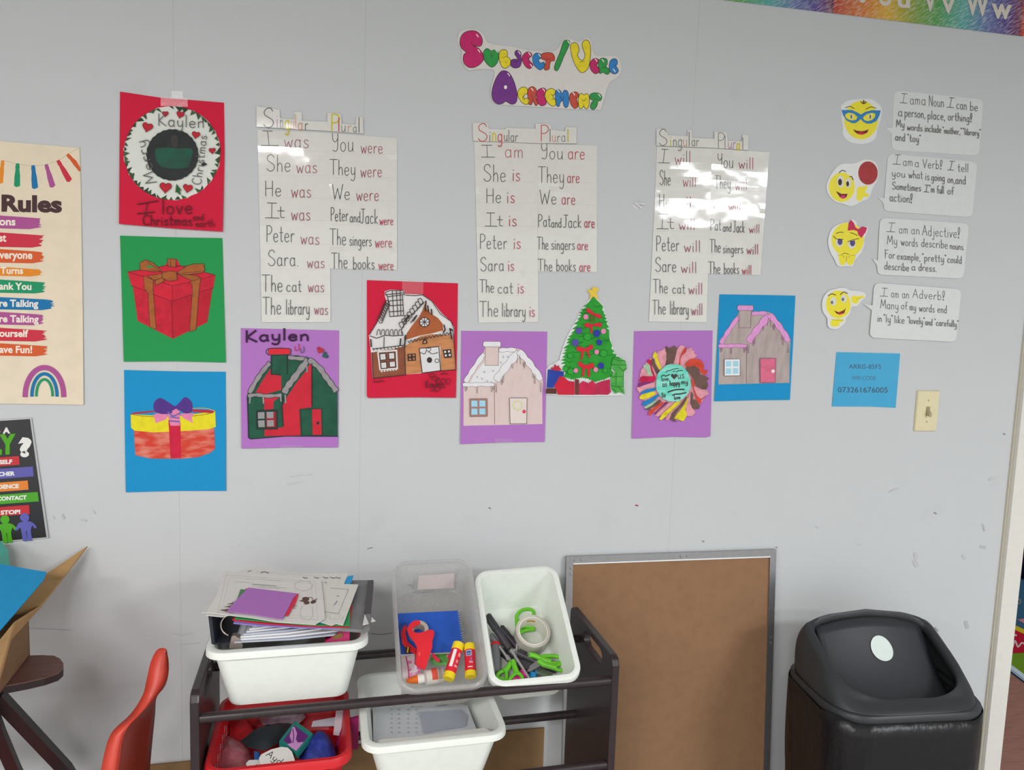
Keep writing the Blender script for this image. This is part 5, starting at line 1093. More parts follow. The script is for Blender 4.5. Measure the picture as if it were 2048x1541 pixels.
t, a = smiley('yellow smiley cut-out with pink hair bow and folded hands', 430, 1695, 485, [(150, 330), (160, 230), (210, 140), (300, 97), (380, 80), (418, 50), (470, 80), (490, 140), (590, 136), (602, 170), (560, 275), (560, 340), (520, 440), (450, 520), (430, 580), (360, 586), (262, 582), (220, 500), (178, 430)])
a.poly(ell(372, 282, 184, 194), SM); a.part('face', t)
a.poly([(258, 462), (300, 445), (340, 448), (360, 456), (390, 445), (430, 452), (465, 466), (445, 520), (430, 560), (400, 576), (372, 560), (360, 530), (340, 560), (320, 575), (288, 566), (275, 520)], SM); a.stroke([(258, 458), (310, 462), (335, 490)], 4, SMD, smooth=True); a.stroke([(465, 462), (410, 462), (380, 490)], 4, SMD, smooth=True); a.stroke([(360, 470), (358, 530)], 5, SMD); a.part('hand', t)
BW = M((194, 38, 84), 0.5, scr=0.1)
a.poly([(382, 90), (410, 56), (442, 90), (460, 140), (490, 162), (540, 132), (594, 146), (575, 200), (526, 264), (492, 226), (482, 186), (440, 172), (372, 180)], BW); a.part('hair_bow', t)
a.poly(ell(277, 312, 40, 54), WHITE); a.poly(ell(418, 330, 44, 56), WHITE); a.poly(ell(285, 304, 28, 40), M((80, 70, 120), 0.5)); a.poly(ell(427, 316, 30, 42), M((80, 70, 120), 0.5)); a.poly([(228, 262), (330, 280), (322, 258), (240, 244)], SM); a.poly([(372, 300), (480, 286), (470, 266), (380, 270)], SM); a.part('eye', t)
for l in ([(210, 242), (250, 275), (320, 278)], [(374, 306), (430, 284), (500, 270)], [(240, 212), (280, 198), (322, 200)], [(400, 203), (440, 212), (482, 236)]): a.stroke(l, 7, SDK, smooth=True)
a.part('eyelash', t)
a.stroke([(308, 448), (345, 438), (388, 450)], 5, SDK, smooth=True); a.part('mouth', t)

t, a = smiley('yellow smiley cut-out pointing with two hands, lowest of four', 430, 1685, 615, [(80, 1040), (92, 950), (150, 870), (250, 840), (340, 830), (400, 858), (480, 865), (560, 885), (578, 930), (520, 990), (480, 1040), (420, 1052), (392, 1130), (352, 1180), (350, 1222), (310, 1262), (250, 1300), (180, 1296), (145, 1260), (140, 1180), (95, 1110)])
a.poly(ell(265, 1020, 141, 159), SM); a.part('face', t)
a.poly([(415, 930), (440, 920), (500, 925), (555, 920), (558, 944), (500, 956), (496, 990), (470, 1012), (430, 1005), (414, 970)], SM); a.stroke([(470, 956), (520, 952)], 4, SMD); a.part('hand', t)
a.poly([(178, 1215), (200, 1190), (260, 1186), (322, 1190), (330, 1205), (282, 1226), (275, 1262), (230, 1272), (195, 1268), (175, 1245)], SM); a.stroke([(190, 1192), (250, 1200), (320, 1198)], 4, SMD); a.part('hand', t)
a.poly(ell(208, 985, 34, 50), WHITE); a.poly(ell(328, 955, 32, 45), WHITE); a.poly(ell(194, 997, 15, 19), M((110, 104, 100), 0.5)); a.poly(ell(318, 962, 15, 19), M((110, 104, 100), 0.5)); a.part('eye', t)
a.stroke([(150, 922), (188, 900), (236, 913)], 9, SDK, smooth=True); a.stroke([(288, 908), (328, 878), (370, 896)], 9, SDK, smooth=True); a.part('eyebrow', t)
a.poly([(218, 1088), (270, 1110), (330, 1085), (352, 1062), (332, 1120), (282, 1138), (245, 1122)], M((120, 32, 40), 0.5)); a.poly([(262, 1118), (310, 1112), (305, 1132), (282, 1138)], M((200, 44, 56), 0.5)); a.part('mouth', t)

# ------------------------------------------------------------------ wifi card, light switch, leftover tape
def wifi():
    t = wthing('network_card', 'bright blue laminated card with printed wireless code above the light switch', 'card', 1732, 760)
    a = Art(wall_plane(0.001, 0.004, 1.4), (1630, 690, 5.689))
    q = [(245, 83), (970, 100), (918, 718), (640, 704), (193, 702)]
    a.poly(q, M((28, 158, 204), 0.45, 0.4, scr=0.05), thick=0.0006); a.part('card', t)
    K = M((34, 66, 88), 0.6); K2 = M((36, 92, 122), 0.6)
    a.print('ARRIS-85F5', 385, 272, 752, 50, K, 0.0, 0.008); a.print('WIFI CODE:', 418, 398, 696, 42, K2, 0.0, 0.008); a.print('073261676005', 260, 542, 828, 60, K, 0.006, 0.006); a.part('lettering', t)
    a.film([(245, 83), (970, 100), (918, 718), (193, 702)], LAM, addf(fold(.84, .03, .001, .08, .1), fold(.13, .03, .0005, .8, .08)), 0.0006); a.part('laminate', t)
wifi()
def switch():
    c = (atY(1835.7, 781.4, -.006) + atY(1880.5, 781.8, -.006) + atY(1873.4, 864, -.006) + atY(1829.5, 863.1, -.006)) / 4
    t = thing('light_switch', 'cream toggle light switch plate on the wall near the doorway', 'switch', (c.x, 0, c.z))
    IV = M((214, 204, 166), 0.4, 0.4); mb = MB(); W, H = .070, .1143
    lo = [(W, H, 0.0), (W, H, .003), (W - .004, H - .004, .006), (W - .012, H - .012, .0065)]
    mb.loft([[Vector((c.x + x, -0.0005 - d, c.z + y)) for x, y in rrect(w_, h_, .003)] for w_, h_, d in lo], IV); mb.build('face_plate', t, smooth=30)
    MB().box((c.x, -.0075, c.z), (.011, .002, .025), M((150, 140, 110), 0.5)).build('toggle_slot', t)
    mb = MB(); mb.loft([[Vector((c.x + x * k, -.0075 - d, c.z + dz + y * k)) for x, y in rrect(.009, .014, .002)] for d, dz, k in ((0, -.003, 1), (.006, -.006, .95), (.012, -.009, .8))], M((168, 158, 126), 0.4)); mb.build('toggle', t, smooth=40)
    for dz in (.03, -.03):
        mb = MB(); mb.lathe([(.0001, .0012), (.0025, .001), (.003, 0)], M((176, 168, 136), 0.4), Matrix.Translation((c.x, -.007, c.z + dz)) @ Matrix.Rotation(R(90), 4, 'X'), 10); mb.build('screw', t)
switch()
def hook():
    p = atY(1277, 411, 0); t = thing('tape_scrap', 'crumpled white scrap of tape left on bare wall between the two right charts', 'tape', (p.x, 0, p.z))
    a = Art(wall_plane(0.001), (1000, 380, 6.4)); a.poly([(1685, 205), (1725, 175), (1770, 190), (1790, 235), (1750, 245), (1715, 235)], M((206, 206, 204), 0.5), thick=.0005); a.part('pad', t)
    mb = MB(); PW = M((226, 226, 226), 0.4)
    def q(x, y, d): v = atY(1000 + x / 6.4, 380 + y / 6.4, -d); return v
    mb.tube([q(1722, 163, .002), q(1760, 190, .006), q(1812, 232, .004)], .0022, PW, 6); mb.tube([q(1740, 178, .003), q(1790, 174, .008), q(1862, 186, .012)], .0014, PW, 6); mb.build('curl', t)
hook()

# ================================================================== furniture and things along the floor
def frame(pos, a, b):
    """4x4 carrying local x->a, y->b, z->a x b at pos"""
    a = Vector(a).normalized(); n = a.cross(Vector(b)).normalized(); b = n.cross(a)
    return Matrix(((a.x, b.x, n.x, pos[0]), (a.y, b.y, n.y, pos[1]), (a.z, b.z, n.z, pos[2]), (0, 0, 0, 1)))

# ------------------------------------------------------------------ board leaning on the wall
ALU = M((150, 149, 150), 0.28, 0.6, metal=0.75, scr=0.08, scale=90)
def leaning_board():
    zt = 0.863; W = 0.589; xl = 0.526; yb = -0.065                   # top edge against the wall, foot 12 cm out
    top = Vector((xl, -0.004, zt)); dn = Vector((0, yb, -zt)).normalized(); Lh = (Vector((0, yb, -zt))).length - .012
    ax = Vector((1, 0, 0)); n = ax.cross(dn).normalized();  n = n if n.y < 0 else -n
    t = thing('framed_board', 'brown hardboard back of a framed board in a silver frame leaning on the wall', 'board', (xl + W / 2, -0.06, 0))
    P = lambda u, v, d=0.0: top + ax * u + dn * v + n * d
    def slab(u0, u1, v0, v1, d0, d1, m): 
        mb = MB(); mb.prism([P(u0, v0, d0), P(u1, v0, d0), P(u1, v1, d0), P(u0, v1, d0)], n * (d1 - d0), m); return mb
    slab(.008, W - .008, .008, Lh - .008, .002, .006, M((140, 107, 80), 0.8, 0.15, scr=0.07, scale=40, bump=0.05, bscale=400)).build('hardboard_panel', t)
    f = .018
    for nm, pr_ in (('frame_rail', [(0, 0), (W, 0), (W - f, f), (f, f)]), ('frame_rail', [(0, Lh), (f, Lh - f), (W - f, Lh - f), (W, Lh)]), ('frame_rail', [(0, 0), (f, f), (f, Lh - f), (0, Lh)]), ('frame_rail', [(W, 0), (W, Lh), (W - f, Lh - f), (W - f, f)])):
        mb = MB(); mb.prism([P(u, v, 0) for u, v in pr_], n * .011, ALU)
        ins = [(W / 2 + (u - W / 2) * .985, Lh / 2 + (v - Lh / 2) * .99) for u, v in pr_]
        mb.build(nm, t)
    mb = MB(); mb.prism([P(f, f - .001, .006), P(W - f, f - .001, .006), P(W - f, f + .002, .006), P(f, f + .002, .006)], n * .007, M((226, 226, 226), 0.3)); mb.build('frame_lip', t)
    for u, v in ((.012, .030), (.012, .045), (.022, .009), (.04, .009), (W * .53, .009), (W * .56, .009), (W - .008, .24), (W - .008, .255)):
        mb = MB(); mb.lathe([(.0001, .0135), (.0022, .013), (.003, .0108)], ALU, frame(P(u, v), ax, -dn) if frame(P(u, v), ax, -dn).to_3x3().col[2].dot(n) > 0 else frame(P(u, v), -ax, -dn), 8); mb.build('rivet', t)
leaning_board()
# low brown board behind the shelf
t_ = tag(MB().prism([(-0.475, -0.003, 0.0), (0.487, -0.003, 0.0), (0.487, -0.003, 0.40), (-0.475, -0.003, 0.385)], (0, -0.006, 0), M((132, 104, 74), 0.85, 0.1, scr=0.1, scale=20)).build('hardboard_sheet'), 'low brown hardboard sheet standing behind the dark bin shelf', 'board')

# ------------------------------------------------------------------ bin rack
RO = Vector((-.298, -.422, 0)); _th = math.atan2(.038, .843)
EU = Vector((math.cos(_th), math.sin(_th), 0)); EV = Vector((-math.sin(_th), math.cos(_th), 0)); RWID = .8445
def RP(u, v, z): return RO + EU * u + EV * v + Vector((0, 0, z))
ESP = M((46, 35, 37), 0.4, 0.4, scr=0.25, scale=16, stretch=(6, 6, .6), coat=0.1)
def rack():
    t = thing('bin_rack', 'dark espresso wooden rack with two end panels and rails holding the storage bins', 'rack', RP(RWID / 2, .14, 0))
    def panel(u0, u1):
        out = [RP(u0, v, z) for v, z in [(0, 0), (.05, 0), (.06, .03), (.22, .03), (.23, 0), (.285, 0), (.285, .755), (.281, .766), (.272, .770), (.018, .770), (.006, .765), (0, .752)]]
        slot = [RP(u0, .122 + x, .738 + y) for x, y in rrect(.115, .034, .016, 5)]
        mb = MB(); mb.prism(out, EU * (u1 - u0), ESP, [slot]); return mb
    for u0, u1 in ((0, .0165), (RWID - .0165, RWID)):
        o = panel(u0, u1).build('side_panel', t)
        bv = o.modifiers.new('edge', 'BEVEL'); bv.width = .003; bv.segments = 2; bv.limit_method = 'ANGLE'
    for v, z in ((.011, .716), (.225, .7115), (.011, .527), (.225, .522), (.011, .335), (.225, .33), (.011, .14), (.225, .135)):
        mb = MB(); mb.tube([RP(.0165, v, z), RP(RWID - .0165, v, z)], .0095, ESP, 14); mb.build('rail', t, smooth=40)
    for u in (.012, RWID - .012):
        pass
rack()

# ------------------------------------------------------------------ tubs
def tub(name, label, cat, X, w, l, h, m, rim=.012, rad=.028, draft=.016, thick=.0025, rimdrop=.012, group=None, rimname='rim', hole_rows=None):
    """open storage tub: local x across, y front->back, z up; origin at the middle of the front rim"""
    t = thing(name, label, cat, X @ Vector((0, l / 2, -h)), group)
    L = lambda W_, H_, r_, z: [X @ Vector((x, l / 2 + y, z)) for x, y in rrect(W_, H_, r_, 6)]
    wi, li = w - 2 * rim, l - 2 * rim
    mb = MB()
    outer = [L(wi - 2 * draft - .016, li - 2 * draft - .016, rad - .008, -h), L(wi - 2 * draft - .005, li - 2 * draft - .005, rad, -h + .003), L(wi - 2 * draft, li - 2 * draft, rad, -h + .010), L(wi, li, rad, -.002)]
    inner = [L(wi - 2 * thick, li - 2 * thick, rad - thick, -.002), L(wi - 2 * draft - 2 * thick, li - 2 * draft - 2 * thick, rad - thick, -h + .012), L(wi - 2 * draft - 2 * thick - .01, li - 2 * draft - 2 * thick - .01, rad - thick - .004, -h + thick + .001)]
    mb.loft(outer + inner, m)
    mb.build('tub', t, smooth=35)
    mb = MB()
    mb.loft([L(wi - 2 * thick, li - 2 * thick, rad - thick, -.003), L(wi - 2 * thick + .002, li - 2 * thick + .002, rad, .002), L(wi + rim * .8, li + rim * .8, rad + rim * .5, .003), L(w - .002, l - .002, rad + rim, .001), L(w, l, rad + rim, -.003), L(w, l, rad + rim, -rimdrop), L(w - .004, l - .004, rad + rim - .002, -rimdrop), L(w - .005, l - .005, rad + rim - .002, -.004), L(wi, li, rad, -.004)], m, ends=True)
    mb.build(rimname, t, smooth=50)
    return t
def tilt_frame(pos, yaw, pitch, roll):
    a = Vector((math.cos(yaw), math.sin(yaw), 0)); b = Vector((-math.sin(yaw) * math.cos(pitch), math.cos(yaw) * math.cos(pitch), math.sin(pitch)))
    n = a.cross(b); a = a * math.cos(roll) + n * math.sin(roll)
    return frame(pos, a, b)
BINW = M((222, 226, 219), 0.35, 0.45)
XR = tilt_frame((.367, -.389, .728), R(.7), R(33), R(3.7)); WR, LR, HR = .197, .29, .112
XC = tilt_frame((.175, -.400, .733), R(1.8), R(35.7), R(-.2)); WC, LC, HC = .184, .31, .100
FROST = frosted_mat('cloudy_plastic', (0.88, 0.875, 0.86), 0.66)
tub('storage_bin', 'small white plastic bin of scissors, pens and tape tilted on the right of the rack', 'bin', XR, WR, LR, HR, BINW, rim=.011, rad=.022)
tub('clear_tub', 'clear cloudy plastic tub of glue sticks and notebook tilted beside the small white bin', 'tub', XC, WC, LC, HC, FROST, rim=.007, rad=.03, draft=.007, thick=.0015)
X1 = frame((-.137 + .012, -.406, .838), EU, Vector((-EU.y, EU.x, 0))); W1, L1, H1 = .302, .24, .126
tub('storage_bin', 'large white plastic bin heaped with binder and worksheets on top left of the rack', 'bin', X1, W1, L1, H1, BINW, rim=.013, rad=.024, draft=.024)
X2 = frame(((.0135 + .299) / 2 + .003, -.437, .647), EU, Vector((-EU.y, EU.x, 0))); W2, L2, H2 = .289, .30, .108
tub('storage_bin', 'white plastic bin filled with white papers on the middle tier of the rack', 'bin', X2, W2, L2, H2, BINW, rim=.013, rad=.024, draft=.024)
# red basket with slotted sides
REDB = M((196, 26, 36), 0.4, 0.5)
X3 = frame((-.1395, -.430, .617), EU, Vector((-EU.y, EU.x, 0))); W3, L3, H3 = .274, .29, .085
def basket():
    w, l, h, rim, rad, dr, th = W3, L3, H3, .011, .03, .014, .0025
    t = thing('slotted_basket', 'red plastic basket with slotted sides on the middle tier of the rack', 'basket', X3 @ Vector((0, l / 2, -h)))
    L = lambda W_, H_, r_, z: [X3 @ Vector((x, l / 2 + y, z)) for x, y in rrect(W_, H_, r_, 6)]
    wi, li = w - 2 * rim, l - 2 * rim
    mb = MB(); mb.loft([L(wi - 2 * dr - .01, li - 2 * dr - .01, rad - .006, -h), L(wi - 2 * dr, li - 2 * dr, rad, -h + .008), L(wi, li, rad, -.002), L(wi - 2 * th, li - 2 * th, rad - th, -.002), L(wi - 2 * dr - 2 * th, li - 2 * dr - 2 * th, rad - th, -h + .01), L(wi - 2 * dr - .016, li - 2 * dr - .016, rad - .01, -h + .003)], REDB); mb.build('tub', t, smooth=35)
    mb = MB(); mb.loft([L(wi - 2 * th, li - 2 * th, rad - th, -.003), L(wi, li, rad, .004), L(w - .004, l - .004, rad + rim, .004), L(w, l, rad + rim, -.001), L(w, l, rad + rim, -.014), L(w - .005, l - .005, rad + rim, -.014), L(wi, li, rad, -.004)], REDB, ends=True); mb.build('rim', t, smooth=50)
    # slot openings show as pale dashes through the left wall and across the front
    SL = M((188, 150, 152), 0.5); mb = MB()
    for i in range(10):
        for j in range(2):
            y = .055 + i * .017 + j * .006; zc = -.022 - j * .018 - (i % 2) * .008
            k = wi / 2 - dr * (-zc / h) - th
            p = [X3 @ Vector((-k + .0008, y - .0022, zc - .008)), X3 @ Vector((-k + .0008, y + .0022, zc - .008)), X3 @ Vector((-k + .0004, y + .0022, zc + .008)), X3 @ Vector((-k + .0004, y - .0022, zc + .008))]
            mb.prism(p, X3.to_3x3() @ Vector((.0005, 0, 0)), SL)
    mb.build('slot', t)
    mb = MB()
    for i in range(9):
        x = -.09 + i * .0225
        k = .012 + dr * .35
        p = [X3 @ Vector((x - .006, rim + k * .25 - .0035, -.035)), X3 @ Vector((x + .006, rim + k * .25 - .0035, -.035)), X3 @ Vector((x + .006, rim + k * .15 - .0032, -.022)), X3 @ Vector((x - .006, rim + k * .15 - .0032, -.022))]
        mb.prism(p, X3.to_3x3() @ Vector((0, -.0005, 0)), M((90, 16, 22), 0.6))
    mb.build('slot', t)
basket()

# ------------------------------------------------------------------ helpers for things lying in tilted tubs
class Bed:
    """working frame on a tub's floor: P(px, py, lift) gives the place under a photo point"""
    def __init__(s, X, z): s.X = X; s.n = X.to_3x3() @ Vector((0, 0, 1)); s.p0 = X @ Vector((0, 0, z)); s.pl = Plane(s.p0, s.n)
    def P(s, x, y, lift=0.0): return s.pl.at(x, y, lift)
def rod(mb, a, b, r, m, n=14, caps=True): mb.tube([a, b], r, m, n)

BC = Bed(XC, -HC + .004)
def clear_tub_contents():
    # spiral notebook
    q = lambda x, y: (780 + x / 7.34, 1200 + y / 7.34)
    t = thing('spiral_notebook', 'blue spiral notebook lying in the clear tub', 'notebook', BC.P(865, 1250))
    c = [BC.P(*q(*p), .022) for p in [(100, 205), (1005, 160), (1090, 760), (160, 800)]]
    mb = MB(); mb.prism([v - BC.n * .002 for v in c], -BC.n * .0055, M((224, 222, 214), 0.7)); mb.build('pages', t)
    mb = MB(); mb.prism(c, -BC.n * .0016, M((38, 86, 182), 0.45, 0.4, scr=0.08)); mb.build('cover', t)
    e0, e1 = c[1], c[2]; d = (e1 - e0); ax = (c[1] - c[0]).normalized()
    for i in range(17):
        o = e0.lerp(e1, (i + .5) / 17) + ax * .001 - BC.n * .003; mb = MB(); k = d.normalized()
        mb.tube([o + ax * .0048 * math.cos(a) + BC.n * .0048 * math.sin(a) + k * .0006 * a for a in [R(30 * j) for j in range(13)]], .0008, M((190, 190, 186), 0.3, metal=0.6), 6); mb.build('spiral_wire', t)
    # sheet of stickers / cards at the bottom left, green and red wrapper behind
    t = thing('printed_card', 'white card with pink flower print under the red tape dispenser', 'card', BC.P(825, 1330))
    c = [BC.P(*q(*p), .004) for p in [(160, 800), (420, 830), (460, 1150), (250, 1200), (190, 1140)]]
    mb = MB(); mb.prism(c, -BC.n * .001, M((224, 214, 216), 0.6)); mb.build('card', t)
    a = Art(Plane(BC.P(825, 1330, .0044), BC.n), (780, 1200, 7.34))
    rnd = random.Random(3)
    for i in range(14): a.poly(ell(rnd.uniform(240, 430), rnd.uniform(880, 1140), rnd.uniform(20, 44), rnd.uniform(18, 36), 9), M(rnd.choice([(226, 130, 180), (214, 82, 150), (240, 190, 214), (232, 150, 190)]), 0.6))
    a.stroke([(235, 840), (270, 1000), (280, 1160)], 16, M((200, 60, 120), 0.6)); a.part('flower_print', t)
    t = thing('candy_wrapper', 'crumpled green and red wrapper behind the glue sticks', 'wrapper', BC.P(880, 1315))
    for nm, c_, pts in (('green_foil', (92, 176, 76), [(660, 770), (760, 750), (890, 790), (860, 840), (880, 900), (840, 960), (640, 970), (590, 900), (600, 860)]), ('red_foil', (190, 34, 60), [(740, 880), (800, 840), (920, 800), (910, 740), (830, 735), (930, 730), (960, 900), (840, 860), (780, 890)])):
        mb = MB(); ring = [BC.P(*q(*p), .004 + .003 * (i % 2)) for i, p in enumerate(pts)]; c0 = sum(ring, Vector()) / len(ring) + BC.n * .006
        mb.add(ring + [c0], [(i, (i + 1) % len(ring), len(ring)) for i in range(len(ring))], M(c_, 0.35, 0.5)); mb.build(nm, t, solid=.0006)
    # glue sticks
    W_ = M((228, 226, 222), 0.5); GR_ = M((216, 34, 54), 0.4, 0.45); YC = M((236, 208, 36), 0.4, 0.45); OR = M((232, 150, 150), 0.5)
    for lab, x0, y0, x1, y1, lift, wl in (('glue stick with white text panel leaning on the other glue stick', 1010, 645, 855, 1170, .050, True), ('upright glue stick with blue printed name at the right of the clear tub', 1165, 660, 1185, 1140, .046, False)):
        A = BC.P(*q(x0, y0), lift); B = BC.P(*q(x1, y1), lift - .004); d = (B - A); L = d.length; u = d / L; r_ = .0125
        t = thing('glue_stick', lab, 'glue stick', (A + B) / 2, 'glue sticks in the clear tub')
        for nm, f0, f1, rr, m in (('cap', 0, .20, r_, YC), ('barrel', .19, .84, r_ * .94, GR_), ('base', .83, 1, r_ * .98, YC)):
            mb = MB(); s0, s1 = A + d * f0, A + d * f1; mb.tube([s0, s0 + u * .0012, s1 - u * .0012, s1], [rr * .9, rr, rr, rr * .9], m, 20); o = mb.build(nm, t, smooth=40)
            if nm == 'barrel': bar = o
        up = (CAM - (A + B) / 2); up = (up - u * up.dot(u)).normalized(); sd = u.cross(up)
        def wrap(name, f0, f1, a0, a1, m, dr=.0003):
            mb = MB(); n = 7; vs = []
            for k in range(n + 1):
                an = R(a0 + (a1 - a0) * k / n); off = (up * math.cos(an) + sd * math.sin(an)) * (r_ * .94 + dr)
                vs += [A + d * f0 + off, A + d * f1 + off]
            mb.add(vs, [(2 * k, 2 * k + 1, 2 * k + 3, 2 * k + 2) for k in range(n)], m); mb.build(name, bar)
        if wl:
            wrap('text_panel', .24, .72, 0, 34, W_); wrap('print', .3, .4, -60, -30, OR); wrap('print', .5, .58, -50, -25, OR); wrap('print', .64, .7, -60, -20, OR)
        else:
            wrap('blue_print', .24, .42, -20, 42, M((150, 180, 206), 0.5)); wrap('blue_print', .28, .33, -12, 34, M((50, 80, 150), 0.5), .0005); wrap('blue_print', .36, .39, -12, 34, M((50, 80, 150), 0.5), .0005); wrap('print', .46, .6, -18, -6, M((110, 130, 190), 0.5)); wrap('print', .58, .64, -30, 10, OR); wrap('print', .74, .77, -25, 25, W_)
    # glue bottle with orange tip
    t = thing('glue_bottle', 'small white glue bottle with orange tip at the front of the clear tub', 'bottle', BC.P(840, 1360))
    A, B = BC.P(*q(235, 1198), .012), BC.P(*q(760, 1110), .014); d = B - A
    mb = MB(); mb.tube([A, A + d * .1, A + d * .32], [.002, .006, .009], M((236, 112, 34), 0.45), 16); mb.build('tip', t, smooth=50)
    mb = MB(); mb.tube([A + d * .32, A + d * .5], [.0098, .0098], M((232, 230, 222), 0.5), 16); mb.build('collar', t, smooth=50)
    mb = MB(); mb.tube([A + d * .5, A + d * .55, A + d * 1.0, A + d * 1.05], [.010, .0165, .0165, .014], M((210, 204, 196), 0.5), 20); o = mb.build('body', t, smooth=50)
    up = BC.n; u = d.normalized(); sd = u.cross(up).normalized()
    for f0, f1, m in ((.70, .86, M((214, 84, 64), 0.5)), (.88, .98, M((150, 148, 146), 0.5))):
        mb = MB(); vs = []
        for k in range(7):
            an = R(-50 + 100 * k / 6); off = (up * math.cos(an) + sd * math.sin(an)) * .0169; vs += [A + d * f0 + off, A + d * f1 + off]
        mb.add(vs, [(2 * k, 2 * k + 1, 2 * k + 3, 2 * k + 2) for k in range(6)], m); mb.build('label', o)
    # tape dispenser: red gun with a roll of clear tape
    t = thing('tape_dispenser', 'red hand tape dispenser with a roll of clear tape in the clear tub', 'tape dispenser', BC.P(840, 1290))
    RD = M((220, 40, 52), 0.4, 0.45)
    hi = .056; lo = .03
    face = [(250, 430), (280, 370), (340, 315), (400, 300), (440, 315), (445, 350), (400, 375), (350, 400), (325, 440), (360, 480), (430, 488), (500, 470), (560, 445), (620, 440), (648, 470), (645, 530), (622, 600), (620, 700), (590, 790), (520, 1010), (500, 1030), (380, 960), (400, 700), (340, 590), (280, 530)]
    def gun(pts, l, th): return [BC.P(*q(*p), l) for p in pts]
    mb = MB(); mb.prism(gun(face, hi, 0), -BC.n * .003, RD); mb.build('side_plate', t)
    # far side plate and bridge
    far = [(160, 500), (180, 420), (220, 370), (250, 400), (230, 500), (260, 620), (400, 740), (380, 800), (260, 740), (180, 640)]
    mb = MB(); mb.prism(gun(far, .030, 0), -BC.n * .003, RD); mb.build('side_plate', t)
    mb = MB(); mb.loft([gun([(400, 690), (590, 780), (510, 1025), (385, 960)], hi - .001, 0), gun([(360, 760), (530, 830), (480, 1020), (360, 950)], .026, 0)], M((200, 34, 46), 0.4, 0.45)); mb.build('handle', t)
    mb = MB(); mb.loft([gun([(610, 770), (640, 790), (735, 880), (720, 920), (680, 915), (620, 840)], .040, 0), gun([(610, 770), (640, 790), (735, 880), (720, 920), (680, 915), (620, 840)], .032, 0)], M((196, 40, 66), 0.35, 0.5)); mb.build('tension_knob', t)
    n3 = BC.X.to_3x3(); ctr = BC.P(*q(420, 470), .043)
    Xr = frame(ctr, n3 @ Vector((1, 0, 0)), n3 @ Vector((0, 1, 0)))
    mb = MB(); mb.lathe([(.0125, -.011), (.0205, -.011), (.0205, .011), (.0125, .011)], M((176, 162, 150), 0.35, 0.5), Xr, 28, True); mb.build('tape_roll', t, smooth=40)
    a = Art(Plane(BC.P(*q(430, 800), hi + .0004), BC.n), (780, 1200, 7.34)); a.poly([(420, 770), (445, 775), (440, 830), (418, 825)], M((226, 90, 90), 0.5)); a.part('embossed_mark', t)
    mb = MB(); mb.prism(gun([(225, 700), (290, 690), (290, 780), (220, 780)], .034, 0), -BC.n * .002, M((60, 40, 30), 0.5)); mb.build('warning_label', t)
    a = Art(Plane(BC.P(*q(250, 740), .0346), BC.n), (780, 1200, 7.34)); a.stroke([(268, 700), (256, 775)], 16, M((220, 180, 50), 0.5)); a.part('yellow_mark', t)
    # paper label stuck under the tub's back
    t = thing('paper_label', 'pale pink paper label at the back of the clear tub', 'label', XC @ Vector((.01, LC - .03, -.04)))
    bk = Plane(XC @ Vector((0, LC - .016, 0)), XC.to_3x3() @ Vector((0, -1, .1)))
    a = Art(bk, (780, 1100, 10.24), .002); a.poly([(590, 540), (1320, 490), (1310, 790), (560, 820)], M((204, 192, 188), 0.6), thick=.0004); a.part('paper', t)
    a.stroke([(480, 880), (560, 850), (640, 880), (720, 860), (800, 870), (900, 830)], 22, M((150, 150, 150), 0.7)); a.stroke([(360, 740), (420, 720), (470, 790), (500, 640)], 30, M((160, 160, 160), 0.7)); a.part('smudge', t)
clear_tub_contents()

BR = Bed(XR, -HR + .004)
GRN = M((104, 192, 40), 0.4, 0.45, scr=0.06); STEEL = M((170, 170, 172), 0.25, 0.6, metal=0.8)
def scissors(label, q, lift, loops, arms, blades, nrm=None):
    t = thing('scissors', label, 'scissors', BR.P(*q(*arms[0][0]), lift), 'green scissors in the small white bin')
    for i, (lp, ar) in enumerate(zip(loops, arms)):
        mb = MB(); P = [BR.P(*q(*p), lift + .004 * i + (p[2] if len(p) > 2 else 0)) for p in catmull([p[:2] for p in lp], True, 4)]
        mb.tube(P + [P[0], P[1]], .0042, GRN, 8, 1.1)
        mb.tube([BR.P(*q(*p), lift + .004 * i) for p in ar], [.0062 + .001 * (k == 0) for k in range(len(ar))], GRN, 8, 1.0); mb.build('handle', t, smooth=60)
    for i, bl in enumerate(blades):
        a, b = BR.P(*q(*bl[0]), lift), BR.P(*q(*bl[1]), max(.004, lift - .01)); d = (b - a).normalized(); s = d.cross(BR.n).normalized()
        mb = MB(); mb.prism([a + s * .005, a - s * .005, a.lerp(b, .8) - s * .004, b, a.lerp(b, .8) + s * .004], BR.n * .0014, STEEL); mb.build('blade', t)
    mb = MB(); p = BR.P(*q(*arms[0][-1]), lift + .007); mb.lathe([(.0001, .002), (.0025, .0016), (.003, 0)], STEEL, frame(p, BR.X.to_3x3() @ Vector((1, 0, 0)), BR.X.to_3x3() @ Vector((0, 1, 0))), 10); mb.build('pivot', t)
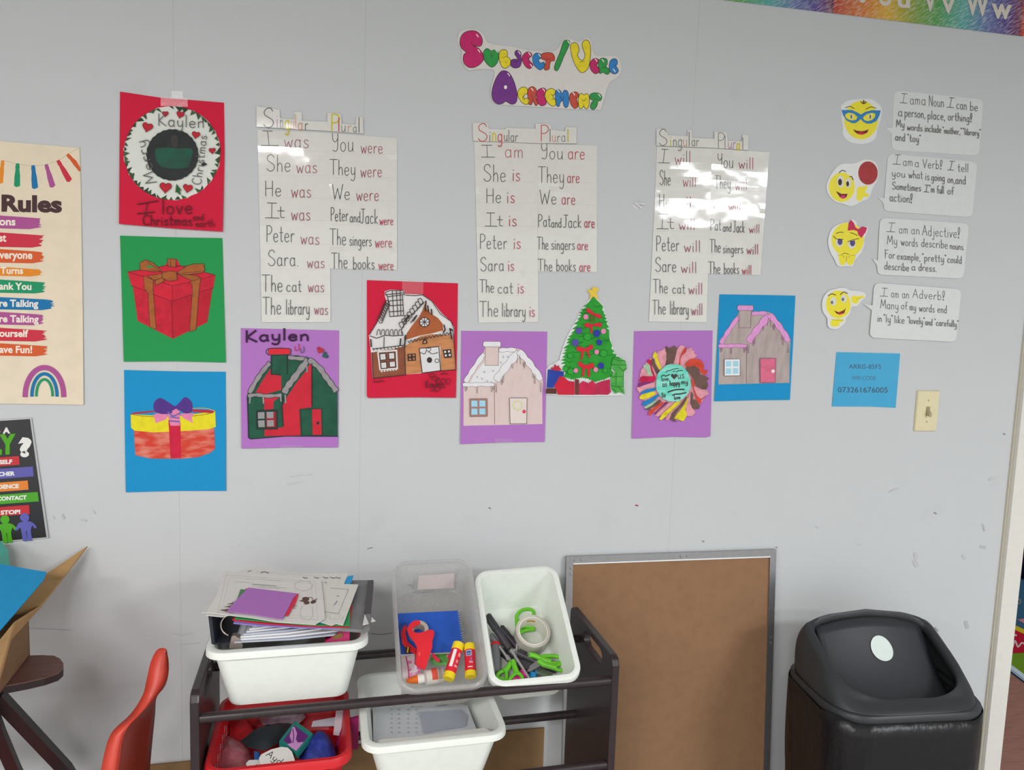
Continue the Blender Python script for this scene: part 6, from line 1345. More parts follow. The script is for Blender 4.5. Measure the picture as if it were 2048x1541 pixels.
def right_bin_contents():
    q = lambda x, y: (940 + x / 7.704, 1190 + y / 7.704)
    BK = M((58, 56, 60), 0.45, 0.4); GY = M((112, 112, 114), 0.45, 0.4)
    # tape roll standing on edge
    t = thing('tape_roll', 'large roll of clear packing tape lying in the small white bin', 'tape', BR.P(*q(975, 590), .025))
    n = (BR.n + (CAM - BR.P(*q(975, 590))).normalized() * .25).normalized()
    ctr = BR.P(*q(962, 592), .044); ax = Vector((1, 0, -.05)); Xr = frame(ctr, ax, n.cross(ax))
    rr = (BR.P(*q(1235, 590), .044) - BR.P(*q(690, 590), .044)).length / 2
    rr *= 0.98
    mb = MB(); mb.lathe([(rr * .86, -.036), (rr, -.036), (rr, .010), (rr * .86, .010)], film_like, Xr, 40, True); mb.build('wound_tape', t, smooth=40)
    mb = MB(); mb.lathe([(rr * .80, -.036), (rr * .858, -.036), (rr * .858, .0105), (rr * .80, .0105)], M((214, 212, 200), 0.6), Xr, 40, True); o = mb.build('cardboard_core', t, smooth=40)
    mb = MB(); vs = []
    for k in range(7):
        an = R(70 + 6 * k); vs += [Xr @ Vector((rr * .797 * math.cos(an), rr * .797 * math.sin(an), -.008)), Xr @ Vector((rr * .797 * math.cos(an), rr * .797 * math.sin(an), -.001))]
    mb.add(vs, [(2 * k, 2 * k + 1, 2 * k + 3, 2 * k + 2) for k in range(6)], M((190, 140, 50), 0.6)); mb.build('printed_mark', o)
    scissors('green-handled scissors half hidden behind the roll of packing tape', q, .012, [[(720, 390), (720, 320), (780, 250), (860, 225), (930, 228), (975, 262), (978, 320), (930, 350), (850, 380), (770, 420)], [(740, 560), (760, 515), (850, 495), (940, 505), (985, 535), (900, 545), (820, 560), (770, 600)]], [[(735, 400), (740, 500), (745, 570)], [(760, 540), (742, 600)]], [[(742, 600), (700, 760)], [(742, 600), (712, 900)]])
    scissors('green-handled scissors lying open at the front left of the small white bin', q, .030, [[(425, 1290), (430, 1230), (480, 1190), (540, 1180), (560, 1230), (560, 1320), (545, 1360), (500, 1300), (460, 1300)], [(600, 1340), (650, 1260), (710, 1215), (770, 1230), (805, 1290), (790, 1340), (720, 1330), (640, 1350)]], [[(520, 1195), (590, 1120), (640, 1030)], [(720, 1220), (690, 1120), (655, 1020)]], [[(600, 1010), (470, 800)], [(650, 1010), (690, 1000)]])
    scissors('green-handled scissors lying sideways at the front right of the small white bin', q, .034, [[(1100, 960), (1200, 945), (1320, 950), (1410, 985), (1390, 1040), (1300, 1060), (1180, 1040), (1100, 1010)], [(1320, 1110), (1390, 1070), (1470, 1110), (1475, 1160), (1400, 1170), (1330, 1150)]], [[(1250, 1040), (1120, 1000), (1010, 945), (900, 920)], [(1330, 1130), (1240, 1105), (1130, 1075), (1060, 1020)]], [[(1080, 1060), (880, 1190)], [(1060, 1040), (900, 1150)]])
    # pens and markers
    def pen(label, a, b, r_, m, l0, l1, capm=None, capf=.3, group='pens and markers in the small white bin', tip=None):
        A, B = BR.P(*q(*a), l0), BR.P(*q(*b), l1); d = B - A; t = thing('marker', label, 'marker', (A + B) / 2, group)
        mb = MB(); mb.tube([A, A + d * .02, A + d * (capf - .005)], [r_ * .75, r_ * 1.08, r_ * 1.12], capm or m, 14); mb.build('cap', t, smooth=40)
        mb = MB(); mb.tube([A + d * capf, A + d * .97, B], [r_, r_, r_ * .7], m, 14); mb.build('barrel', t, smooth=40)
        mb = MB(); s = d.normalized().cross(BR.n).normalized(); c = [A + d * .03 + BR.n * r_ * 1.05 + s * .002, A + d * .03 + BR.n * r_ * 1.05 - s * .002, A + d * (capf * .9) + BR.n * r_ * 1.1 - s * .002, A + d * (capf * .9) + BR.n * r_ * 1.1 + s * .002]
        mb.prism(c, BR.n * .0015, capm or m); mb.build('clip', t)
    pen('long black marker leaning on the left wall of the small white bin', (262, 318), (610, 840), .0085, BK, .050, .028, capf=.42)
    pen('second black marker lying behind the long black marker', (465, 505), (720, 800), .0085, M((48, 46, 50), 0.45), .036, .022, capf=.4)
    pen('grey marker at the left edge of the small white bin', (310, 625), (470, 820), .0075, GY, .030, .020)
    pen('grey striped marker with red cap at the front left of the small white bin', (395, 750), (400, 1210), .0105, GY, .024, .022, M((216, 44, 54), 0.4), .1)
    pen('thick black marker lying under the sideways scissors', (740, 900), (1060, 1050), .0095, BK, .022, .020)
    pen('black marker in the middle of the heap of pens', (480, 860), (640, 1010), .0095, M((44, 42, 46), 0.45), .020, .018)
    pen('black marker end sticking out below the sideways scissors', (1080, 1100), (1330, 1160), .008, M((50, 48, 52), 0.45), .018, .018)
    pen('bright pink highlighter under the open scissors', (850, 1200), (640, 1310), .009, M((234, 40, 146), 0.4), .018, .016, capf=.3)
    pen('short blue highlighter at the front of the small white bin', (985, 1170), (960, 1300), .0085, M((44, 140, 196), 0.4), .016, .014)
    pen('red pen cap end in the front left corner of the small white bin', (510, 1310), (450, 1350), .0075, M((200, 40, 60), 0.4), .016, .014)
    # stapler
    A, B = BR.P(*q(720, 1065), .018), BR.P(*q(1250, 1255), .018); d = B - A; s = d.normalized().cross(BR.n).normalized()
    t = thing('stapler', 'black and silver stapler at the front of the small white bin', 'stapler', (A + B) / 2)
    for nm, w_, z0, z1, f0, f1, m in (('base', .010, -.010, -.005, 0, 1, BK), ('magazine', .007, -.004, .004, .04, 1.0, STEEL), ('top_arm', .0085, .004, .009, 0, .55, BK)):
        mb = MB(); mb.prism([A + d * f0 + s * w_ + BR.n * z0, A + d * f0 - s * w_ + BR.n * z0, A + d * f1 - s * w_ + BR.n * z0, A + d * f1 + s * w_ + BR.n * z0], BR.n * (z1 - z0), m); mb.build(nm, t)
    # thin rods (compass legs) crossing the heap
    for lab, a, b, l0, l1 in (('thin grey pointer lying across the heap towards the front', (630, 850), (920, 1300), .040, .034), ('thin grey needle beside the black marker', (455, 800), (600, 1010), .034, .030), ('short grey rod standing behind the heap of pens', (725, 760), (705, 930), .03, .02)):
        A, B = BR.P(*q(*a), l0), BR.P(*q(*b), l1); mb = MB(); mb.tube([A, A.lerp(B, .9), B], [.0028, .0026, .0014], M((150, 146, 146), 0.35, 0.5), 8); tag(mb.build('metal_rod', smooth=40), lab, 'rod')
film_like = M((186, 180, 170), 0.25, 0.5, trans=0.0)
right_bin_contents()

# ------------------------------------------------------------------ heap on the large bin: binder, pages and papers
def big_bin_heap():
    q = lambda x, y: (390 + x / 5.535, 1110 + y / 5.535)
    at = lambda x, y, Y: atY(*q(x, y), Y)
    NAVY = M((40, 42, 52), 0.5, 0.3)
    t = thing('ring_binder', 'navy ring binder lying open-ended in the large white bin under the papers', 'binder', (-.13, -.27, .83))
    # spine at the left, covers running right
    sp = [(-.268, .842), (-.262, .842), (-.268, .903), (-.274, .903)]
    yF, yB = -.372, -.135
    mb = MB(); mb.prism([(x, yF, z) for x, z in sp], (0, yB - yF - .07, 0), NAVY); mb.build('spine', t)
    mb = MB(); mb.prism([(-.266, yF, .8405), (-.025, yF, .8475), (-.025, yF, .8495), (-.266, yF, .8425)], (0, yB - yF, 0), NAVY); mb.build('bottom_cover', t)
    mb = MB(); mb.prism([(-.272, yF, .899), (-.03, yF, .884), (-.03, yF, .888), (-.272, yF, .903)], (0, yB - yF - .06, 0), NAVY); mb.build('top_cover', t)
    CH = M((196, 184, 172), 0.25, 0.6, metal=0.7)
    for Y in (-.355, -.25, -.16):
        mb = MB(); mb.tube([Vector((-.232 + .022 * math.cos(a), Y, .870 + .022 * math.sin(a))) for a in [R(20 + 12 * k) for k in range(20)]], .0016, CH, 8); mb.build('ring', t, smooth=60)
    c = at(445, 990, -.385)
    mb = MB(); mb.prism([at(x, y, -.378) for x, y in [(375, 1040), (405, 905), (440, 895), (490, 930), (530, 1005), (520, 1040)]], (0, .014, 0), M((150, 138, 130), 0.3, 0.6, metal=0.5)); mb.build('lever_clamp', t)
    # pages inside
    rnd = random.Random(11)
    t = thing('page_stack', 'white pages and clear sleeves held in the navy ring binder', 'pages', (-.12, -.27, .86))
    for i in range(8):
        z0, z1 = .8435 + i * .0034, .8505 + i * .0052 + rnd.uniform(-.001, .001); x0 = -.226 + i * .005; x1 = -.022 - i * .010; yy = yF - .006 + .0035 * i
        mb = MB(); mb.prism([(x0, yy, z0), ((x0 + x1) / 2, yy - .002, (z0 + z1) / 2 - .0025), (x1, yy - .003, z1), (x1, yy - .003, z1 + .0026), ((x0 + x1) / 2, yy - .002, (z0 + z1) / 2 + .0008), (x0, yy, z0 + .0028)], (0, .22, 0), M((214, 214, 214) if i % 3 else (176, 182, 192), 0.5, 0.4)); mb.build('page', t)
    # grey binder lying on top at the right with dark edge
    t = thing('grey_binder', 'grey padded binder sticking out at the right under the worksheets', 'binder', (-.05, -.25, .875))
    B2 = [(1560, 300), (1905, 290), (1850, 835), (1480, 800)]; zz = .888
    pl = Plane((-.05, -.25, zz), (-.03, 0, 1))
    P2 = lambda x, y, l=0.0: pl.at(*q(x, y), l)
    mb = MB(); mb.prism([P2(*p) for p in [(1500, 285), (1915, 282), (1862, 832), (1400, 800)]], (0, 0, -.006), M((116, 116, 118), 0.5, 0.3, scr=0.12, scale=40)); mb.build('cover', t)
    mb = MB(); mb.prism([P2(x, y, .004) for x, y in [(1912, 284), (1972, 280), (1978, 300), (1945, 640), (1870, 650)]], (0, 0, -.012), M((66, 64, 66), 0.5)); mb.build('spine_edge', t)
    mb = MB(); mb.prism([P2(x, y, .002) for x, y in [(1870, 650), (1945, 640), (1930, 800), (1860, 838)]], (0, 0, -.008), M((124, 124, 126), 0.5)); mb.build('spine_pocket', t)
    for pts in ([(1880, 660), (1925, 765), (1855, 782)], [(1955, 690), (2000, 735), (1950, 745)]): 
        mb = MB(); mb.prism([P2(x, y, .0045) for x, y in pts], (0, 0, -.0006), WHITE); mb.build('torn_paper_corner', t)
    # coloured sheets whose front edges show
    def sheet(name, label, cat, pts, z, m, sl=(-.03, .03), th=.0008, group=None, prints=None, curl=0.0):
        pl = Plane((-.15, -.27, z), (sl[0] * -1, sl[1] * -1, 1)); t = thing(name, label, cat, pl.at(*q(*pts[0])), group)
        a = Art(pl, (390, 1110, 5.535)); a.poly(pts, m, thick=th); a.part('sheet', t)
        if prints: prints(a, t)
        return t
    g = 'paper sheets heaped on the large white bin'
    sheet('construction_paper', 'lavender sheet lowest of the coloured papers under the worksheets', 'paper', [(425, 760), (430, 740), (700, 600), (1740, 600), (1712, 828), (1250, 810), (760, 790)], .8955, M((146, 132, 206), 0.7), group=g, th=.0012)
    sheet('construction_paper', 'red sheet between lavender and green papers under the worksheets', 'paper', [(415, 722), (425, 700), (700, 560), (1740, 560), (1712, 806), (1250, 792), (760, 762)], .8985, M((210, 34, 60), 0.7), group=g, th=.0014)
    sheet('construction_paper', 'large green sheet just under the white worksheets', 'paper', [(440, 708), (450, 690), (700, 500), (1735, 330), (1720, 560), (1715, 785), (1250, 778), (760, 738)], .901, M((44, 150, 84), 0.7), group=g, th=.0014)
    sheet('construction_paper', 'blue sheet peeking out at the corners of the worksheets', 'paper', [(1350, 740), (1500, 560), (1690, 240), (1755, 228), (1740, 285), (1560, 620), (1465, 700), (1420, 765), (1355, 752)], .9025, M((40, 150, 208), 0.7), group=g)
    LP = M((186, 184, 180), 0.7); LD = M((110, 106, 104), 0.7)
    def border(a, t, pts, m=LP, w=3):
        a.stroke(pts, w, m, closed=True)
    def pr1(a, t):
        border(a, t, [(690, 185), (1610, 262), (1440, 700), (700, 600)], LP); 
        a.stroke([(730, 200), (770, 188), (815, 205)], 10, LD); 
        for x in (1195, 1320, 1420, 1500, 1560): a.stroke([(x, 250), (x + 34, 262), (x + 50, 256)], 9, LD)
        for x, y in ((1425, 318), (1430, 370), (1540, 360), (1590, 365)): a.stroke([(x, y), (x + 26, y - 12), (x + 40, y + 4)], 7, LD)
        a.part('print', t)
    sheet('worksheet', 'white bordered worksheet at the back of the heap with dark marks along its top', 'paper', [(655, 125), (900, 180), (1150, 210), (1695, 208), (1650, 320), (1480, 720), (560, 560)], .904, WHITE, group=g, prints=pr1)
    sheet('worksheet', 'white sheet peeking out at the upper left of the heap', 'paper', [(480, 185), (560, 150), (680, 165), (900, 240), (500, 330)], .903, WHITE, group=g, prints=lambda a, t: (a.stroke([(585, 185), (610, 183), (622, 172)], 8, LD), a.part('print', t)))
    def pr2(a, t):
        a.stroke([(1500, 370), (1700, 385), (1590, 650), (1400, 630)], 4, LD); a.stroke([(1500, 650), (1610, 662), (1585, 720), (1490, 708)], 4, LP, closed=True); a.stroke([(1575, 512), (1540, 560)], 8, M((100, 110, 140), 0.7)); a.stroke([(1570, 455), (1595, 460)], 7, LD); a.stroke([(1640, 690), (1630, 720)], 6, LP); a.part('print', t)
    sheet('worksheet', 'white worksheet with ruled boxes at the right of the heap', 'paper', [(1350, 300), (1500, 320), (1808, 330), (1760, 460), (1640, 780), (1560, 765), (1510, 785), (1400, 750), (1180, 700)], .9055, WHITE, group=g, prints=pr2)
    sheet('worksheet', 'white sheet jutting out at the lower left of the heap', 'paper', [(330, 190), (300, 360), (75, 645), (130, 640), (120, 672), (300, 690), (700, 600)], .9065, M((210, 209, 205), 0.65), group=g)
    def pr3(a, t):
        border(a, t, [(350, 225), (1330, 300), (1360, 720), (250, 640)], LP, 4); border(a, t, [(385, 250), (1290, 320), (1310, 690), (290, 615)], LP, 2.5)
        for y, x0, x1 in ((265, 560, 690), (275, 720, 960), (300, 440, 620), (330, 620, 900), (345, 640, 1010), (360, 700, 940)): a.stroke([(x0, y), (x1, y + (x1 - x0) * .06)], 5, LP)
        a.stroke(ell(1200, 345, 100, 55), 4, LP, closed=True); a.stroke(ell(1235, 640, 70, 90), 3, LP, closed=True); a.stroke([(640, 325), (900, 345)], 4, LD)
        BRN = M((92, 66, 56), 0.7)
        a.poly(ell(1225, 490, 40, 22), BRN); a.poly(ell(1235, 530, 32, 20), BRN); a.poly(ell(1310, 522, 32, 18, rot=-20), BRN); a.poly([(1155, 508), (1200, 500), (1215, 520), (1170, 518)], BRN); a.stroke([(1240, 480), (1270, 470), (1300, 480), (1300, 500)], 5, BRN, smooth=True); a.stroke([(1320, 500), (1355, 488)], 5, BRN)
        OL = M((104, 92, 70), 0.7)
        for q_ in ([(270, 612), (360, 600), (420, 600), (360, 625), (440, 650), (380, 640)], [(312, 578), (380, 566), (400, 560), (390, 582)], [(352, 545), (410, 535), (425, 515), (420, 552)]): a.poly(q_, OL)
        for x, y in ((1090, 572), (1085, 590), (1100, 560)): a.stroke([(x, y), (x + 28, y + 4)], 5, LD)
        a.part('print', t)
    sheet('worksheet', 'large white worksheet with brown drawing, topmost of the white sheets', 'paper', [(330, 180), (620, 205), (1000, 240), (1395, 285), (1420, 480), (1440, 705), (1330, 775), (900, 745), (620, 700), (125, 640), (240, 440)], .909, M((216, 214, 209), 0.65), group=g, prints=pr3)
    sheet('construction_paper', 'small green paper under the purple paper on the worksheet heap', 'paper', [(505, 382), (1085, 425), (1085, 560), (1020, 680), (440, 560)], .9105, M((84, 132, 96), 0.7), group=g)
    sheet('construction_paper', 'small red paper edge under the purple paper on the worksheet heap', 'paper', [(560, 375), (590, 372), (1148, 432), (1120, 520), (1030, 675), (700, 640)], .9115, M((212, 44, 72), 0.7), group=g)
    sheet('construction_paper', 'small purple paper on top of the worksheet heap', 'paper', [(592, 364), (1140, 430), (1092, 470), (1030, 600), (965, 715), (640, 660), (355, 628), (420, 540)], .9125, PURP, group=g)
    # magenta folder and loose page inside the bin at the right
    t = thing('magenta_folder', 'magenta folder standing in the right end of the large white bin', 'folder', (-.04, -.3, .83))
    mb = MB(); mb.prism([(-.075, -.382, .826), (-.012, -.382, .838), (-.012, -.382, .862), (-.03, -.382, .858)], (0, .004, 0), M((168, 44, 92), 0.6)); mb.build('cover', t)
    mb = MB(); mb.prism([(-.06, -.376, .826), (-.012, -.376, .836), (-.012, -.376, .868)], (0, .15, 0), M((206, 40, 96), 0.6)); mb.build('back_cover', t)
    mb = MB(); mb.prism([(-.046, -.3835, .842), (-.024, -.3835, .846), (-.026, -.3835, .856), (-.04, -.3835, .852)], (0, .001, 0), M((118, 88, 48), 0.6)); mb.build('print', t)
big_bin_heap()

# ------------------------------------------------------------------ middle tier: papers in the white bin, toys in the red basket
def lower_bin():
    q = lambda x, y: (680 + x / 5.69, 1380 + y / 5.69)
    pl = Plane((.15, -.30, .600), (0, .10, 1))
    t = thing('copy_paper_stack', 'stack of printed white papers lying in the middle-tier white bin', 'papers', pl.at(*q(800, 300)))
    a = Art(pl, (680, 1380, 5.69))
    PG = M((200, 204, 208), 0.6)
    a.poly([(372, 200), (700, 170), (1300, 150), (1450, 180), (1560, 470), (1500, 560), (380, 612)], PG, thick=.02); a.part('sheet', t)
    LT_ = M((160, 160, 160), 0.7)
    for x in (575, 660, 765, 860):
        for y in range(230, 540, 52): a.stroke([(x, y), (x + 14, y - 10), (x + 22, y + 3)], 6, LT_)
    a.poly([(900, 255), (1380, 225), (1450, 300), (1430, 420), (1100, 470), (960, 500), (930, 340)], M((166, 170, 182), 0.7)); a.stroke([(810, 200), (860, 175), (930, 195)], 9, LT_); a.stroke([(1100, 175), (1220, 165)], 14, LT_); a.part('print', t)
    pl2 = Plane((.15, -.42, .638), (0, .06, 1)); t = thing('copy_paper_stack', 'short white paper stack along the front edge of the middle-tier white bin', 'papers', pl2.at(*q(1000, 540)))
    a = Art(pl2, (680, 1380, 5.69))
    for i in range(3):
        a.poly([(430 + i * 20, 575 - i * 4), (860, 535), (1640 + i * 25, 435 + i * 12), (1690 + i * 14, 470), (1706, 530), (1200, 590), (430, 630)], WHITE, thick=.003, lift=.0015); a.part('sheet', t)
    mb = MB(); mb.prism([(-.045, -.28, .545), (.008, -.28, .55), (.008, -.28, .62), (-.02, -.28, .615)], (0, .01, 0), M((140, 22, 84), 0.6)); tag(mb.build('magenta_card'), 'dark magenta card standing between the red basket and the middle-tier white bin', 'card')
lower_bin()

def basket_contents():
    q = lambda x, y: (380 + x / 6.0235, 1380 + y / 6.0235)
    B = Plane((-.14, -.3, .565), (0, 0, 1)); P = lambda x, y, l=0.0: B.at(*q(x, y), l)
    def blob(name, label, cat, pts, l, h, m, solid=True, seed=1, amp=.004):
        rnd = random.Random(seed); ring = [P(x, y, l) for x, y in pts]; c = sum(ring, Vector()) / len(ring); n = len(ring); vs = list(ring); fs = []
        for k, f in enumerate((.8, .5, .2)):
            vs += [c.lerp(p, f) + Vector((0, 0, h * (1 - f * f) + rnd.uniform(-amp, amp))) for p in ring]
            for j in range(n): fs.append((k * n + j, k * n + (j + 1) % n, (k + 1) * n + (j + 1) % n, (k + 1) * n + j))
        fs.append(tuple(3 * n + j for j in range(n))); fs.append(tuple(reversed(range(n))))
        mb = MB(); mb.add(vs, fs, m); return tag(mb.build(name, smooth=60), label, cat)
    blob('craft_bag', 'dusty rose translucent bag at the left of the red basket', 'bag', [(260, 960), (300, 700), (420, 560), (600, 600), (720, 720), (760, 860), (700, 980), (450, 1010)], .0, .028, M((142, 74, 84), 0.25, 0.6, scr=0.4, scale=60, c2=(180, 120, 124)), seed=2, amp=.006)
    blob('felt_piece', 'bright red felt piece at the back of the red basket', 'felt', [(520, 330), (660, 335), (700, 400), (775, 500), (770, 560), (600, 620), (480, 560), (470, 440)], .012, .016, M((172, 26, 34), 0.7, scr=0.15), seed=3)
    blob('zip_pouch', 'black zipped pouch lying across the red basket', 'pouch', [(600, 620), (760, 560), (960, 470), (1180, 400), (1240, 420), (1080, 640), (900, 740), (700, 700)], .022, .022, M((36, 42, 46), 0.5, 0.35), seed=4)
    blob('plastic_wrap', 'crumpled clear plastic wrap behind the diamond-shaped box', 'plastic wrap', [(820, 330), (1000, 300), (1280, 290), (1400, 330), (1300, 420), (1000, 460), (880, 430)], .008, .02, M((132, 110, 122), 0.2, 0.6, scr=0.4, scale=50, c2=(176, 160, 170)), seed=5, amp=.006)
    blob('yarn_bundle', 'dark blue mesh bundle at the right of the red basket', 'bundle', [(1330, 740), (1420, 600), (1560, 540), (1680, 560), (1730, 660), (1760, 800), (1700, 860), (1400, 870), (1310, 830)], .012, .03, M((32, 44, 124), 0.5, 0.4, scr=0.5, scale=70, c2=(60, 80, 170)), seed=6, amp=.003)
    blob('blue_clip', 'small blue clip beside the white name tags', 'clip', [(770, 740), (840, 745), (850, 860), (775, 870)], .03, .006, M((36, 96, 160), 0.4), seed=7, amp=.001)
    # diamond-shaped little box: teal frame, purple face with pink print
    t = thing('small_box', 'teal-edged box with purple face and pink print in the red basket', 'box', P(1280, 560, .03))
    A = [P(*p, .045) for p in [(1265, 375), (1480, 530), (1300, 760), (1075, 620)]]; lo = [v - Vector((0, 0, .012)) for v in A]
    mb = MB(); mb.loft([lo, A], M((34, 128, 118), 0.5)); mb.build('teal_case', t)
    ip = Plane(A[0] + Vector((0, 0, .0006)), (A[1] - A[0]).cross(A[2] - A[0])); a = Art(ip, (380, 1380, 6.0235))
    a.poly([(1258, 432), (1425, 560), (1295, 725), (1125, 612)], M((104, 40, 120), 0.6)); a.part('purple_face', t)
    a.poly([(1235, 450), (1262, 450), (1290, 530), (1275, 600), (1300, 640), (1370, 630), (1330, 680), (1280, 740), (1220, 700), (1170, 660), (1230, 640), (1200, 560)], M((206, 150, 206), 0.6)); a.stroke([(1240, 480), (1250, 560), (1240, 640)], 12, M((104, 40, 120), 0.6)); a.part('pink_print', t)
    # name tags
    Bt = Plane((-.13, -.36, .612), (0, -.25, 1)); 
    t = thing('name_tag', 'rounded white tag with a handwritten name on top in the red basket', 'tag', Bt.at(*q(1050, 820)))
    a = Art(Bt, (380, 1380, 6.0235)); a.poly([(830, 830), (860, 780), (980, 720), (1100, 690), (1180, 700), (1230, 750), (1275, 890), (1285, 918), (858, 948)], WHITE, thick=.0015); a.part('card', t)
    a.text('Ayde', 912, 792, 0, 100, BLACK, 9, up=(.55, -.62), p1=(1130, 945)); a.part('lettering', t)
    t = thing('name_tag', 'second rounded white tag half hidden behind the first in the red basket', 'tag', Bt.at(*q(750, 900)))
    a = Art(Plane((-.15, -.36, .606), (0, -.2, 1)), (380, 1380, 6.0235)); a.poly([(675, 890), (710, 850), (830, 845), (900, 930), (870, 950), (690, 958)], M((206, 205, 200), 0.6), thick=.0015); a.part('card', t); a.stroke([(800, 905), (825, 915)], 10, BLACK); a.part('lettering', t)
    for i, (lab, pts, z) in enumerate((('clear bag with white printed label at the back right of the red basket', [(1480, 380), (1760, 330), (1740, 440), (1460, 450)], .60), ('narrow white strip standing at the back right of the red basket', [(1760, 240), (1850, 250), (1815, 560), (1725, 545)], .61))):
        pl = Plane((-.05, -.22 - .02 * i, z), (0, -.9, 1)); a = Art(pl, (380, 1380, 6.0235)); a.poly(pts, M((176, 172, 182) if i == 0 else (190, 180, 186), 0.4), thick=.001); tag(a.mb.build('plastic_label' if i == 0 else 'paper_strip'), lab, 'label' if i == 0 else 'strip'); a.new()
basket_contents()

# ------------------------------------------------------------------ swing-top bin with black liner
def trash_can():
    yaw = R(-3.0); C0 = Vector((1.266, -.276, 0)); Xb = Matrix.Translation(C0) @ Matrix.Rotation(yaw, 4, 'Z')
    t = thing('trash_can', 'black swing-top trash can with round white sticker near the doorway', 'trash can', C0)
    BKP = M((50, 52, 54), 0.42, 0.35, scr=0.1, scale=200, bump=0.04, bscale=900); zr = .620
    W, D = .392, .290
    L = lambda w_, d_, r_, z: [Xb @ Vector((x, y, z)) for x, y in rrect(w_, d_, r_, 7)]
    mb = MB(); mb.loft([L(.30, .20, .05, 0), L(.33, .22, .06, .02), L(W - .03, D - .03, .075, zr - .03)], BKP); mb.build('body', t, smooth=40)
    # ring
    mb = MB(); mb.loft([L(W - .03, D - .03, .07, zr - .034), L(W - .004, D - .004, .085, zr - .034), L(W + .002, D + .002, .087, zr - .028), L(W + .002, D + .002, .087, zr - .018), L(W - .006, D - .006, .084, zr - .013), L(W - .05, D - .05, .07, zr - .014)], BKP, ends=True); mb.build('lid_ring', t, smooth=50)
    # lid shell: one skin from the ring up to the rim of the U-shaped mouth and over the back
    N = 64
    def ringp(an):
        c, s_ = math.cos(an), math.sin(an); e = 2 / 3.6
        return Vector(((W / 2 - .004) * abs(c) ** e * (1 if c >= 0 else -1), (D / 2 - .004) * abs(s_) ** e * (1 if s_ >= 0 else -1), -.014))
    def mouth(an, gx=0.0, gy=0.0, dz=0.0):
        c, s_ = math.cos(an), math.sin(an); e = 2 / (3.2 if s_ < 0 else 9.0)
        x = (.153 - gx) * abs(c) ** e * (1 if c >= 0 else -1); y = -.012 + (.094 - gy) * abs(s_) ** e * (1 if s_ >= 0 else -1)
        f = max(0.0, min(1.0, (y + .106) / .188)); x *= 1 + .01 * f
        z = .006 + .108 * f ** .85 + .026 * f ** 2 * (1 - min(1, abs(x) / .155) ** 2)
        return Vector((x, y, z + dz))
    rows = []
    for k in range(9):
        t_k = k / 8; row = []
        for j in range(N):
            an = 2 * math.pi * j / N; a0, a1 = ringp(an), mouth(an, -.018, -.010, -.003); bl = max(0.0, math.sin(an))
            p = a0.lerp(a1, t_k); out = Vector((p.x, p.y, 0)).normalized()
            p += (out * .012 + Vector((0, 0, .022 * bl))) * math.sin(math.pi * t_k) * (.35 + .9 * bl); row.append(Xb @ (p + Vector((0, 0, zr))))
        rows.append(row)
    for gx, gy, dz in ((-.010, -.006, .001), (-.004, -.002, .001), (0, 0, -.003), (.002, .002, -.022)):
        rows.append([Xb @ (mouth(2 * math.pi * j / N, gx, gy, dz) + Vector((0, 0, zr))) for j in range(N)])
    mb = MB(); mb.loft(rows, BKP, caps=False); mb.build('lid', t, smooth=55, solid=.002)
    # swing flap hanging inside the mouth, gently scooped
    def F(x, s):
        f = 1 + .18 * (1 - (x / .140) ** 2); y = .074 - .164 * s; z = .106 * f * (1 - s) ** 1.05 - .050 * s - .020 * math.sin(math.pi * s)
        return Vector((x * (1 - .06 * (1 - s)), y, zr + z))
    loops = [[Xb @ F(-.151 + .302 * k / 16, j / 12) for j in range(13)] for k in range(17)]
    mb = MB(); mb.loft(loops, M((48, 50, 54), 0.38, 0.4, scr=0.08, scale=200, bump=0.03, bscale=900), closed=False); fl = mb.build('swing_flap', t, smooth=60, solid=.003)
    mb = MB(); vs = []; fs = []
    cx, cs, rx, rs = .012, .27, .030, .112
    for k in range(5):
        for j in range(28):
            a_ = 2 * math.pi * j / 28; p = F(cx + rx * k / 4 * math.cos(a_), cs + rs * k / 4 * math.sin(a_)); vs.append(Xb @ (p + Vector((0, -.6, .8)) * .0026))
    for k in range(4):
        for j in range(28): fs.append((k * 28 + j, k * 28 + (j + 1) % 28, (k + 1) * 28 + (j + 1) % 28, (k + 1) * 28 + j))
    mb.add(vs, fs, M((206, 216, 210), 0.5)); mb.build('round_sticker', fl)
    # liner bag over the body
    BAG = M((26, 25, 26), 0.33, 0.3, bump=0.5, bscale=22, stretch=(1, 1, .6)); rnd = random.Random(8)
    loops = []; NZ = 16
    for i in range(NZ + 1):
        z = zr - .028 - (zr - .05) * i / NZ; f = i / NZ; w_, d_ = (W + .006) * (1 - .10 * f) + .004 * math.sin(math.pi * min(1, f * 2.2)), (D + .006) * (1 - .12 * f) + .010 * math.sin(math.pi * min(1, f * 2.2))
        row = []
        for j, (x, y) in enumerate(rrect(w_, d_, .085, 11)):
            p = Vector((x, y, z)); nn = Vector((x, y, 0)).normalized(); a_ = math.atan2(y, x)
            amp = .003 + .006 * min(1, f * 1.6)
            row.append(Xb @ (p + nn * amp * (noise.noise(Vector((a_ * 3.2, z * 5, 1.3))) + .6 * noise.noise(Vector((a_ * 9, z * 3, 4.1)))) + Vector((0, 0, .008 * noise.noise(Vector((a_ * 4, 2, i == 0)))))))
        loops.append(row)
    mb = MB(); mb.loft(loops, BAG, caps=False); bag = mb.build('black_trash_bag', None, smooth=60, solid=.001, origin=C0)
    tag(bag, 'shiny black bag liner hanging over the outside of the black trash can', 'trash bag')
trash_can()

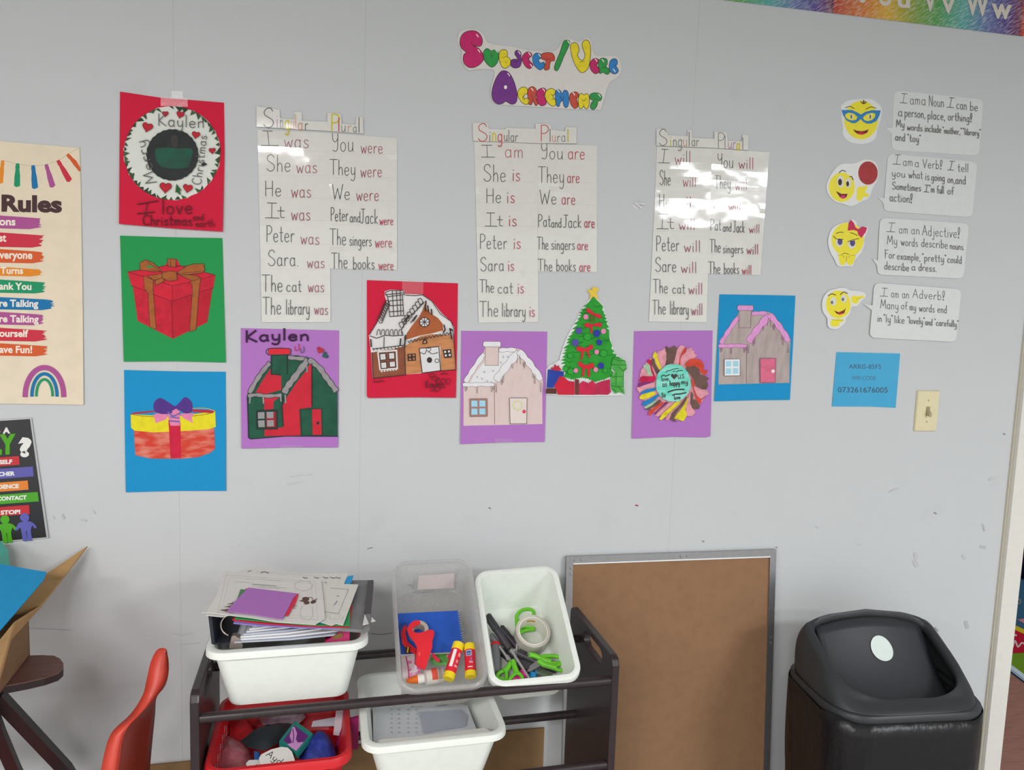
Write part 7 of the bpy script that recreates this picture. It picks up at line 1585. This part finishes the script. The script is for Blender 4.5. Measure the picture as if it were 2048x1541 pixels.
# ------------------------------------------------------------------ red school chair seen from behind its edge
def chair():
    CH = M((196, 66, 50), 0.42, 0.45, scr=0.06); 
    t = thing('school_chair', 'orange-red plastic school chair turned sideways beside the rack', 'chair', (-.47, -.33, 0))
    Lp = [(327, 1297, -.250), (314, 1301, -.252), (302, 1325, -.262), (294, 1360, -.275), (286, 1392, -.288), (262, 1430, -.31), (230, 1460, -.335), (216, 1485, -.345), (205, 1530, -.36), (197, 1580, -.37), (190, 1640, -.375)]
    Mp = [(331, 1299, -.250), (335, 1322, -.256), (335, 1350, -.268), (326, 1372, -.280), (308, 1398, -.293), (282, 1426, -.315), (256, 1452, -.338), (244, 1478, -.348), (236, 1530, -.362), (231, 1580, -.372), (226, 1640, -.377)]
    Rp = [(332, 1300, -.246), (336, 1325, -.238), (335, 1352, -.225), (328, 1374, -.21), (312, 1396, -.20), (309, 1430, -.195), (306, 1460, -.19), (303, 1490, -.188), (299, 1535, -.186), (296, 1580, -.185), (292, 1640, -.185)]
    n = 40
    def cur(P): 
        P3 = [atY(x, y, Y) for x, y, Y in P]; return catmull(P3, False, 4)
    A, B, Cc = cur(Lp), cur(Mp), cur(Rp)
    N = len(A)
    mb = MB(); mb.loft([A, [a.lerp(b, .5) + Vector((.004, -.005, 0)) for a, b in zip(A, B)], B], CH, closed=False); mb.build('edge_flange', t, smooth=60, solid=.004, offset=0)
    rows = []
    for k in range(11):
        s = k / 10; 
        rows.append([b.lerp(c, s) + Vector((-.016, .0, 0)) * math.sin(math.pi * s) * min(1, max(0, i - 3) / N * 2.0) for i, (b, c) in enumerate(zip(B, Cc))])
    mb = MB(); mb.loft(rows, CH, closed=False); mb.build('back_shell', t, smooth=60, solid=.003, offset=0)
    # seat going left, and four legs
    b0, c0 = A[-1], Cc[-1]; zs = .44
    loops = []
    for k in range(10):
        s = k / 9; x = -.47 - .30 * s; z = zs + .012 * math.sin(3.2 * s) + (.05 * (1 - s * 5) ** 2 if s < .2 else 0); loops.append([Vector((x, y, z - .012 * math.cos((y + .285) * 16))) for y in [-.43 + .25 * j / 8 for j in range(9)]])
    mb = MB(); mb.loft(loops, CH, closed=False); mb.build('seat', t, smooth=60, solid=.006)
    CR = M((150, 150, 152), 0.25, 0.6, metal=0.8)
    for (x0, x1) in ((-.44, -.39), (-.70, -.745)):
        for (y0, y1) in ((-.39, -.42), (-.21, -.19)):
            mb = MB(); mb.tube([(x0, y0, .425), (x1, y1, .012)], .011, CR, 12); lg = mb.build('leg', t, smooth=40)
            mb = MB(); mb.tube([(x1, y1, 0), (x1, y1, .02)], .014, BLACK, 12); mb.build('foot_cap', lg, smooth=40)
    mb = MB(); mb.tube([(-.44, -.39, .428), (-.57, -.39, .424), (-.70, -.39, .425)], .009, CR, 10); mb.build('seat_rail', t, smooth=40)
    mb = MB(); mb.tube([(-.44, -.21, .428), (-.57, -.21, .424), (-.70, -.21, .425)], .009, CR, 10); mb.build('seat_rail', t, smooth=40)
chair()

# ------------------------------------------------------------------ table corner at the left with cardboard box
def table():
    zt = .742
    t = thing('folding_table', 'dark wood-topped table end with black angled legs at the left edge', 'table', (-.95, -.25, 0))
    e = lambda x, y: atZ(x, y, zt)
    edge = [e(40, 1312), e(85, 1311), e(108, 1312), e(120, 1318), e(127, 1328), e(126, 1338), e(116, 1347), e(90, 1356), e(55, 1364), e(18, 1371)]
    d = (edge[-1] - edge[-3]).normalized(); out = edge + [edge[-1] + d * .75, Vector((-1.9, -.75, zt)), Vector((-1.9, -.12, zt))]
    TOP = M((120, 84, 78), 0.35, 0.4, scr=0.2, scale=12, stretch=(1, 6, 1)); 
    mb = MB(); mb.prism([Vector((p.x, p.y, zt)) for p in out], (0, 0, -.002), TOP); mb.build('laminate_top', t)
    mb = MB(); mb.prism([Vector((p.x, p.y, zt - .002)) for p in out], (0, 0, -.014), M((56, 44, 46), 0.5)); mb.build('edge_band', t)
    BL = M((44, 42, 44), 0.4, 0.4)
    def leg(a, b, w_):
        d = (b - a).normalized(); s = Vector((0, 1, 0)); u = d.cross(s).normalized(); mb = MB()
        mb.loft([[p + s * w_ + u * w_, p - s * w_ + u * w_, p - s * w_ - u * w_, p + s * w_ - u * w_] for p in (a, b)], BL); return mb.build('leg', t)
    for pts, w_ in (([(-.672, -.293, .728), (-.605, -.150, .477), (-.568, -.055, .27), (-.562, -.045, .24), (-.560, -.045, 0)], .0112), ([(-.674, -.322, .728), (-.679, -.270, .634), (-.684, -.200, .516), (-.690, -.055, .272), (-.690, -.045, .24), (-.690, -.045, 0)], .0105)):
        mb = MB(); V = [Vector(p) for p in pts]; loops = []
        for i, p in enumerate(V):
            d = (V[min(i + 1, len(V) - 1)] - V[max(i - 1, 0)]).normalized(); s_ = Vector((1, .3, 0)).normalized(); s_ = (s_ - d * s_.dot(d)).normalized(); u = d.cross(s_)
            loops.append([p + s_ * w_ + u * w_, p - s_ * w_ + u * w_, p - s_ * w_ - u * w_, p + s_ * w_ - u * w_])
        mb.loft(loops, BL); mb.build('leg', t)
    for x in (-1.75,):
        leg(Vector((x, -.30, zt - .024)), Vector((x - .1, -.30, 0)), .0155); leg(Vector((x, -.60, zt - .024)), Vector((x - .1, -.60, 0)), .0155)
table()
def carton():
    CB = M((134, 104, 78), 0.8, 0.15, scr=0.12, scale=30, stretch=(1, 1, 4)); CI = M((176, 140, 96), 0.8, 0.15, scr=0.1, scale=30)
    zt = .742; b0 = atZ(60, 1312, zt); b1 = atZ(3, 1386, zt); 
    xr = b0.x; y0 = b0.y; d = Vector((b1.x - b0.x, b1.y - b0.y, 0)).normalized(); Lb = .36; zt2 = .86
    c00 = Vector((b0.x, b0.y, zt + .001)); c01 = c00 + d * Lb; sx = Vector((d.y, -d.x, 0)); sx = sx if sx.x < 0 else -sx
    t = thing('cardboard_box', 'open brown cardboard box with raised flap on the table at the left edge', 'box', c00 + d * .2 + sx * .2)
    W_ = .42; th = .004; H = zt2 - zt
    top_c = atY(65, 1229, c00.y); H = top_c.z - c00.z
    def wall(a, b, nm):
        n = (b - a).cross(Vector((0, 0, 1))).normalized() * th; mb = MB(); mb.prism([a, b, b + Vector((0, 0, H)), a + Vector((0, 0, H))], n, CB); mb.build(nm, t)
    p = [c00, c01, c01 + sx * W_, c00 + sx * W_]
    for i in range(4): wall(p[i], p[(i + 1) % 4], 'side_wall')
    mb = MB(); mb.prism(p, (0, 0, .003), CB); mb.build('bottom', t)
    # flaps: right flap folded out, back flap raised against the wall
    hr0, hr1 = c00 + Vector((0, 0, H)), c01 + Vector((0, 0, H))
    f1 = [atY(82, 1213, c00.y + .004), atY(30, 1246, c00.y - .13)]
    mb = MB(); mb.add([hr0, hr1, hr1 + Vector((.07, 0, .03)), f1[1], f1[0]], [(0, 1, 2, 3, 4)], CI); mb.build('flap', t, solid=.004, offset=0)
    tip = atY(175, 1094, -.012); m1 = atY(124, 1160, -.075); m2 = atY(95, 1148, -.04)
    lf = c00 + sx * W_ + Vector((0, 0, H))
    mb = MB(); mb.add([hr0, atY(84, 1211, c00.y + .004), m1, tip, m2, Vector((lf.x, -.02, lf.z + .10)), lf], [(0, 1, 2, 3, 4, 5, 6)], CI); mb.build('flap', t, solid=.004, offset=0)
    # things in the box
    BLs = M((30, 136, 186), 0.6, 0.3, scr=0.04)
    A = [atY(93, 1146, c00.y + .015), atY(88, 1160, c00.y - .005), atY(0, 1263, c00.y - .15), atY(-120, 1400, c00.y - .33), atY(-420, 1290, c00.y - .28), atY(-200, 1100, c00.y + .02), atY(0, 1130, c00.y + .015)]
    c = sum(A, Vector()) / len(A); mb = MB(); mb.add(A, [tuple(range(7))], BLs); o = mb.build('blue_folder', None, solid=.003, offset=0); tag(o, 'bright blue folder lying across the open cardboard box', 'folder')
    mb = MB(); P0 = atY(16, 1097, -.09); P1 = atY(22, 1132, -.09)
    x1 = P0.x - .022; mb.loft([[Vector((x1 + .006, -.10, P1.z - .06)), Vector((x1 + .006, -.04, P1.z - .06)), Vector((x1 - .14, -.04, P1.z - .06)), Vector((x1 - .14, -.10, P1.z - .06))], [Vector((x1 + .001, -.10, P0.z - .02)), Vector((x1 + .001, -.04, P0.z - .02)), Vector((x1 - .14, -.04, P0.z - .02)), Vector((x1 - .14, -.10, P0.z - .02))], [Vector((x1 - .012, -.10, P0.z)), Vector((x1 - .012, -.04, P0.z)), Vector((x1 - .14, -.04, P0.z)), Vector((x1 - .14, -.10, P0.z))]], M((90, 190, 170), 0.5)); o = mb.build('teal_carton'); tag(o, 'teal carton standing behind the blue folder in the cardboard box', 'carton')
carton()

# ------------------------------------------------------------------ beyond the doorway: rug print and a dark beanbag
def rug_print():
    q = lambda x, y: (1960 + x / 2.568, 940 + y / 2.568)
    a = Art(Plane((3, 1, .0092), (0, 0, 1)), (1960, 940, 2.568))
    a.poly([(100, 770), (150, 808), (300, 880), (330, 960), (300, 935), (100, 948)], M((190, 32, 58), .95, .05)); a.part('red_band', rug)
    a.poly([(90, 745), (152, 785), (330, 870), (330, 890), (150, 810), (90, 775)], M((206, 188, 42), .95, .05)); a.part('yellow_band', rug)
    a.stroke([(140, 830), (186, 852)], 9, WHITE); a.stroke([(140, 900), (150, 880), (165, 915), (180, 880), (195, 910), (215, 890), (235, 900)], 8, M((214, 200, 204), .9), smooth=True); a.part('lettering', rug)
    a.poly([(190, 770), (226, 765), (240, 790), (226, 790)], M((190, 130, 150), .9)); a.stroke([(165, 680), (205, 690), (210, 668), (170, 668)], 7, M((120, 132, 140), .9)); a.part('motif', rug)
    p = atZ(2075, 1150, .02)
    t = thing('beanbag', 'dark navy beanbag on the play rug beyond the doorway', 'beanbag', (p.x, p.y, .009))
    NV = M((34, 40, 62), .85, .1, scr=.2); loops = []
    for i in range(9):
        f = i / 8; z = .009 + .42 * f; r_ = (.30 * math.sin(math.pi * (.30 + .66 * f)) + .02)
        loops.append([Vector((p.x + .12 + r_ * math.cos(a_), p.y + .12 + r_ * math.sin(a_), z + .01 * math.sin(3 * a_))) for a_ in [2 * math.pi * j / 24 for j in range(24)]])
    mb = MB(); mb.loft(loops, NV); mb.build('cushion', t, smooth=60)
    mb = MB(); mb.tube([Vector((p.x + .12 + .07 * math.cos(a_), p.y + .12 + .07 * math.sin(a_), .434)) for a_ in [2 * math.pi * j / 12 for j in range(13)]], .012, M((120, 40, 50), .8), 8); mb.build('top_piping', t, smooth=60)
rug_print()
